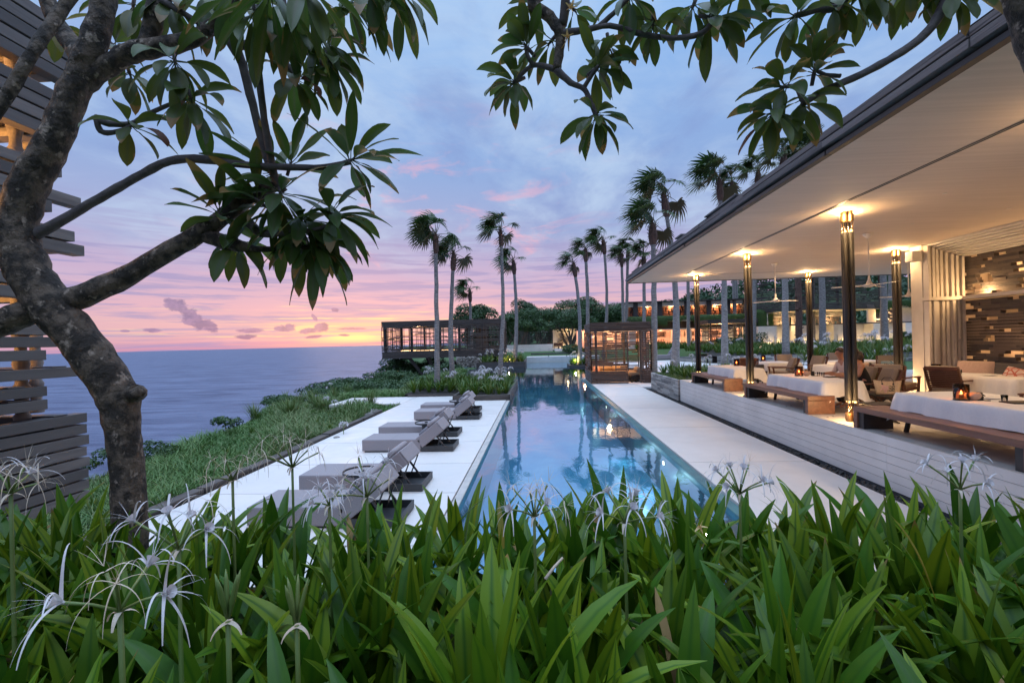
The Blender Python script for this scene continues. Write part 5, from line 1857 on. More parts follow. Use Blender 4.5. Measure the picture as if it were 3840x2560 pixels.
# ------------------------------------------------------------------ leafy trees and shrubs
def crown_mb(b, c, rad, n, leaf, seed, blobs=9, lv0=.25, flat=.75):
    r2 = random.Random(seed)
    c = Vector(c)
    bl = []
    for i in range(blobs):
        an, u = i * 2.399 + seed, r2.uniform(-.45, .8)
        k = math.sqrt(max(0, 1 - u * u)) * r2.uniform(.45, .75)
        q = Vector((math.cos(an) * k * rad[0], math.sin(an) * k * rad[1], u * rad[2] * .7))
        bl.append((q, r2.uniform(.36, .58), r2.uniform(-.18, .22)))
    for i in range(n):
        q, s, dl = bl[r2.randrange(blobs)]
        v = Vector((r2.gauss(0, 1), r2.gauss(0, 1), r2.gauss(0, 1))).normalized()
        if v.z < -.35 and r2.random() < .5:
            v.z *= -.6
        k = s * r2.uniform(.66, 1.05) ** .6
        p = c + q + Vector((v.x * rad[0] * k, v.y * rad[1] * k, v.z * rad[2] * k * flat))
        nv = (v + Vector((r2.gauss(0, .5), r2.gauss(0, .5), r2.gauss(0, .5) + .3))).normalized()
        t1 = nv.orthogonal().normalized()
        t1 = Matrix.Rotation(r2.random() * 6.28, 3, nv) @ t1
        t2 = nv.cross(t1)
        s1, s2 = leaf * r2.uniform(.7, 1.3), leaf * r2.uniform(.28, .5)
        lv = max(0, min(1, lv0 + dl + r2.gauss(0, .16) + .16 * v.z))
        b.add([p - t1 * s1 * .5, p + t2 * s2 * .5 + nv * s2 * .15, p + t1 * s1 * .5, p - t2 * s2 * .5 + nv * s2 * .15], [(0, 1, 2, 3)], 0, lv)


def tree(name, label, c, rad, n, leaf, seed, gz, trunk=.25, blobs=10, limbs=5, lv0=.25, group=None, cat='tree', lean=(0, 0), mat='tree', pale=False):
    r = thing(name, label, cat, (c[0], c[1], gz), group)
    r2 = random.Random(seed)
    cv = Vector(c)
    base = Vector((c[0] + lean[0], c[1] + lean[1], gz - .1))
    for i in range(max(1, limbs)):
        an = i * 2.399 + seed
        e = cv + Vector((math.cos(an) * rad[0] * .55, math.sin(an) * rad[1] * .5, -rad[2] * .15))
        m1 = base.lerp(e, .32) + Vector((r2.uniform(-.3, .3), r2.uniform(-.3, .3), .15))
        m2 = base.lerp(e, .68) + Vector((r2.uniform(-.3, .3), r2.uniform(-.3, .3), .25))
        b = MB()
        a_, r_ = refine([base, m1, m2, e], [trunk, trunk * .7, trunk * .45, trunk * .2], 3, .05, r2)
        b.tube(a_, r_, 7)
        f = m2 + Vector((r2.uniform(-1, 1), r2.uniform(-1, 1), .9)) * rad[0] * .35
        b.tube([m2, (m2 + f) / 2 + Vector((.1, 0, .1)), f], [trunk * .4, trunk * .28, trunk * .12], 6)
        b.build('trunk' if i == 0 else 'limb', M['tree_trunk'], r, smooth=True)
    b = MB()
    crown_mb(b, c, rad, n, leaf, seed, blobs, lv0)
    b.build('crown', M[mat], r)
    return r


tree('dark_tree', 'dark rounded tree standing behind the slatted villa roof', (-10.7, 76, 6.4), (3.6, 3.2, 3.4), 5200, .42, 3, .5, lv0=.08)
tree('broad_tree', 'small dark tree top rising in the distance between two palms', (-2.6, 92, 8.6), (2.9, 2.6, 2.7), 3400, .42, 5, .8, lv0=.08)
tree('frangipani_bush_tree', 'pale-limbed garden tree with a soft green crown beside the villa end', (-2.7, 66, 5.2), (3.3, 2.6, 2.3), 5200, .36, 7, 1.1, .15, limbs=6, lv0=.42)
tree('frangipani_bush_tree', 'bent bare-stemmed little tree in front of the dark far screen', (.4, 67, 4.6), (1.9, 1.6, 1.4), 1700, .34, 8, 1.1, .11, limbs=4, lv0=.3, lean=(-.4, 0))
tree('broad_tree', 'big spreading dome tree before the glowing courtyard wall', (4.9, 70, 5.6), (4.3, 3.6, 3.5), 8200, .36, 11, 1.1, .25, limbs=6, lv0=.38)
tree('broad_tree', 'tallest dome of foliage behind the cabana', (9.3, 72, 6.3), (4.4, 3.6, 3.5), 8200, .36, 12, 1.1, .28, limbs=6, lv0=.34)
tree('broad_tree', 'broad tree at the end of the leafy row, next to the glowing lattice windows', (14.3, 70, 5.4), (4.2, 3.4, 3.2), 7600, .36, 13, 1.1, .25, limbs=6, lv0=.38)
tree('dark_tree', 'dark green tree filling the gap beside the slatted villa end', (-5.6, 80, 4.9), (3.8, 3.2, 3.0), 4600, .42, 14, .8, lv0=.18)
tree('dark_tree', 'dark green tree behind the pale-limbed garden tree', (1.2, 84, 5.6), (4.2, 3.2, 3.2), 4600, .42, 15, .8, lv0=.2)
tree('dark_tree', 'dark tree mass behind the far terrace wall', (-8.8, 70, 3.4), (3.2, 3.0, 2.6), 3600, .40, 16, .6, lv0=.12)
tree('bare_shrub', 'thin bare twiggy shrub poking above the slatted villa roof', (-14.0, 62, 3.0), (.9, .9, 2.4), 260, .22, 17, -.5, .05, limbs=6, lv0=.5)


def bush(label, c, rad, n, leaf, seed, lv0=.3, group=None, mat='tree', name='shrub'):
    b = MB()
    crown_mb(b, c, rad, n, leaf, seed, 8, lv0, .9)
    o = b.build(name, M[mat])
    return tag(o, label, 'shrub', group)


bush('round clipped dark shrub at the far terrace end', (4.6, 60.5, 1.3), (1.7, 1.4, .95), 2600, .22, 21, .1)
for i, (px, py, Y, rx, rz, lab) in enumerate(((1470, 1385, 54, 1.9, 1.4, 'leafy shrub under the cantilevered end of the villa'), (1530, 1375, 55, 2.4, 2.0, 'tall dark shrub between the villa struts'), (1600, 1385, 55, 2.4, 2.2, 'dark shrub behind the two planter palms under the villa'),
        (1440, 1425, 40, 1.9, .9, 'low rounded shrub at the cliff edge before the villa'), (1330, 1440, 36, 2.2, .8, 'low shrub mat on the cliff edge'), (1500, 1425, 36, 2.2, .9, 'broad low shrub below the villa struts'), (1400, 1450, 31, 2.4, .7, 'low shrub spreading toward the deck path'),
        (1500, 1455, 29, 1.9, .7, 'low green shrub beside the planter corner'), (1230, 1462, 32, 2.0, .6, 'low shrub on the brow of the bank'), (1690, 1395, 43.5, 1.5, 1.1, 'dark shrub at the rubble wall by the water'), (1640, 1400, 40, 1.3, .8, 'shrub behind the tallest planter palm'),
        (1580, 1440, 30, 1.2, .6, 'small shrub behind the planter edge'), (590, 1690, 11.6, .55, .35, 'small bright-leaved shrub at the cliff edge beside the tree trunk'), (385, 1725, 10.2, .5, .30, 'leafy shrub at the foot of the board tower'),
        (845, 1590, 15.5, .55, .35, 'little shrub on the brow of the meadow'), (1060, 1500, 22, 1.0, .35, 'flat shrub at the far brow of the meadow'))):
    p = P(px, py, Y=Y)
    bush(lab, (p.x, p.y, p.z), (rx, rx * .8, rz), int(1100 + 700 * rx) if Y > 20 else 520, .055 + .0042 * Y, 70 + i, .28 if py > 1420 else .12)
# forested hills
b = MB()
rg = random.Random(91)
for i in range(1500):
    y = 82 + 150 * rg.random() ** 1.2
    x = rg.uniform(-12, .95 * y + 40)
    if x < 30 and y < 92:
        continue
    z = land(x, y)
    s = rg.uniform(1.6, 3.4) * (.8 + y / 350)
    crown_mb(b, (x, y, z + s * .7), (s, s, s * .9), 34, .85 + y * .005, 1000 + i, 3, rg.uniform(.0, .5))
b.build('forest', M['forest'], kind='stuff')
# ------------------------------------------------------------------ slatted timber screens


def screen(b, p, q, z0, z1, pitch, h, fill, rg, th=.035, lmin=.5, lmax=2.0, jit=.4, mi=0):
    """short horizontal laths between two ground points; FILL(s, t) is the chance of a lath (s along 0..1, t up 0..1)"""
    p, q = Vector((p[0], p[1], 0)), Vector((q[0], q[1], 0))
    L_ = (q - p).length
    d = (q - p) / L_
    n = Vector((-d.y, d.x, 0))
    z = z0 + h / 2
    while z < z1 - h * .4:
        s = 0.0
        while s < L_:
            e = min(L_, s + rg.uniform(lmin, lmax))
            if rg.random() < fill((s + e) / 2 / L_, (z - z0) / (z1 - z0)):
                c = p + d * (s + e) / 2 + n * rg.uniform(-.02, .02)
                b.obox((c.x, c.y, z + rg.uniform(-.1, .1) * h * jit), (e - s - .01, th, h * rg.uniform(.75, 1.0)), Matrix((d, n, Vector((0, 0, 1)))).transposed(), mi, rg.random())
            s = e
        z += pitch
    return b


def rods(b, p, q, z0, z1, step, w, rg, jit=.3):
    p, q = Vector((p[0], p[1], 0)), Vector((q[0], q[1], 0))
    L_ = (q - p).length
    d = (q - p) / L_
    s = step / 2
    while s < L_:
        c = p + d * (s + rg.uniform(-jit, jit) * step)
        b.box(c.x - w / 2, c.x + w / 2, c.y - w / 2, c.y + w / 2, z0, z1, 0, rg.random())
        s += step
    return b


# ---- villa cantilevered over the cliff
rg = random.Random(71)
VX0, VX1, VY0, VY1 = -17.5, -3.95, 50.0, 56.5
v = thing('slatted_villa', 'long dark slatted timber villa cantilevered over the cliff on black struts', 'villa', ((VX0 + VX1) / 2, 53, 1.0))
for nm, pts in (('front_screen', ((VX0, VY0), (VX1, VY0))), ('end_screen', ((VX1, VY0), (VX1, VY1))), ('sea_screen', ((VX0, VY1), (VX0, VY0))), ('back_screen', ((VX1, VY1), (VX0, VY1)))):
    p, q = pts
    b = MB()
    sol = lambda s, t: 1.0
    screen(b, p, q, .97, 1.78, .112, .105, sol, rg, lmin=1.5, lmax=3.5)
    screen(b, p, q, 4.50, 5.13, .105, .10, sol, rg, lmin=1.5, lmax=4)
    if nm == 'front_screen':
        fill = lambda s, t: (.16 + (.66 if t < .20 else 0) + .5 * max(0, t - .80) / .2) if s < .42 else (.36 + .22 * smooth(.42, .6, s) + (.28 if t < .28 or t > .85 else 0))
    elif nm == 'back_screen':
        fill = lambda s, t: .18 + (.5 if t < .15 else 0)
    else:
        fill = lambda s, t: .28 + (.5 if t < .2 else 0) + (.3 if t > .88 else 0)
    screen(b, p, q, 1.82, 4.48, .135, .095, fill, rg, lmin=.5, lmax=2.0)
    b.build(nm, M['dark_wood'], v)
    b = MB()
    rods(b, p, q, 1.78, 4.5, .46 if nm == 'front_screen' else .55, .055, rg)
    b.build('rods', M['dark_wood'], v)
b = MB()
for x in (VX0 + .35, VX0 + 3.3, -11.0, -8.8, -6.2, VX1 - .3):
    for y in (VY0 + .2, VY1 - .42):
        b = MB()
        b.box(x - .11, x + .11, y, y + .22, 1.0, 5.0)
        b.build('post', M['black_wood'], v)
b = MB()
b.box(VX0 + .05, VX1 - .05, VY0 + .06, VY1 - .06, 1.02, 1.74)
b.build('floor_slab', M['dark_wood'], v)
b = MB()
b.box(VX0 + .3, VX1 - .2, VY0 + .06, VY1 - .06, 4.55, 5.05)
b.build('roof_slab', M['dark_wood'], v)
b = MB()
b.box(-7.4, -6.0, 53.6, 53.8, 1.75, 4.54)
b.build('inner_wall', M['dark_wood'], v)
b = MB()
b.box(VX0 + 2.0, -9.4, VY0 + .5, VY0 + .56, 1.79, 1.86)
b.build('floor_light_strip', M['glow_soft'], v)
b = MB()
b.box(-9.95, -9.7, VY0 + .35, VY0 + .45, 1.9, 3.0)
b.build('lit_post', M['slat_white'], v)
lamp('villa_lamp', (-9.7, VY0 + .75, 2.2), 12, radius=.08)
lamp('villa_lamp', (-5.0, VY0 + 1.4, 3.2), 8, radius=.1)
lamp('villa_lamp', (-14, VY0 + 2.5, 4.3), 30, (1, .55, .3), .1)
b = MB()
for (a, c) in (((-14.6, 50.6, 1.0), (-11.3, 50.9, -3.2)), ((-12.3, 50.6, 1.0), (-11.3, 50.9, -3.2)), ((-13.2, 53.5, 1.0), (-11.3, 51.3, -3.2)), ((-9.9, 50.8, 1.0), (-8.3, 51.0, -2.6)), ((-8.2, 50.8, 1.0), (-8.3, 51.0, -2.6))):
    b = MB()
    b.bar(a, c, .34, .34)
    b.build('strut', M['black_wood'], v)
b = MB()
rg = random.Random(72)
for i in range(900):
    x, y, z = rg.uniform(-9.0, -6.2), 49.3 + rg.uniform(0, .4), rg.uniform(-.6, .98)
    if x > -6.9 and z > .75:
        continue
    s = rg.uniform(.07, .16)
    q = Matrix.Rotation(rg.random() * 6, 3, 'Z') @ Matrix.Rotation(rg.random() * 6, 3, 'X')
    b.obox((x, y, z), (s * 1.4, s, s), q, 0, rg.random())
b.box(-9.0, -6.2, 49.6, 50.6, -1, .9)
tag(b.build('rubble_wall', M['lime']), 'pale rubble stone wall at the water edge below the slatted villa', 'wall')
b = MB()
for i in range(4):
    b.box(-6.15, -4.9, 50.6 + i * .35, 54, -.1 + i * .17, .07 + i * .17)
tag(b.build('stone_steps', M['white_stone']), 'short flight of pale steps between the rubble wall and far planter', 'steps')


# ---- open garden cabanas
def cabana(label, x0, x1, y0, y1, z0, h, rg, wood, door=None, k=1.0, lampp=60, dens=.5):
    r = thing('cabana', label, 'cabana', ((x0 + x1) / 2, (y0 + y1) / 2, z0))
    zt, zb, zs = z0 + h, z0 + h * .845, z0 + h * .205
    pitch = .125 * k
    solid = lambda s, t: .965
    sides = [('front', (x0, y0), (x1, y0)), ('side', (x0, y1), (x0, y0)), ('back', (x1, y1), (x0, y1)), ('side', (x1, y0), (x1, y1))]
    for nm, p, q in sides:
        b = MB()
        segs = [(p, q)]
        if nm == 'front' and door:
            segs = [(p, (door[0], y0)), ((door[1], y0), q)]
        for (a, c) in segs:
            b2 = MB()
            screen(b2, a, c, z0, zs, .072 * k, .068 * k, solid, rg, lmin=.6, lmax=2.0)
            b2.build('low_wall', M[wood], r)
            b2 = MB()
            f = lambda s, t: dens * (.75 + .5 * math.sin(t * 9 + s * 2))
            if nm in ('front', 'side'):
                f = lambda s, t: dens * (1.3 if .35 < t < .62 else .85)
            screen(b2, a, c, zs + .05, zb, pitch, .082 * k, f, rg, lmin=.35 * k, lmax=1.3 * k)
            n = max(2, round((Vector(a) - Vector(c)).length / (.72 * k)))
            for i in range(n + 1):
                s = Vector(a).lerp(Vector(c), i / n)
                b2.box(s.x - .025, s.x + .025, s.y - .025, s.y + .025, zs, zb, 0, rg.random())
            b2.build(nm + '_screen', M[wood], r)
        screen(b, p, q, zb, zt, .09 * k, .086 * k, lambda s, t: 1, rg, th=.05, lmin=1.0, lmax=3)
        b.build('fascia', M[wood], r)
    b = MB()
    b.box(x0 + .04, x1 - .04, y0 + .04, y1 - .04, zt - .14, zt - .05)
    b.build('roof', M[wood], r)
    for (x, y) in ((x0 + .32, y0 + .22), (x1 - .55, y0 + .22), (x0 + .32, y1 - .22), (x1 - .95, y1 - .25)):
        b = MB()
        b.box(x - .06, x + .06, y - .06, y + .06, z0, zb + .05)
        b.build('post', M['dark_wood'], r)
    b = MB()
    b.box(x0 + .1, x1 - .1, y0 + .1, y1 - .1, zb + .02, zb + .06)
    b.build('ceiling', M['slat_white'], r)
    lamp('cabana_lamp', ((x0 + x1) / 2 - .5, (y0 + y1) / 2, zb - .35), lampp, (1, .5, .2), .1)
    return r


rg = random.Random(73)
cabana('brown slatted timber cabana with open doorway standing at the edge of the pool', 3.0, 6.41, 26.42, 29.8, 0.0, 3.52, rg, 'cabana_wood', (5.1, 5.89), 1.0, 60, .78)
cabana('dark slatted cabana beyond the dining terrace in front of the lit villa', 18.3, 23.5, 50.2, 54, 1.25, 3.15, rg, 'dark_wood', None, 1.25, 50, .34)
# its daybed
t = thing('daybed', 'low daybed with orange-lit bolsters inside the pool cabana', 'daybed', (4.7, 28.9, 0))
b = MB()
b.box(3.3, 6.1, 28.3, 29.5, .10, .40)
b.box(5.3, 6.1, 27.2, 28.28, .10, .40)
b.build('base', M['black_wood'], t, bevel=.01)
b = MB()
b.box(3.3, 6.1, 28.25, 29.5, .41, .56)
b.box(5.28, 6.1, 27.2, 28.24, .41, .56)
b.build('mattress', M['tan'], t, bevel=.03)
for (c, a_) in (((4.1, 29.2, .70), 0), ((5.1, 29.2, .70), 0)):
    b = MB()
    b.tube([(c[0] - .5, c[1], c[2]), (c[0] - .47, c[1], c[2]), (c[0] + .47, c[1], c[2]), (c[0] + .5, c[1], c[2])], [.08, .15, .15, .08], 14)
    b.build('bolster', M['tan'], t, smooth=True)
b = MB()
b.tube([(5.9, 27.2, .70), (5.9, 27.24, .70), (5.9, 28.1, .70), (5.9, 28.14, .70)], [.08, .16, .16, .08], 14)
b.build('bolster', M['taupe'], t, smooth=True)
b = MB()
b.pillow((3.55, 28.6, .70), (.45, .45, .16), Matrix.Rotation(R(60), 3, 'X'))
tag(b.build('cushion', M['coral'], smooth=True), 'orange cushion leaning in the corner of the cabana daybed', 'cushion')
t = thing('stool', 'small dark stool in the cabana doorway', 'stool', (5.45, 26.9, 0))
b = MB()
b.lathe([(.16, .36), (.17, .38), (.17, .42), (.16, .43)], (5.45, 26.9, 0), 16)
b.build('seat', M['black_wood'], t)
for i in range(3):
    an = i * 2.1
    b = MB()
    b.bar((5.45 + .1 * math.cos(an), 26.9 + .1 * math.sin(an), .37), (5.45 + .15 * math.cos(an), 26.9 + .15 * math.sin(an), 0), .03, .03)
    b.build('leg', M['black_wood'], t)
# chaises on the paving behind the cabana
for (px, py, Y, lab, sc) in ((2500, 1338, 43.5, 'grey chaise on the white paving behind the cabana', 1.0),):
    p = P(px, py, Y=Y)
    dup(lg, (p.x - 1.2, Y, GP + .02), 0, lab, (1.15, 1.1, 1.6))
dup(lg, (7.2, 26.6, GP - .42), .2, 'grey lounger partly hidden between the cabana and the thick palm', (.9, .9, 1.2))

# ---- terrace and court at the far end of the pool
b = MB()
b.box(-1.5, 12, 55.45, 55.75, -.3, .60)
tag(b.build('pool_end_wall', M['white_wall']), 'low white wall closing the far end of the pool', 'wall')
slabs('far_terrace', -1.5, 12, [55.76, 57.6, 59.4], .595, M['white_stone'], xs=[-1.5, 2, 5, 8.5, 12])
b = MB()
for x in (1.2, 3.4, 5.2):
    o = MB()
    o.box(x - .10, x + .10, 56.0, 56.2, .60, .64)
    o.box(x - .02, x + .02, 56.05, 56.1, .64, .86)
    tag(o.build('spout', M['iron'], bevel=.005), {1.2: 'first small dark spike lamp on the far pool wall, closest to the planter', 3.4: 'small dark spike lamp in the middle of the far pool wall', 5.2: 'small dark spike lamp on the far pool wall nearest the cabana'}[x], 'lamp')
b = MB()
b.box(-1.0, 10, 59.45, 59.8, .55, .95)
tag(b.build('terrace_wall', M['slate']), 'long dark low wall behind the far pool terrace', 'wall')
b = MB()
for i in range(5):
    b.box(2.2 - .0, 4.0, 60.0 + i * .4, 63.5, .6 + i * .14, .74 + i * .14)
tag(b.build('court_steps', M['white_stone']), 'white steps leading up to the lit court', 'steps')
b = MB()
b.box(-6.5, 1.9, 62.2, 62.5, .6, 1.55)
b.box(-7.5, 2.0, 64.8, 65.1, .6, 2.05)
tag(b.build('garden_wall', M['white_wall']), 'stepped white garden walls under the pale-limbed tree', 'wall')
slabs('court_floor', 2.0, 11.5, [63.6, 67, 71, 75.8], 1.30, M['terrazzo'], xs=[2, 5, 8, 11.5])
ct = thing('lit_court', 'glowing courtyard wall with a big starburst of pale driftwood beyond the dome tree', 'building', (5, 76, 1.3))
b = MB()
b.box(2.2, 12.5, 76.0, 76.3, 1.2, 4.4)
b.build('back_wall', M['white_wall'], ct)
b = MB()
b.box(2.0, 12.5, 74.5, 77.5, 4.45, 4.75)
b.build('roof', M['dark_wood'], ct)
for x in (2.25, 6.9, 8.0, 9.1, 10.2):
    b = MB()
    b.box(x - .12, x + .12, 74.6, 74.84, 1.3, 4.45)
    b.build('post', M['slat_white'] if x > 3 else M['dark_wood'], ct)
b = MB()
rg = random.Random(74)
for i in range(70):
    an = rg.uniform(0, 6.28)
    l0, l1 = rg.uniform(.1, .4), rg.uniform(.7, 1.35)
    c = Vector((4.2, 75.85, 2.75))
    d = Vector((math.cos(an), -.12 * rg.random(), math.sin(an)))
    b.bar(c + d * l0, c + d * l1, .05, .03)
b.build('starburst', M['tree_trunk'], ct)
lamp('court_lamp', (4.0, 74.9, 1.5), 22, radius=.15)
lamp('court_lamp', (7.8, 75.2, 1.6), 18, radius=.15)
lamp('court_lamp', (4.6, 75.0, 4.2), 14, radius=.15)
sc2 = thing('dark_screen', 'dark slatted garden screen beside the glowing courtyard wall', 'screen', (-.8, 72, 1.2))
b = MB()
screen(b, (-3.4, 72), (2.0, 72), 1.4, 4.3, .16, .12, lambda s, t: .82, random.Random(75), lmin=.6, lmax=1.6)
b.build('laths', M['dark_wood'], sc2)
b = MB()
for x in (-3.3, -1.5, .4, 1.9):
    b = MB()
    b.box(x - .08, x + .08, 72.05, 72.2, 1.2, 4.5)
    b.build('post', M['black_wood'], sc2)
b = MB()
b.box(-.9, 1.5, 73.0, 73.2, 3.9, 5.0)
tag(b.build('white_parapet', M['white_wall']), 'small white parapet block showing between the trees', 'wall')
for i, (px, py, Y) in enumerate(((2062, 1312, 66), (2086, 1312, 66.5), (2104, 1310, 67))):
    p = P(px, py, Y=Y)
    t = thing('court_chair', ('low chair on the court, closest to the steps', 'low chair on the court between two others', 'low chair on the court next to the clipped shrub')[i], 'chair', (p.x, Y, 1.3))
    b = MB()
    b.box(p.x - .35, p.x + .35, Y - .35, Y + .35, 1.62, 1.74)
    b.build('seat', M['chair_wood'], t)
    b = MB()
    b.box(p.x - .35, p.x + .35, Y + .3, Y + .38, 1.75, 2.2)
    b.build('backrest', M['chair_wood'], t)
    for sx in (-.3, .3):
        for sy in (-.3, .3):
            b = MB()
            b.box(p.x + sx - .03, p.x + sx + .03, Y + sy - .03, Y + sy + .03, 1.3, 1.62)
            b.build('leg', M['chair_wood'], t)

# ---- lit two-storey restaurant building with hanging grass
ra = thing('lit_villa', 'long two-storey villa with glowing lattice windows above a band of hanging grass', 'building', (19, 59, 1.2))
Y0 = 58.0
b = MB()
b.box(11.5, 27.5, Y0 + 3.2, Y0 + 3.5, 1.2, 7.0)
b.build('back_wall', M['white_wall'], ra)
b = MB()
b.box(11.0, 28.0, Y0 - .6, Y0 + 4, 7.02, 7.12)
b.build('roof_edge', M['iron'], ra)
b = MB()
b.box(11.4, 27.6, Y0 + .1, Y0 + 3.2, 6.5, 7.0)
b.build('upper_soffit', M['white_wall'], ra)
for x in (12.3, 15.3, 18.6, 21.3, 23.6, 25.7):
    b = MB()
    b.box(x - .28, x + .28, Y0 - .05, Y0 + .45, 5.0, 7.0)
    b.build('upper_pier', M['iron'], ra)
# pierced lattice: a lit wall seen through wavy dark laths
b = MB()
b.box(11.5, 25.6, Y0 + .9, Y0 + 1.0, 5.2, 6.55)
b.build('glowing_wall', M['bench_wood'], ra)
b = MB()
rg = random.Random(76)
z = 5.25
row = 0
while z < 6.5:
    x = 11.5 + rg.random() * .4
    while x < 25.5:
        w = rg.uniform(.45, .9)
        b.box(x, min(x + w, 25.6), Y0 + .30, Y0 + .36, z, z + rg.uniform(.09, .14))
        b.box(x, x + rg.uniform(.10, .18), Y0 + .30, Y0 + .36, z - .05, z + .27)
        x += w + rg.uniform(-.05, .14)
    z += .215
b.build('lattice', M['black_wood'], ra)
for x in (13.8, 16.9, 20.0, 22.4, 24.6):
    lamp('lattice_lamp', (x, Y0 + .55, 6.35), 42, (1, .52, .22), .12)
b = MB()
b.box(11.2, 31.5, Y0 - .9, Y0 + .9, 4.55, 5.0)
b.build('roof_planter', M['white_wall'], ra)
b = MB()
rg = random.Random(77)
for i in range(9000):
    x = rg.uniform(11.0, 31.6)
    back = rg.random()
    ln = rg.uniform(.5, 1.5) * (.65 + .45 * math.sin(x * 1.3) * math.sin(x * .37 + 1))
    if 15.8 < x < 16.9:
        ln *= .45
    y0 = Y0 - .95 + .5 * back
    p = Vector((x, y0, 5.0 + rg.uniform(-.05, .25)))
    m_ = Vector((x + rg.uniform(-.1, .1), y0 - .25, p.z - ln * .25))
    e = Vector((x + rg.uniform(-.2, .2), y0 - .28 - rg.random() * .15, p.z - ln * 1.05))
    w = rg.uniform(.03, .06)
    b.add([p - Vector((w, 0, 0)), p + Vector((w, 0, 0)), m_ + Vector((w, 0, 0)), m_ - Vector((w, 0, 0)), e], [(0, 1, 2, 3), (3, 2, 4)], 0, rg.random() * .7)
b.build('hanging_grass', M['hang'], ra)
b = MB()
b.box(11.2, 27.5, Y0 - .3, Y0 + 3.2, 3.50, 3.66)
b.build('lintel', M['white_wall'], ra)
b = MB()
b.box(11.2, 27.5, Y0 + .6, Y0 + .8, 3.66, 4.55)
b.build('clerestory', M['brick'], ra)
b = MB()
b.box(11.2, 27.5, Y0 - 1.2, Y0 + 3.2, 1.05, 1.25)
b.build('floor', M['terrazzo'], ra)
for (x0, x1) in ((11.4, 12.2), (13.9, 14.8), (16.7, 17.7), (18.5, 19.1), (20.4, 21.2), (23.5, 24.4), (25.6, 27.2)):
    b = MB()
    b.box(x0, x1, Y0 - .1, Y0 + .5, 1.25, 3.5)
    b.build('pier', M['white_wall'], ra)
for i, x in enumerate((12.4, 15.0, 17.8, 19.3, 21.5, 24.6)):
    b = MB()
    w = (1.4, 1.5, .6, 1.0, 1.9, .9)[i]
    b.box(x, x + w, Y0 + 2.5, Y0 + 2.9, 1.25, 2.05)
    b.box(x, x + w, Y0 + 2.7, Y0 + 3.1, 2.75, 3.3)
    b.build('bar_counter', M['black_wood'], ra)
    b = MB()
    for k in range(7):
        b.lathe([(.05, 0), (.06, .2), (.02, .3), (.02, .36)], (x + .1 + k * w / 7.5, Y0 + 2.6, 2.06), 6)
    b.build('bottles', M['chair_wood'], ra)
for (x, p_) in ((13.1, 90), (15.6, 90), (19.7, 70), (22.3, 90), (24.9, 60)):
    lamp('villa_lamp', (x, Y0 + 1.4, 3.2), p_ * .55, (1, .35, .16), .12)
b = MB()
b.box(5.2, 11.19, Y0 + 4.2, Y0 + 4.4, 1.2, 3.75)
b.build('wing_wall', M['white_wall'], ra)
b = MB()
b.box(5.0, 11.19, Y0 + 1.6, Y0 + 4.5, 3.76, 3.95)
b.build('wing_roof', M['dark_wood'], ra)
for x in (5.3, 6.9, 8.5, 10.1):
    b = MB()
    b.box(x - .14, x + .14, Y0 + 1.8, Y0 + 2.08, 1.2, 3.75)
    b.build('wing_post', M['white_wall'], ra)
for x in (6.1, 7.7, 9.3, 10.8):
    lamp('wing_lamp', (x, Y0 + 3.2, 3.4), 30, (1, .36, .17), .12)
for x in (17.0, 17.9, 20.8, 23.9, 26.2, 14.2):
    lamp('uplight', (x, Y0 - .4, 1.35), 20, (1, .66, .30), .06)
    o = MB()
    o.lathe([(.06, 0), (.07, .06), (.05, .08)], (x, Y0 - .4, 1.25), 10)
    o.build('uplight', M['iron'], ra)
for i, x in enumerate((12.9, 15.5)):                   # waiters behind the bar, a few pixels each
    pass

# ---- slatted upper floor over lit walls
rb = thing('slatted_house', 'dark slatted upper floor of a house standing over glowing white niche walls', 'building', (30, 50, 1.2))
B = [(23.8, 51.5), (27.2, 46.6), (34.8, 48.2)]
b = MB()
rg = random.Random(78)
f2 = lambda s, t: .95 if t < .18 else (.62 if t < .45 else .45)
for (p, q) in ((B[0], B[1]), (B[1], B[2])):
    screen(b, p, q, 4.95, 5.75, .13, .12, lambda s, t: 1, rg, lmin=1, lmax=3)
    screen(b, p, q, 5.78, 9.6, .20, .13, f2, rg, lmin=.5, lmax=2.4)
b.build('screen', M['dark_wood'], rb)
b = MB()
screen(b, (24.5, 54), (27.5, 50.5), 5, 9.6, .22, .13, lambda s, t: .6, rg, lmin=.5, lmax=2)
screen(b, (27.6, 50.4), (36, 52), 5, 9.6, .22, .14, lambda s, t: .9, rg, lmin=.5, lmax=2)
b.build('inner_screen', M['dark_wood'], rb)
b = MB()
vs = [(B[0][0], B[0][1]), (B[1][0], B[1][1]), (B[2][0], B[2][1]), (34.8, 54), (25, 55)]
for z in (4.93, 9.5):
    b.add([(x, y, z) for x, y in vs], [(0, 1, 2, 3, 4)])
b.build('floor_slab', M['slat_white'], rb)
b = MB()
for (x, y) in (B[0], B[1], (30, 47.2), B[2]):
    b = MB()
    b.box(x - .09, x + .09, y + .1, y + .3, 5, 9.6)
    b.build('post', M['black_wood'], rb)
b = MB()
b.box(22.4, 44, 51.2, 51.5, 1.2, 3.5)
b.build('garden_wall', M['white_wall'], rb)
b = MB()
b.box(22.2, 44.2, 50.8, 51.6, 3.52, 3.62)
b.build('wall_cap', M['iron'], rb)
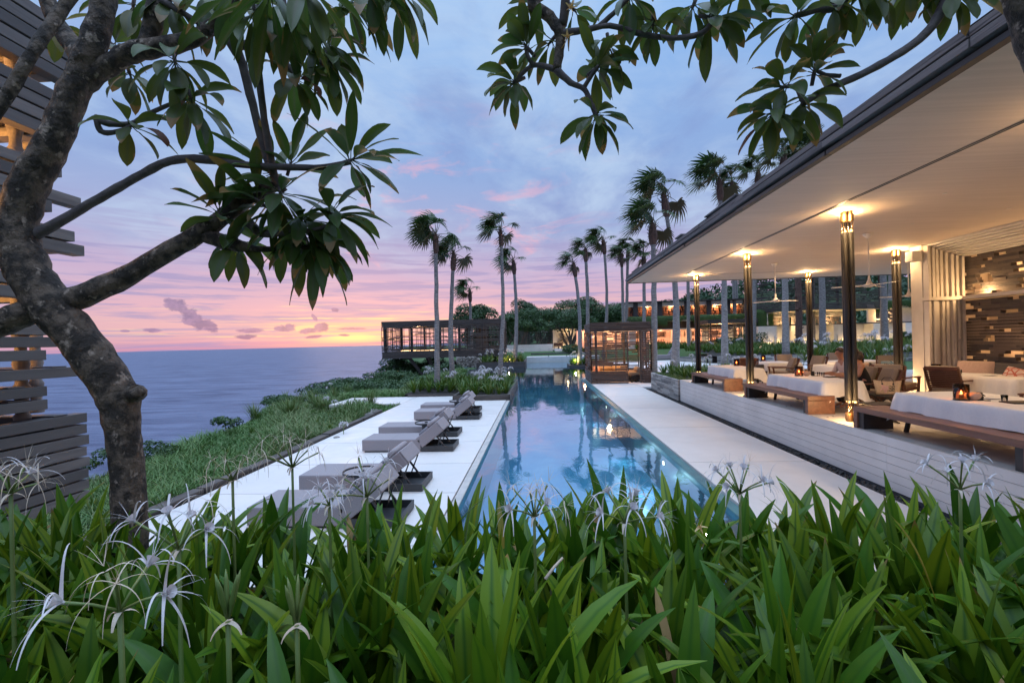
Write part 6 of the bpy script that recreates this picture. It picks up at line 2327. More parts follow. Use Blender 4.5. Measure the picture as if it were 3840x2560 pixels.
for (x0, x1) in ((23.3, 25.2), (27.3, 28.6), (31.0, 33.2), (35.0, 36.3), (38.2, 39.8), (41.8, 43.2)):
    b = MB()
    b.box(x0, x1, 49.7, 51.15, 1.2, 3.48)
    b.build('wall_pier', M['white_wall'], rb)
    b = MB()
    for k in range(3):
        xx = x0 + (k + .5) * (x1 - x0) / 3
        b.box(xx - .03, xx + .03, 49.66, 49.695, 1.5 + .5 * (k % 2), 2.4 + .5 * (k % 2))
    b.build('wall_groove', M['terrazzo'], rb)
    lamp('uplight', ((x0 + x1) / 2, 49.45, 1.45), 16, (1, .62, .26), .06)
    lamp('uplight', (x1 + .7, 50.6, 1.5), 12, (1, .62, .26), .06)
# niches with white reveal slats and dark pierced panels above
for i, (x0, x1) in enumerate(((24.6, 28.2), (29.0, 33.4))):
    y = 50.9
    b = MB()
    for k in range(7):
        dx = k * .11
        b.box(x0 + dx, x0 + dx + .06, y - .5 + k * .09, y - .3 + k * .09, 3.63, 4.9 - k * .07)
        b.box(x1 - dx - .06, x1 - dx, y - .5 + k * .09, y - .3 + k * .09, 3.63, 4.9 - k * .07)
        b.box(x0 + dx, x1 - dx, y - .5 + k * .09, y - .3 + k * .09, 4.9 - k * .07 - .05, 4.9 - k * .07)
    b.build('niche_frame', M['slat_white'], rb)
    b = MB()
    rgn = random.Random(80 + i)
    z = 3.64
    while z < 4.45:
        x = x0 + .8
        while x < x1 - .8:
            w = rgn.uniform(.15, .4)
            if rgn.random() < .75:
                b.box(x, min(x + w, x1 - .8), y + .3, y + .4, z, z + .085, 0, rgn.random())
            x += w
        z += .09
    b.build('niche_panel', M['brick'], rb)
    lamp('niche_lamp', ((x0 + x1) / 2, y - .15, 3.85), 26, (1, .6, .27), .08)
    lamp('niche_lamp', ((x0 + x1) / 2, y + .9, 4.1), 22, (1, .6, .27), .08)
for i, (x0, x1) in enumerate(((36.2, 38.8), (42.0, 45.5))):
    b = MB()
    rgn = random.Random(90 + i)
    z = 3.66
    while z < 5.0:
        x = x0
        while x < x1:
            w = rgn.uniform(.15, .5)
            if rgn.random() < .72:
                b.box(x, min(x + w, x1), 50.9, 51.0, z, z + .11, 0, rgn.random())
            x += w
        z += .115
    b.build('pierced_panel', M['brick'], rb)
    lamp('panel_lamp', ((x0 + x1) / 2, 51.6, 4.3), 40, (1, .6, .27), .1)
b = MB()
b.box(36, 46, 51.9, 52.1, 3.6, 5.4)
b.build('rear_wall', M['white_wall'], rb)
b = MB()
rg = random.Random(79)
for i in range(5200):
    x = rg.uniform(36.0, 46.0) if i % 5 else rg.uniform(22.8, 25.2)
    ln = rg.uniform(.4, 1.2) * (.7 + .4 * math.sin(x * 1.1))
    zt = 5.6 if x > 30 else 5.0
    if x < 30:
        ln *= 1.6
    y0 = 50.7 + rg.random() * .3
    p = Vector((x, y0, zt + rg.uniform(-.1, .35)))
    m_ = Vector((x + rg.uniform(-.1, .1), y0 - .25, p.z - ln * .25))
    e = Vector((x + rg.uniform(-.2, .2), y0 - .3, p.z - ln))
    w = rg.uniform(.03, .06)
    b.add([p - Vector((w, 0, 0)), p + Vector((w, 0, 0)), m_ + Vector((w, 0, 0)), m_ - Vector((w, 0, 0)), e], [(0, 1, 2, 3), (3, 2, 4)], 0, rg.random() * .6)
b.build('hanging_grass', M['hang'], rb)
b = MB()
b.box(36.0, 46, 50.95, 52, 5.05, 5.6)
b.build('roof_planter', M['white_wall'], rb)
b = MB()
rg = random.Random(83)
x0, x1, y0, y1, z0, z1 = 36.6, 38.2, 47.6, 48.6, 1.25, 2.5
b.box(x0 + .1, x1 - .1, y0 + .1, y1 - .1, z0, z1 - .1)
for i in range(2600):
    f = rg.randrange(3)
    p = Vector((rg.uniform(x0, x1), y0 if f == 0 else rg.uniform(y0, y1), rg.uniform(z0, z1)))
    if f == 1:
        p.x = x0
    if f == 2:
        p.z = z1
    d = Vector((rg.gauss(0, 1), rg.gauss(0, 1), rg.gauss(0, 1))).normalized()
    e = d.orthogonal().normalized() * .04
    b.add([p - d * .09, p + e, p + d * .09, p - e], [(0, 1, 2, 3)], 0, rg.random() * .7)
tag(b.build('clipped_hedge', M['tree']), 'box-clipped hedge block in front of the lit wall', 'hedge')
bush('rounded dark bush before the first lit wall pier', (21.6, 47.5, 1.9), (1.7, 1.2, 1.0), 1800, .22, 88, .15)
bush('low dark bush in front of the far cabana', (19.6, 48.2, 1.75), (1.7, 1.0, .75), 1600, .22, 89, .08)
lamp('palm_uplight', (36.0, 45.0, 1.3), 30, (1, .8, .35), .06)
lamp('palm_uplight', (-3.2, 47.9, .6), 26, (1, .6, .3), .06)
lamp('planter_lamp', (3.6, 45.2, .55), 14, (1, .8, .3), .06)
# ------------------------------------------------------------------ open dining pavilion
FZ, CZ = .85, 4.90
mb = MB()
mb.box(5.66, 30, 2.0, 18.68, -.4, FZ - .016)
mb.box(6.0, 30, 18.68, 21.4, -.4, FZ - .10)
mb.build('terrace_base', M['joint'], kind='structure')
slabs('terrace_floor', 5.655, 24, [2.0, 5.1, 9.3, 13.5, 17.7, 18.70], FZ, M['terrazzo'], xs=[5.655, 8.2, 10.8, 13.4, 16, 24], gap=.006)
slabs('terrace_rear', 10.5, 24, [18.71, 21.4], FZ - .004, M['terrazzo'], xs=[10.5, 16, 24], gap=.006)
tw_ = thing('terrace_wall', 'white board-clad front wall of the dining terrace with dark joints, above the black pebbles', 'wall', (5.65, 10, 0))
for k in range(6):
    b = MB()
    y = 3.6
    while y < 18.69:
        y1 = min(18.69, y + 4.2)
        b.box(5.648 - .0, 5.70, y + .002, y1 - .002, .004 + k * .1405, .004 + k * .1405 + .1335)
        y = y1
    b.build('board', M['white_stone'], tw_)
b = MB()
b.box(5.665, 5.72, 3.6, 18.68, 0, .84)
b.build('backing', M['joint'], tw_)
b = MB()
rg = random.Random(3)
for i in range(9):
    for dx in (0, .16):
        c = (5.86 + dx, 5.0 + i * 1.55 + dx * .6)
        b.lathe([(.022, FZ + .001), (.022, FZ + .005)], (c[0], c[1], 0), 10)
b.build('floor_spot', M['iron'], tw_)

pv = thing('dining_pavilion', 'open dining pavilion with broad white ceiling, weathered fascia boards and bronze column clusters', 'pavilion', (9, 10, FZ))
b = MB()
b.box(3.82, 24, -.5, 19.5, CZ, CZ + .02)
b.build('ceiling', M['ceiling'], pv)
b = MB()
b.box(3.88, 24, -.5, 19.46, CZ + .021, CZ + .24)
b.build('roof', M['grey_wood'], pv)
rg = random.Random(13)
for (z0, z1, dx) in ((CZ - .03, CZ + .040, .05), (CZ + .062, CZ + .158, .0), (CZ + .182, CZ + .272, .03), (CZ + .278, CZ + .30, .07)):
    y = -.5
    while y < 19.5:
        y1 = min(19.52, y + rg.uniform(1.6, 3.4))
        if z0 > CZ + .27 and rg.random() < .45:
            y = y1
            continue
        b = MB()
        b.box(3.74 + dx + rg.uniform(-.018, .018), 3.87, y + .005, y1 - .005, z0 + .004 + rg.uniform(-.004, .004), z1 - .004 + rg.uniform(-.010, .004), 0, rg.random())
        b.build('fascia_board', M['grey_wood'] if z0 > CZ else M['black_wood'], pv, bevel=.005)
        y = y1
y = -.5
while y < 19:
    w = rg.uniform(.4, 1.7)
    if rg.random() < .5:
        b = MB()
        b.box(3.76 + rg.uniform(-.01, .05), 3.95, y, y + w, CZ + .301, CZ + .301 + rg.uniform(.012, .045), 0, rg.random())
        b.build('fascia_board', M['grey_wood'], pv)
    y += w + rg.uniform(.1, .9)
b = MB()
b.box(3.82, 24, 19.46, 19.52, CZ - .025, CZ + .06)
b.build('rear_edge', M['iron'], pv)
b = MB()
b.box(5.50, 5.525, -.4, 17.3, CZ - .006, CZ - .0005)
b.box(5.55, 5.575, -.4, 17.3, CZ - .006, CZ - .0005)
b.box(5.6, 10.3, 17.52, 17.545, CZ - .006, CZ - .0005)
b.build('ceiling_track', M['iron'], pv)
b = MB()
for (x, y) in ((8.2, 10.4), (9.2, 9.4), (7.4, 5.6), (8.8, 6.9), (7.2, 12.6), (9.6, 12.4), (8.4, 14.8), (7.0, 8.2)):
    b.lathe([(.035, CZ - .006), (.035, CZ - .001)], (x, y, 0), 12)
b.build('downlight', M['slat_white'], pv)


def column(x, y, k):
    c = bpy.data.objects.new('column', None)
    COL.objects.link(c)
    c.parent = pv
    c.location = Vector((x, y, FZ)) - Vector(pv.location)
    off = [(-.052, -.022), (.038, -.054), (.056, .040), (-.033, .056)]
    for (dx, dy) in off:
        b = MB()
        b.tube([(x + dx, y + dy, FZ + .40), (x + dx, y + dy, FZ + 1.8), (x + dx, y + dy, CZ - .41)], .045, 20)
        b.build('post', M['bronze'], c, smooth=True, bevel=0)
    b = MB()
    for (dx, dy) in off:
        b.lathe([(.042, CZ - .20), (.048, CZ - .20), (.048, CZ - .07), (.036, CZ - .07), (.036, CZ - .004)], (x + dx * 1.05, y + dy * 1.05, 0), 14)
    b.build('collar', M['brass'], c)
    b = MB()
    for (dx, dy) in off:
        b.lathe([(.036, FZ + .002), (.040, FZ + .002), (.045, FZ + .13), (.040, FZ + .17)], (x + dx, y + dy, 0), 14)
    b.build('foot', M['brass'], c)
    b = MB()
    for (dx, dy) in off:
        b.tube([(x + dx * 1.5, y + dy * 1.5, CZ - .42), (x + dx * 1.5, y + dy * 1.5, CZ - .19)], .007, 6)
        b.tube([(x + dx * 1.5, y + dy * 1.5, FZ + .15), (x + dx * 1.5, y + dy * 1.5, FZ + .42)], .007, 6)
    b.tube([(x, y, CZ - .44), (x, y, CZ - .02)], .018, 8)
    b.tube([(x, y, FZ), (x, y, FZ + .44)], .018, 8)
    b.build('rod', M['brass'], c)
    for nm, z0, z1 in (('lamp_glass', CZ - .41, CZ - .205), ('base_glass', FZ + .17, FZ + .395)):
        b = MB()
        for (dx, dy) in off:
            b.lathe([(.034, z0), (.034, z1)], (x + dx, y + dy, 0), 14, cap=False)
        b.build(nm, M['glass'], c, smooth=True)
    b = MB()
    for (dx, dy) in off:
        b.lathe([(.022, CZ - .408), (.025, CZ - .395), (.021, CZ - .375), (.006, CZ - .35)], (x + dx, y + dy, 0), 10)
        b.lathe([(.008, FZ + .36), (.018, FZ + .375), (.021, FZ + .392)], (x + dx, y + dy, 0), 10)
    b.build('bulb', M['glow'], c, smooth=True)
    lamp('column_lamp', (x - .16, y - .12, CZ - .10), 7.5 * k, (1, .62, .28), .03)
    lamp('column_lamp', (x + .14, y + .12, CZ - .10), 7.5 * k, (1, .62, .28), .03)
    lamp('column_lamp', (x, y, CZ - .30), 4.0 * k, (1, .62, .28), .03)
    lamp('column_base_lamp', (x - .13, y - .10, FZ + .22), 3.6 * k, (1, .60, .26), .03)
    lamp('column_base_lamp', (x + .14, y + .10, FZ + .22), 3.6 * k, (1, .60, .26), .03)


for (x, y, k) in ((6.0, 9.15, 1), (6.0, 13.35, 1), (6.0, 17.55, 1.1), (10.2, 13.55, 1.2), (10.2, 17.75, 1.2), (6.0, 4.95, 1)):
    column(x, y, k)

# end wall with the nested white slats and the pierced slate panels
b = MB()
b.box(10.5, 12.6, 13.06, 13.44, FZ + .001, CZ - .002)
b.build('end_wall', M['slat_white'], pv)
b = MB()
b.box(12.2, 12.3, 4, 13.05, FZ + .001, CZ - .002)
b.build('rear_lit_wall', M['slat_white'], pv)
rg = random.Random(15)
for k in range(8):
    x = 10.52 + k * .122
    zt = CZ - .02 - k * .045
    b = MB()
    d = .13 + rg.uniform(-.02, .03)
    z0 = 3.47
    cuts = [z0] + ([rg.uniform(z0 + .3, zt - .3)] if rg.random() < .6 else []) + [zt]
    for a, c in zip(cuts, cuts[1:]):
        b.box(x, x + .060 + rg.uniform(0, .012), 13.06 - d - rg.uniform(0, .03), 13.058, a, c - .003)
    cuts = [FZ + .003] + sorted(rg.uniform(1.2, 3.0) for _ in range(rg.choice((1, 1, 2)))) + [3.37]
    for a, c in zip(cuts, cuts[1:]):
        b.box(x, x + .060 + rg.uniform(0, .014), 13.06 - d - rg.uniform(0, .04), 13.058, a, c - .003)
    b.build('upright_slat', M['slat_white'], pv)
    b = MB()
    y = 4.0
    while y < 12.9:
        y1 = min(12.94, y + rg.uniform(1.4, 3.5))
        b.box(x, x + .055, y, y1 - .006, zt - .035 - rg.uniform(0, .014), zt)
        y = y1
    b.build('lintel_slat', M['slat_white'], pv)
b = MB()
b.add([(10.5, 4, CZ - .003), (11.6, 4, 4.54), (11.6, 12.95, 4.54), (10.5, 12.95, CZ - .003)], [(0, 1, 2, 3)])
b.build('lintel_soffit', M['slat_white'], pv)
b = MB()
b.box(10.46, 11.47, 12.80, 13.055, 3.375, 3.465)
b.box(11.30, 11.6, 4, 12.795, 3.375, 3.465)
b.build('ledge', M['slat_white'], pv)
for nm, z0, z1, dens in (('upper_panel', 3.467, 4.53, .87), ('lower_panel', FZ + .003, 3.373, .86)):
    b = MB()
    z = z0
    while z < z1 - .03:
        y = 4.0
        h = min(.076, z1 - z - .002)
        if y < 8.2:
            b.box(11.5, 11.62, 4.0, 8.2, z, z + h - .003, 0, rg.random())
            y = 8.2
        while y < 12.94:
            w = rg.uniform(.22, .75)
            b.box(11.5 - rg.uniform(0, .018), 11.62, y + .003, min(y + w, 12.94) - .003, z, z + h - .003, 0, rg.random())
            y += w
            if rg.random() < 2.4 * (1 - dens):
                y += rg.uniform(.20, .42)
        z += .078
    b.build(nm, M['brick'], pv)
for y in (6.5, 8.8, 10.6, 12.3):
    lamp('panel_lamp', (11.9, y, 2.2), 2.6, (1, .50, .20), .08)
    lamp('panel_lamp', (11.9, y, 4.1), 2.6, (1, .50, .20), .08)
    lamp('ledge_lamp', (11.34, y, 3.53), 7, (1, .60, .27), .04)
for (x, y) in ((8.6, 9.0), (8.6, 12.2), (8.2, 15.2), (8.2, 6.2), (12.5, 16.5)):
    lamp('ceiling_lamp', (x, y, CZ - .04), 34, (1, .68, .38), .05, 'SPOT', (0, 0, 0), 110, .8)
b = MB()
b.box(10.18, 10.44, 12.95, 13.2, 4.46, 4.74)
b.box(10.44, 10.495, 13.05, 13.12, 4.55, 4.65)
o = tag(b.build('wall_speaker', M['slat_white'], bevel=.012), 'small white loudspeaker box fixed high on the slatted wall', 'speaker')

# ceiling fans


def make_fan():
    r = thing('ceiling_fan', 'x', 'ceiling fan', (0, 0, 0), 'white ceiling fans in the dining pavilion')
    b = MB()
    b.tube([(0, 0, .12), (0, 0, 1.1)], .014, 8)
    b.build('rod', M['fan'], r, smooth=True)
    b = MB()
    b.lathe([(.02, 1.10), (.05, 1.13), (.10, 1.19), (.105, 1.215)], (0, 0, 0), 20)
    b.build('canopy', M['fan'], r, smooth=True)
    b = MB()
    b.lathe([(.018, .22), (.03, .12), (.065, .03), (.13, .0), (.13, -.025), (.05, -.05)], (0, 0, 0), 20)
    b.build('motor', M['fan'], r, smooth=True)
    for k in range(3):
        an = k * 2 * PI / 3 + .12
        q = Matrix.Rotation(an, 3, 'Z') @ Matrix.Rotation(R(10), 3, 'X')
        b = MB()
        b.obox(q @ Vector((.42, 0, -.012)), (.64, .115, .010), q)
        b.build('blade', M['fan'], r, bevel=.004)
    return r


fn = make_fan()
fn.location = (7.82, 15.45, 3.68)
fn['label'] = 'white ceiling fan hanging between the front columns, before the slatted upper floor'
KIDS['ceiling_fan'] = list(fn.children)
dup(fn, (7.85, 11.25, 3.68), .5, 'white ceiling fan closest to the bench side, beside the tallest bronze column')
dup(fn, (12.0, 15.45, 3.72), .3, 'white ceiling fan partly behind the slatted end wall')

# benches


def make_bench():
    r = thing('bench', 'x', 'bench', (0, 0, 0), 'long red-brown benches along the terrace edge')
    b = MB()
    b.box(0, .56, 0, 3.0, .29, .385)
    b.build('seat', M['bench_wood'], r, bevel=.006)
    for y in (0, 2.905):
        b = MB()
        b.box(0.001, .559, y + .001, y + .094, 0, .289)
        b.build('leg', M['bench_wood'], r, bevel=.005)
    for y in (.097, 2.78):
        b = MB()
        b.box(.03, .53, y, y + .12, .0, .287)
        b.build('dark_end', M['black_wood'], r)
    return r


bn = make_bench()
bn.location = (5.68, 5.62, FZ)
bn['label'] = 'long red-brown bench with the biggest white cloth end lying on it, nearest the lilies'
KIDS['bench'] = list(bn.children)
dup(bn, (5.68, 10.02, FZ), 0, 'long red-brown bench between the two front columns closest to the lilies, orange lit end')
dup(bn, (5.70, 14.42, FZ), 0, 'long red-brown bench beside the slate planter at the terrace end')

# tables with cloths


def make_table(x0, x1, y0, y1, h, tl, cl, drop=.30, seed=1):
    t = thing('dining_table', tl, 'table', ((x0 + x1) / 2, (y0 + y1) / 2, FZ), 'cloth-covered dining tables')
    z = FZ + h
    b = MB()
    b.box(x0, x1, y0, y1, z - .05, z - .006)
    b.build('table_top', M['chair_wood'], t)
    for sx, sy in ((0, 0), (1, 0), (0, 1), (1, 1)):
        xx, yy = (x0 + .12, x1 - .12)[sx], (y0 + .2, y1 - .2)[sy]
        b = MB()
        b.bar((xx, yy, z - .05), (xx + (.02 if sx else -.02), yy + (.16 if sy else -.16), FZ), .05, .05, up=(1, 0, 0))
        b.build('leg', M['black_wood'], t)
    r2 = random.Random(seed)
    b = MB()
    ox = .012
    per = []
    step = .055

    def side(p, q):
        n = max(4, round((Vector(q) - Vector(p)).length / step))
        for i in range(n):
            per.append((Vector(p).lerp(Vector(q), i / n), i / n))
    c = [(x0 - ox, y0 - ox), (x1 + ox, y0 - ox), (x1 + ox, y1 + ox), (x0 - ox, y1 + ox)]
    nrm = [Vector((0, -1)), Vector((1, 0)), Vector((0, 1)), Vector((-1, 0))]
    ring = []
    for s in range(4):
        p, q = Vector(c[s]), Vector(c[(s + 1) % 4])
        n = max(6, round((q - p).length / step))
        for i in range(n):
            t_ = i / n
            dist = min(t_, 1 - t_) * (q - p).length
            nn = nrm[s].copy()
            if i == 0:
                nn = (nrm[s] + nrm[s - 1])
            ring.append((p.lerp(q, t_), nn, dist))
    m_ = len(ring)
    rows = 7
    ph = [r2.uniform(0, 6.28) for _ in range(3)]
    vs, fs = [], []
    for j in range(rows + 1):
        t_ = j / rows
        for i, (p, nn, dist) in enumerate(ring):
            cn = math.exp(-dist / .11)
            dl = drop * (1 + .75 * cn + .06 * math.sin(i * .21 + ph[0]))
            fold = (.038 * math.sin(i * .62 + ph[1]) + .024 * math.sin(i * 1.45 + ph[2])) * t_ * (.35 + 1.1 * math.exp(-dist / .3))
            fl = .012 * math.sin(min(1, t_ * 4) * PI / 2) + .05 * t_ + fold + .03 * cn * t_
            vs.append((p.x + nn.x * fl, p.y + nn.y * fl, z + .004 - dl * t_ ** 1.02 - (.0 if j else 0)))
    for j in range(rows):
        for i in range(m_):
            i2 = (i + 1) % m_
            fs.append((j * m_ + i, (j + 1) * m_ + i, (j + 1) * m_ + i2, j * m_ + i2))
    fs.append(tuple(range(m_)))
    b.add(vs, fs)
    o = b.build('tablecloth', M['cloth'], smooth=True)
    o.data.polygons[-1].use_smooth = False
    return tag(o, cl, 'tablecloth', 'white tablecloths in the pavilion')


TH = .67
make_table(6.10, 7.25, 4.9, 8.15, TH, 'long dining table under the largest white cloth, behind the bench nearest the lilies', 'largest white tablecloth, hanging over the bench nearest the lilies', .29, 1)
make_table(6.10, 6.88, 10.15, 12.45, TH, 'dining table under a white cloth between the first two front columns, two people at it', 'white tablecloth on the table where two people sit', .29, 2)
make_table(6.10, 6.95, 14.6, 16.75, TH, 'dining table under a white cloth behind the bench by the slate planter', 'white tablecloth sloping over the bench by the slate planter', .29, 3)
make_table(8.35, 9.5, 17.1, 18.5, TH, 'dining table under a white cloth near the rear roof edge among wooden armchairs', 'white tablecloth on the table at the rear roof edge', .5, 4)
make_table(9.3, 10.6, 14.1, 16.0, TH, 'dining table under a white cloth by the first back-row column, two lanterns on it', 'white tablecloth on the table beside the first back-row column', .5, 5)
make_table(9.75, 10.55, 9.9, 11.7, TH, 'dining table under a white cloth in front of the sofa along the slate wall', 'white tablecloth on the table before the sofa', .42, 6)
make_table(11.0, 12.6, 16.9, 18.2, TH, 'dining table under a white cloth in the far rear corner beyond the slatted wall', 'white tablecloth on the table in the far rear corner', .5, 7)

# sofa along the slate wall
t = thing('sofa', 'long charcoal sofa built along the pierced slate wall', 'sofa', (11.1, 9, FZ))
b = MB()
b.box(10.75, 11.45, 5, 12.85, FZ + .01, FZ + .28)
b.build('base', M['black_wood'], t)
for i in range(5):
    y = 5 + i * 1.57
    b = MB()
    b.box(10.72, 11.34, y + .01, y + 1.56, FZ + .285, FZ + .42)
    b.build('seat_cushion', M['sofa'], t, bevel=.03)
    b = MB()
    b.obox((11.36, y + .785, FZ + .64), (.17, 1.54, .46), Matrix.Rotation(R(10), 3, 'Y'))
    b.build('back_cushion', M['sofa'], t, bevel=.035)


def cushion(px, py, Y, size, mat, label, rz, tilt=62, roll=0):
    c = P(px, py, Y=Y)
    q = Matrix.Rotation(R(rz), 3, 'Z') @ Matrix.Rotation(R(tilt), 3, 'X') @ Matrix.Rotation(R(roll), 3, 'Z')
    b = MB()
    b.pillow((0, 0, 0), size, q, 0, 10)
    o = b.build('cushion', M[mat], smooth=True)
    o.location = c
    return tag(o, label, 'cushion')


cushion(3657, 1383, 11.6, (.68, .42, .18), 'peach', 'plain peach cushion standing on the charcoal sofa beside the white slats', -55, 70)
cushion(3808, 1413, 10.55, (.44, .42, .16), 'coral', 'pale cushion with red lattice pattern on the charcoal sofa', -60, 66, -18)

# armchairs


def make_armchair():
    r = thing('armchair', 'x', 'armchair', (0, 0, 0), 'low wooden armchairs in the pavilion')
    w = .31
    for s in (-1, 1):
        x = s * w
        b = MB()
        b.bar((x, .26, .0), (x, .33, .56), .045, .05)
        b.build('front_leg', M['chair_wood'], r, bevel=.006)
        b = MB()
        b.bar((x, -.38, .0), (x, -.24, .34), .045, .055)
        b.bar((x, -.25, .32), (x, -.47, .86), .04, .055)
        b.build('rear_leg', M['chair_wood'], r, bevel=.006)
        b = MB()
        b.bar((x, .38, .575), (x, -.36, .565), .075, .03)
        b.build('arm', M['chair_wood'], r, bevel=.008)
        b = MB()
        b.bar((x, .30, .30), (x, -.26, .26), .04, .06)
        b.build('side_rail', M['chair_wood'], r)
    b = MB()
    for k in range(11):
        t_ = k / 10
        b.bar((-w, -.27 - .17 * t_, .36 + .44 * t_), (w, -.27 - .17 * t_, .36 + .44 * t_), .012, .028)
    b.bar((-w, -.465, .85), (w, -.465, .85), .03, .07)
    b.build('back_slats', M['chair_wood'], r)
    b = MB()
    b.bar((-w, .28, .29), (w, .28, .29), .04, .06)
    b.build('front_rail', M['chair_wood'], r)
    b = MB()
    b.obox((0, .02, .36), (.56, .60, .12), Matrix.Rotation(R(3), 3, 'X'))
    b.build('seat_cushion', M['taupe'], r, bevel=.03)
    b = MB()
    b.obox((0, -.30, .66), (.56, .11, .50), Matrix.Rotation(R(20), 3, 'X'))
    b.build('back_cushion', M['taupe'], r, bevel=.03)
    return r


ac = make_armchair()
KIDS['armchair'] = list(ac.children)
first = True
for (x, y, face, lab) in ((9.05, 12.1, (1, .45), 'wooden armchair turned away, the left of two before the slatted wall'),
                          (9.55, 11.1, (1, .45), 'wooden armchair turned away with arm showing, touching the table before the sofa'),
                          (8.45, 16.4, (-1, .25), 'wooden armchair whose open slatted back shows beside the small lantern stand'),
                          (7.75, 17.5, (.25, .9), 'armchair with pale cushion back directly behind the small lantern stand'),
                          (9.95, 17.35, (-1, -.2), 'wooden armchair seen side-on with its seat cushion toward the rear table'),
                          (10.0, 19.0, (-.2, -1), 'armchair at the far end of the rear table, only its cushion top visible'),
                          (8.32, 11.55, (-1, -.75), 'grey-cushioned armchair with olive pillow behind the straw tote'),
                          (12.2, 19.3, (-.4, -1), 'armchair at the far back corner table, cushion top above the cloth'),
                          (11.9, 16.2, (-.6, -1), 'armchair with patterned cushion before the far corner table'),
                          (12.1, 14.7, (-1, .2), 'armchair half hidden behind the slatted wall post'),
                          (8.75, 8.25, (-1, -.55), 'grey armchair with the blue ikat cushion at the largest table')):
    rz = math.atan2(face[1], face[0]) - PI / 2
    if first:
        ac.location = (x, y, FZ)
        ac.rotation_euler = (0, 0, rz)
        ac['label'] = lab
        first = False
    else:
        dup(ac, (x, y, FZ), rz, lab)


def chair_cushion(x, y, face, mat, label, size=(.46, .30, .14), k=-.05):
    rz = math.atan2(face[1], face[0]) - PI / 2
    q = Matrix.Rotation(rz, 3, 'Z')
    b = MB()
    b.pillow((0, 0, 0), size, q @ Matrix.Rotation(R(68), 3, 'X'), 0, 10)
    o = b.build('cushion', M[mat], smooth=True)
    o.location = Vector((x, y, FZ + .58)) + q @ Vector((0, k - .10, 0))
    tag(o, label, 'cushion')


chair_cushion(8.32, 11.55, (-1, -.75), 'olive', 'olive green cushion on the armchair behind the straw tote')
chair_cushion(8.75, 8.25, (-1, -.55), 'ikat', 'blue and white ikat cushion on the armchair at the largest table', (.56, .32, .15))
chair_cushion(11.9, 16.2, (-.6, -1), 'ikat', 'grey-blue patterned cushion on the armchair before the far corner table')


# folding stands at the columns
def make_rack():
    r = thing('folding_stand', 'x', 'folding stand', (0, 0, 0), 'black folding stands with crossed legs')
    for y in (-.17, .17):
        for s in (-1, 1):
            b = MB()
            b.bar((s * -.24, y + .012 * s, 0), (s * .22, y + .012 * s, .335), .022, .030)
            b.build('leg', M['black_wood'], r)
    b = MB()
    b.box(-.27, .27, -.21, .21, .335, .36)
    b.build('top', M['black_wood'], r, bevel=.005)
    for s in (-1, 1):
        b = MB()
        b.bar((s * .24, -.19, .012), (s * .24, .19, .012), .024, .024)
        b.build('foot_rail', M['black_wood'], r)
    return r


rk = make_rack()
KIDS['folding_stand'] = list(rk.children)
rk.location = (6.42, 9.05, FZ)
rk['label'] = 'black folding stand against the foot of the column closest to the lilies'
dup(rk, (5.98, 13.02, FZ), .1, 'black folding stand lit from below at the foot of the second front column')
dup(rk, (5.95, 17.3, FZ), .1, 'black folding stand at the foot of the front column beside the slate planter')
dup(rk, (7.40, 10.12, FZ), .15, 'black folding stool carrying the straw tote', (1, 1, 1.05))
# tote on the stool
tt = thing('tote_bag', 'straw tote bag with dark square emblem and pink flower on the folding stool', 'bag', (7.38, 10.12, FZ + .385))
q = Matrix.Rotation(R(-38), 3, 'Z')
o3 = Vector((7.38, 10.12, FZ + .385))
b = MB()
vs, fs = [], []
n_ = 20
for j in range(6):
    t_ = j / 5
    for i in range(n_):
        an = 2 * PI * i / n_
        wx, wy = .19 + .045 * t_, .085 + .0 * t_
        c_, s_ = math.cos(an), math.sin(an)
        p = Vector((wx * math.copysign(abs(c_) ** .5, c_), wy * math.copysign(abs(s_) ** .6, s_), .30 * t_ - (.03 * (1 - abs(c_)) if j == 5 else 0)))
        vs.append(o3 + q @ p)
for j in range(5):
    for i in range(n_):
        i2 = (i + 1) % n_
        fs.append((j * n_ + i, j * n_ + i2, (j + 1) * n_ + i2, (j + 1) * n_ + i))
fs.append(tuple(range(n_ - 1, -1, -1)))
b.add(vs, fs)
b.build('bag_body', M['straw'], tt, smooth=True)
b = MB()
for s in (-.08, .10):
    b.obox(o3 + q @ Vector((s, -.092, .225)), (.030, .008, .030), q)
b.build('rivet', M['black_wood'], tt)
b = MB()
pts = [o3 + q @ Vector((-.08, -.096, .225)), o3 + q @ Vector((-.09, -.10, .30)), o3 + q @ Vector((-.05, -.07, .36)), o3 + q @ Vector((.06, -.07, .36)), o3 + q @ Vector((.10, -.10, .30)), o3 + q @ Vector((.10, -.096, .225))]
b.tube(pts, .006, 6)
b.build('handle', M['black_wood'], tt)
b = MB()                                   # emblem: four looped strokes in a square
for sx in (-1, 1):
    for sz in (-1, 1):
        c = Vector((.075 + sx * .027, -.089, .135 + sz * .027))
        pts = []
        for k in range(11):
            an = k / 10 * 1.6 * PI + (0 if sx > 0 else PI) * (1 if sz > 0 else -1)
            pts.append(o3 + q @ (c + Vector((math.cos(an) * .019, -.001, math.sin(an) * .021))))
        b.tube(pts, .0045, 5)
for d in (-.052, 0, .052):
    b.tube([o3 + q @ Vector((.075 - .052, -.089, .135 + d)), o3 + q @ Vector((.075 + .052, -.089, .135 + d))], .0035, 5)
b.build('emblem', M['black_wood'], tt)
b = MB()
rg = random.Random(17)
for i in range(26):
    c = Vector((-.045 + rg.gauss(0, .026), -.096, .13 + rg.gauss(0, .034)))
    b.obox(o3 + q @ c, (.028, .012, .024), q @ Matrix.Rotation(rg.random() * 3, 3, 'Y'))
b.build('fabric_flower', M['pink'], tt)


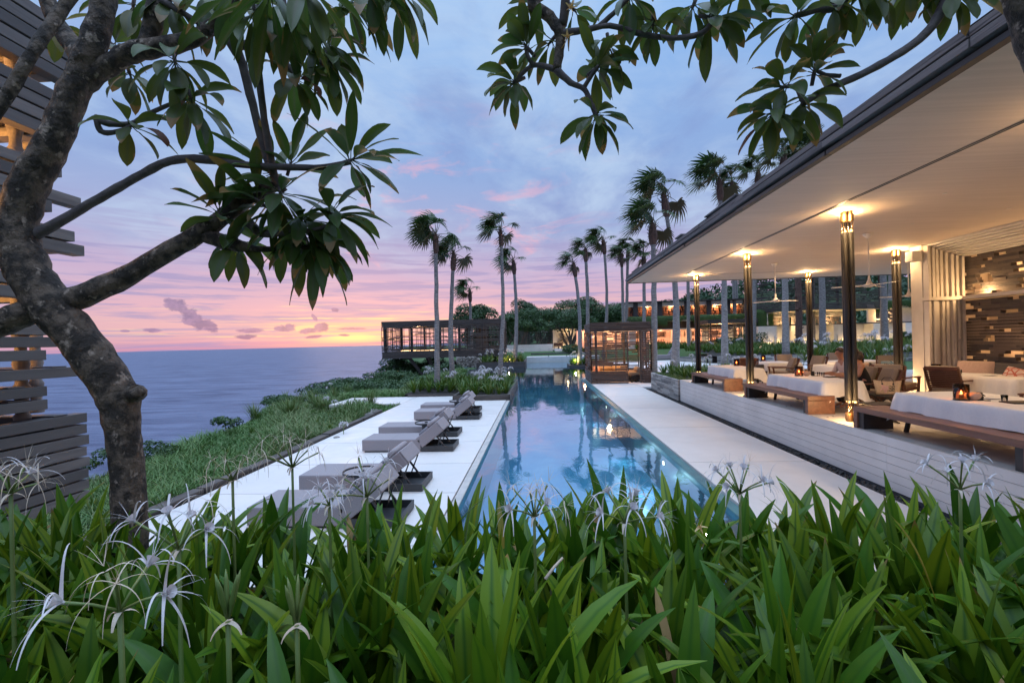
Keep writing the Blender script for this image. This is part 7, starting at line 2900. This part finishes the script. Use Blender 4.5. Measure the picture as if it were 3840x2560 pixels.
# table things
def candle(px, py, label, s=1.0, z=None):
    c = P(px, py, z=(z or FZ + TH + .005))
    r = thing('candle_lantern', label, 'candle lantern', c, 'glass candle lanterns on the tables')
    b = MB()
    b.lathe([(.088 * s, .02), (.09 * s, .04), (.09 * s, .235 * s), (.086 * s, .235 * s), (.086 * s, .025)], c, 24, cap=False)
    b.build('glass', M['amber'], r, smooth=True)
    b = MB()
    b.lathe([(.092 * s, 0), (.094 * s, .02), (.085 * s, .024)], c, 24)
    b.build('base', M['black_wood'], r)
    b = MB()
    b.lathe([(.026, .025), (.026, .085), (.024, .088)], c, 14)
    cd = b.build('candle', M['petal'], r)
    b = MB()
    b.lathe([(.004, .09), (.011, .105), (.008, .125), (.001, .145)], c, 8)
    b.build('flame', M['flame'], cd, smooth=True)
    lamp('candle_light', c + Vector((0, 0, .15)), .8, (1, .5, .18), .012)
    return r


candle(3605, 1500, 'amber glass candle lantern on the largest table, nearest the lilies')
candle(2996, 1409, 'amber glass candle lantern on the table where two people sit')
candle(2762, 1371, 'amber glass candle lantern on the table behind the slate planter bench')
candle(3227, 1372, 'first of two candle lanterns seen one above the other beside the tall column')
candle(3231, 1345, 'smaller lantern seen just above the other beside the tall column', 1.0)
candle(3510, 1402, 'amber glass candle lantern on the table before the sofa')
candle(2862, 1353, 'amber glass candle lantern on the rear table, above the armchair cushion')


def small(kind, px, py, label, s=1.0):
    c = P(px, py, z=FZ + TH + .006)
    if kind == 'bowl':
        b = MB()
        b.lathe([(.03, 0), (.075, .03), (.095, .07), (.08, .105), (.06, .115), (.07, .10), (.085, .07), (.06, .03), (.0, .02)], c, 20, cap=False)
        o = b.build('shell_bowl', M['peach'], smooth=True)
        cat = 'bowl'
    elif kind == 'pot':
        b = MB()
        b.lathe([(.028, 0), (.04, .01), (.045, .05), (.03, .085), (.036, .11), (.028, .115)], c, 14)
        b.bar(c + Vector((.03, 0, .09)), c + Vector((.075, 0, .06)), .012, .012)
        b.lathe([(.05, 0), (.052, .006)], c + Vector((.06, -.03, -.001)), 12)
        o = b.build('dark_pot', M['black_wood'], smooth=False)
        cat = 'pot'
    elif kind == 'glass':
        b = MB()
        b.lathe([(.030, 0), (.038, .10), (.036, .10), (.028, .006)], c, 16, cap=False)
        o = b.build('drinking_glass', M['glass'], smooth=True)
        cat = 'glass'
    elif kind == 'plate':
        b = MB()
        b.lathe([(.07, 0), (.13, .012), (.135, .016), (.09, .008), (.0, .006)], c, 24, cap=False)
        o = b.build('plate', M['cloth'], smooth=True)
        cat = 'plate'
    else:
        b = MB()
        b.box(c.x - .17, c.x + .17, c.y - .11, c.y + .11, c.z, c.z + .018)
        o = b.build('serving_tray', M['black_wood'], bevel=.006)
        cat = 'tray'
    return tag(o, label, cat)


small('bowl', 3650, 1500, 'pale shell bowl beside the lantern on the largest table')
small('pot', 3674, 1500, 'dark little pot with handle next to the shell bowl on the largest table')
small('glass', 3767, 1507, 'clear tumbler in front of the ikat cushion on the largest table')
small('plate', 3722, 1494, 'white plate behind the tumbler on the largest table')
small('tray', 3822, 1510, 'dark serving tray at the picture edge on the largest table')
small('bowl', 3025, 1409, 'round shell bowl beside the lantern on the couple\'s table')
small('pot', 3048, 1409, 'dark little pot on the couple\'s table')
small('glass', 3070, 1410, 'smoky tumbler on the couple\'s table next to the dark pot')
small('glass', 3086, 1411, 'clear tumbler on the couple\'s table beside the plate')
small('tray', 3124, 1414, 'dark slate tray in front of the person in a pale shirt')
small('bowl', 3538, 1402, 'shell bowl beside the lantern on the table before the sofa')
small('pot', 3560, 1402, 'dark little pot on the table before the sofa')
small('glass', 3600, 1402, 'tumbler on the table before the sofa, under the peach cushion')
small('plate', 3712, 1408, 'white plate at the end of the table before the sofa')
small('bowl', 3246, 1374, 'shell bowl beside the lantern on the table by the back-row column')
small('pot', 3263, 1374, 'dark mug on the table by the back-row column')
small('glass', 3322, 1375, 'tumbler on the table by the back-row column')

# lantern stand among the chairs
c = P(2850, 1437, z=FZ)
t = thing('lantern_stand', 'tall black lantern standing on a thin-legged stool among the armchairs', 'lantern', c)
for sx in (-.15, .15):
    for sy in (-.15, .15):
        b = MB()
        b.bar(c + Vector((sx * 1.1, sy * 1.1, 0)), c + Vector((sx, sy, .42)), .03, .03)
        b.build('leg', M['black_wood'], t)
b = MB()
b.box(c.x - .18, c.x + .18, c.y - .18, c.y + .18, c.z + .40, c.z + .44)
b.box(c.x - .15, c.x + .15, c.y - .012, c.y + .012, c.z + .08, c.z + .11)
b.build('stool_top', M['black_wood'], t)
b = MB()
b.lathe([(.13, .44), (.145, .45), (.145, .64), (.135, .65), (.135, .67), (.12, .67)], c, 18)
b.build('lantern', M['iron'], t)


# ------------------------------------------------------------------ people at the second table
def person(label, x, y, face, shirt, hairlen, lean=.06, armf=.36, skin='skin', trousers=None, sleeve=True):
    root = thing('person', label, 'person', (x, y, FZ))
    rz = math.atan2(face[1], face[0]) - PI / 2
    q = Matrix.Rotation(rz, 3, 'Z')

    def skinmesh(name, V, E, mat, sub=2):
        me = bpy.data.meshes.new(name)
        me.from_pydata([tuple(q @ Vector(v[0])) for v in V], E, [])
        me.materials.append(M[mat])
        o = bpy.data.objects.new(name, me)
        COL.objects.link(o)
        o.parent = root
        sk = o.modifiers.new('skin', 'SKIN')
        sk.use_smooth_shade = True
        for i, v in enumerate(V):
            d = me.skin_vertices[0].data[i]
            d.radius = v[1] if isinstance(v[1], tuple) else (v[1], v[1])
            d.use_root = (i == 0)
        sb = o.modifiers.new('sub', 'SUBSURF')
        sb.levels = sb.render_levels = sub
        return o
    V = [((0, -.05, .50), (.15, .12)), ((0, -.06, .66), (.13, .10)), ((0, -.05 + lean, .86), (.155, .10)), ((0, -.04 + lean * 1.3, .99), (.12, .085)), ((0, -.02 + lean * 1.6, 1.08), .052),
         ((0, .00 + lean * 1.7, 1.14), .060), ((0, .015 + lean * 1.8, 1.22), (.078, .095)), ((0, .01 + lean * 1.8, 1.30), (.070, .082))]
    E = [(i, i + 1) for i in range(7)]
    for s in (-1, 1):
        o = len(V)
        V += [((s * .10, .05, .50), .090), ((s * .13, .40, .50), .062), ((s * .13, .42, .28), .050), ((s * .13, .38, .09), .036), ((s * .13, .50, .045), .034)]
        E += [(0, o), (o, o + 1), (o + 1, o + 2), (o + 2, o + 3), (o + 3, o + 4)]
        o = len(V)
        V += [((s * .19, -.04 + lean * 1.3, .97), .056), ((s * .23, .06 + lean, .74), .042), ((s * .16, .30 + lean, .735), .031), ((s * .14, .37 + lean, .735), (.036, .018))]
        E += [(3, o), (o, o + 1), (o + 1, o + 2), (o + 2, o + 3)]
        pm = o + 3
        for k in range(5):
            o = len(V)
            fx = s * (.14 - .032 + .016 * k)
            ln = (.055, .075, .08, .072, .056)[k]
            yy = .385 + lean if k else .35 + lean
            V += [((fx, yy + ln * .5, .738), .0085), ((fx + (-s * .012 if k == 0 else 0), yy + ln, .728), .007)]
            E += [(pm, o), (o, o + 1)]
    skinmesh('body', V, E, skin)
    T = [((0, -.05, .48), (.17, .14)), ((0, -.06, .66), (.15, .12)), ((0, -.05 + lean, .86), (.175, .118)), ((0, -.04 + lean * 1.3, .985), (.14, .10)), ((0, -.03 + lean * 1.5, 1.045), (.07, .066))]
    TE = [(0, 1), (1, 2), (2, 3), (3, 4)]
    if sleeve:
        for s in (-1, 1):
            o = len(T)
            T += [((s * .19, -.04 + lean * 1.3, .97), .072), ((s * .22, .03 + lean, .80), .062), ((s * .22, .10 + lean, .745), .054)]
            TE += [(3, o), (o, o + 1), (o + 1, o + 2)]
    skinmesh('top', T, TE, shirt)
    K = [((0, -.04, .49), (.16, .13))]
    KE = []
    for s in (-1, 1):
        o = len(K)
        K += [((s * .10, .05, .50), .105), ((s * .13, .41, .50), .078), ((s * .13, .42, .26), .066), ((s * .13, .39, .12), .060)]
        KE += [(0, o), (o, o + 1), (o + 1, o + 2), (o + 2, o + 3)]
    skinmesh('trousers', K, KE, trousers or shirt)
    hd = Vector((0, .0 + lean * 1.8, 1.25))
    b = MB()
    for ring in range(7):
        pass
    vs, fs = [], []
    nu, nv = 18, 10
    for j in range(nv + 1):
        th = PI * .56 * j / nv
        for i in range(nu):
            ph = 2 * PI * i / nu
            fr = max(0, math.sin(ph))                       # towards the face
            th2 = th * (1 - .42 * fr ** 2)
            r_ = Vector((.088 * math.sin(th2) * math.cos(ph), .105 * math.sin(th2) * math.sin(ph) - .012, .105 * math.cos(th2) + .015))
            vs.append(q @ (hd + r_))
    for j in range(nv):
        for i in range(nu):
            i2 = (i + 1) % nu
            fs.append((j * nu + i, j * nu + i2, (j + 1) * nu + i2, (j + 1) * nu + i))
    b.add([Vector((x, y, FZ)) + v for v in vs], fs)
    if hairlen:
        b.tube([Vector((x, y, FZ)) + q @ (hd + Vector((0, -.09, .02))), Vector((x, y, FZ)) + q @ (hd + Vector((0, -.12, -.12))), Vector((x, y, FZ)) + q @ (hd + Vector((0, -.13, -hairlen)))], [.075, .085, .03], 10)
    b.build('hair', M['hair'], root, smooth=True)
    b = MB()
    o3_ = Vector((x, y, FZ))
    for s in (-1, 1):
        b.lathe([(.002, -.008), (.010, 0), (.002, .008)], o3_ + q @ (hd + Vector((s * .032, .088, -.012))), 8)
    b.build('eye', M['black_wood'], root)
    b = MB()
    b.bar(o3_ + q @ (hd + Vector((0, .092, -.01))), o3_ + q @ (hd + Vector((0, .112, -.045))), .022, .02)
    for s in (-1, 1):
        b.lathe([(.008, -.025), (.018, 0), (.008, .025)], o3_ + q @ (hd + Vector((s * .082, .0, -.02))), 8)
    b.build('nose_and_ears', M[skin], root, smooth=True)
    b = MB()
    b.bar(o3_ + q @ (hd + Vector((-.022, .098, -.072))), o3_ + q @ (hd + Vector((.022, .098, -.072))), .012, .008)
    b.build('mouth', M['peach'], root)
    return root


def dining_chair(x, y, face, lab):
    rz = math.atan2(face[1], face[0]) - PI / 2
    return dup(ac, (x, y, FZ), rz, lab)


person('person in a pale loose shirt seated at the table beyond the tall column', 7.36, 11.42, (-1, .05), 'shirt', 0, trousers='taupe')
person('person with bare shoulders in a black dress seated behind the tall bronze column', 7.30, 10.75, (-1, .25), 'black_dress', .16, lean=.09, sleeve=False)
dining_chair(7.52, 11.42, (-1, .05), 'wooden armchair under the person in the pale shirt')
dining_chair(7.46, 10.72, (-1, .25), 'wooden armchair under the person in the black dress')

# ------------------------------------------------------------------ finish
SC.render.engine = 'CYCLES'
SC.view_settings.view_transform = 'Standard'
SC.view_settings.look = 'None'
SC.view_settings.exposure = 0.06
SC.view_settings.gamma = 1.0
SC.cycles.use_denoising = True
SC.cycles.max_bounces = 8
SC.cycles.transparent_max_bounces = 12
SC.cycles.diffuse_bounces = 4
SC.cycles.glossy_bounces = 4
SC.cycles.sample_clamp_indirect = 4.0
SC.cycles.caustics_reflective = False
SC.cycles.caustics_refractive = False
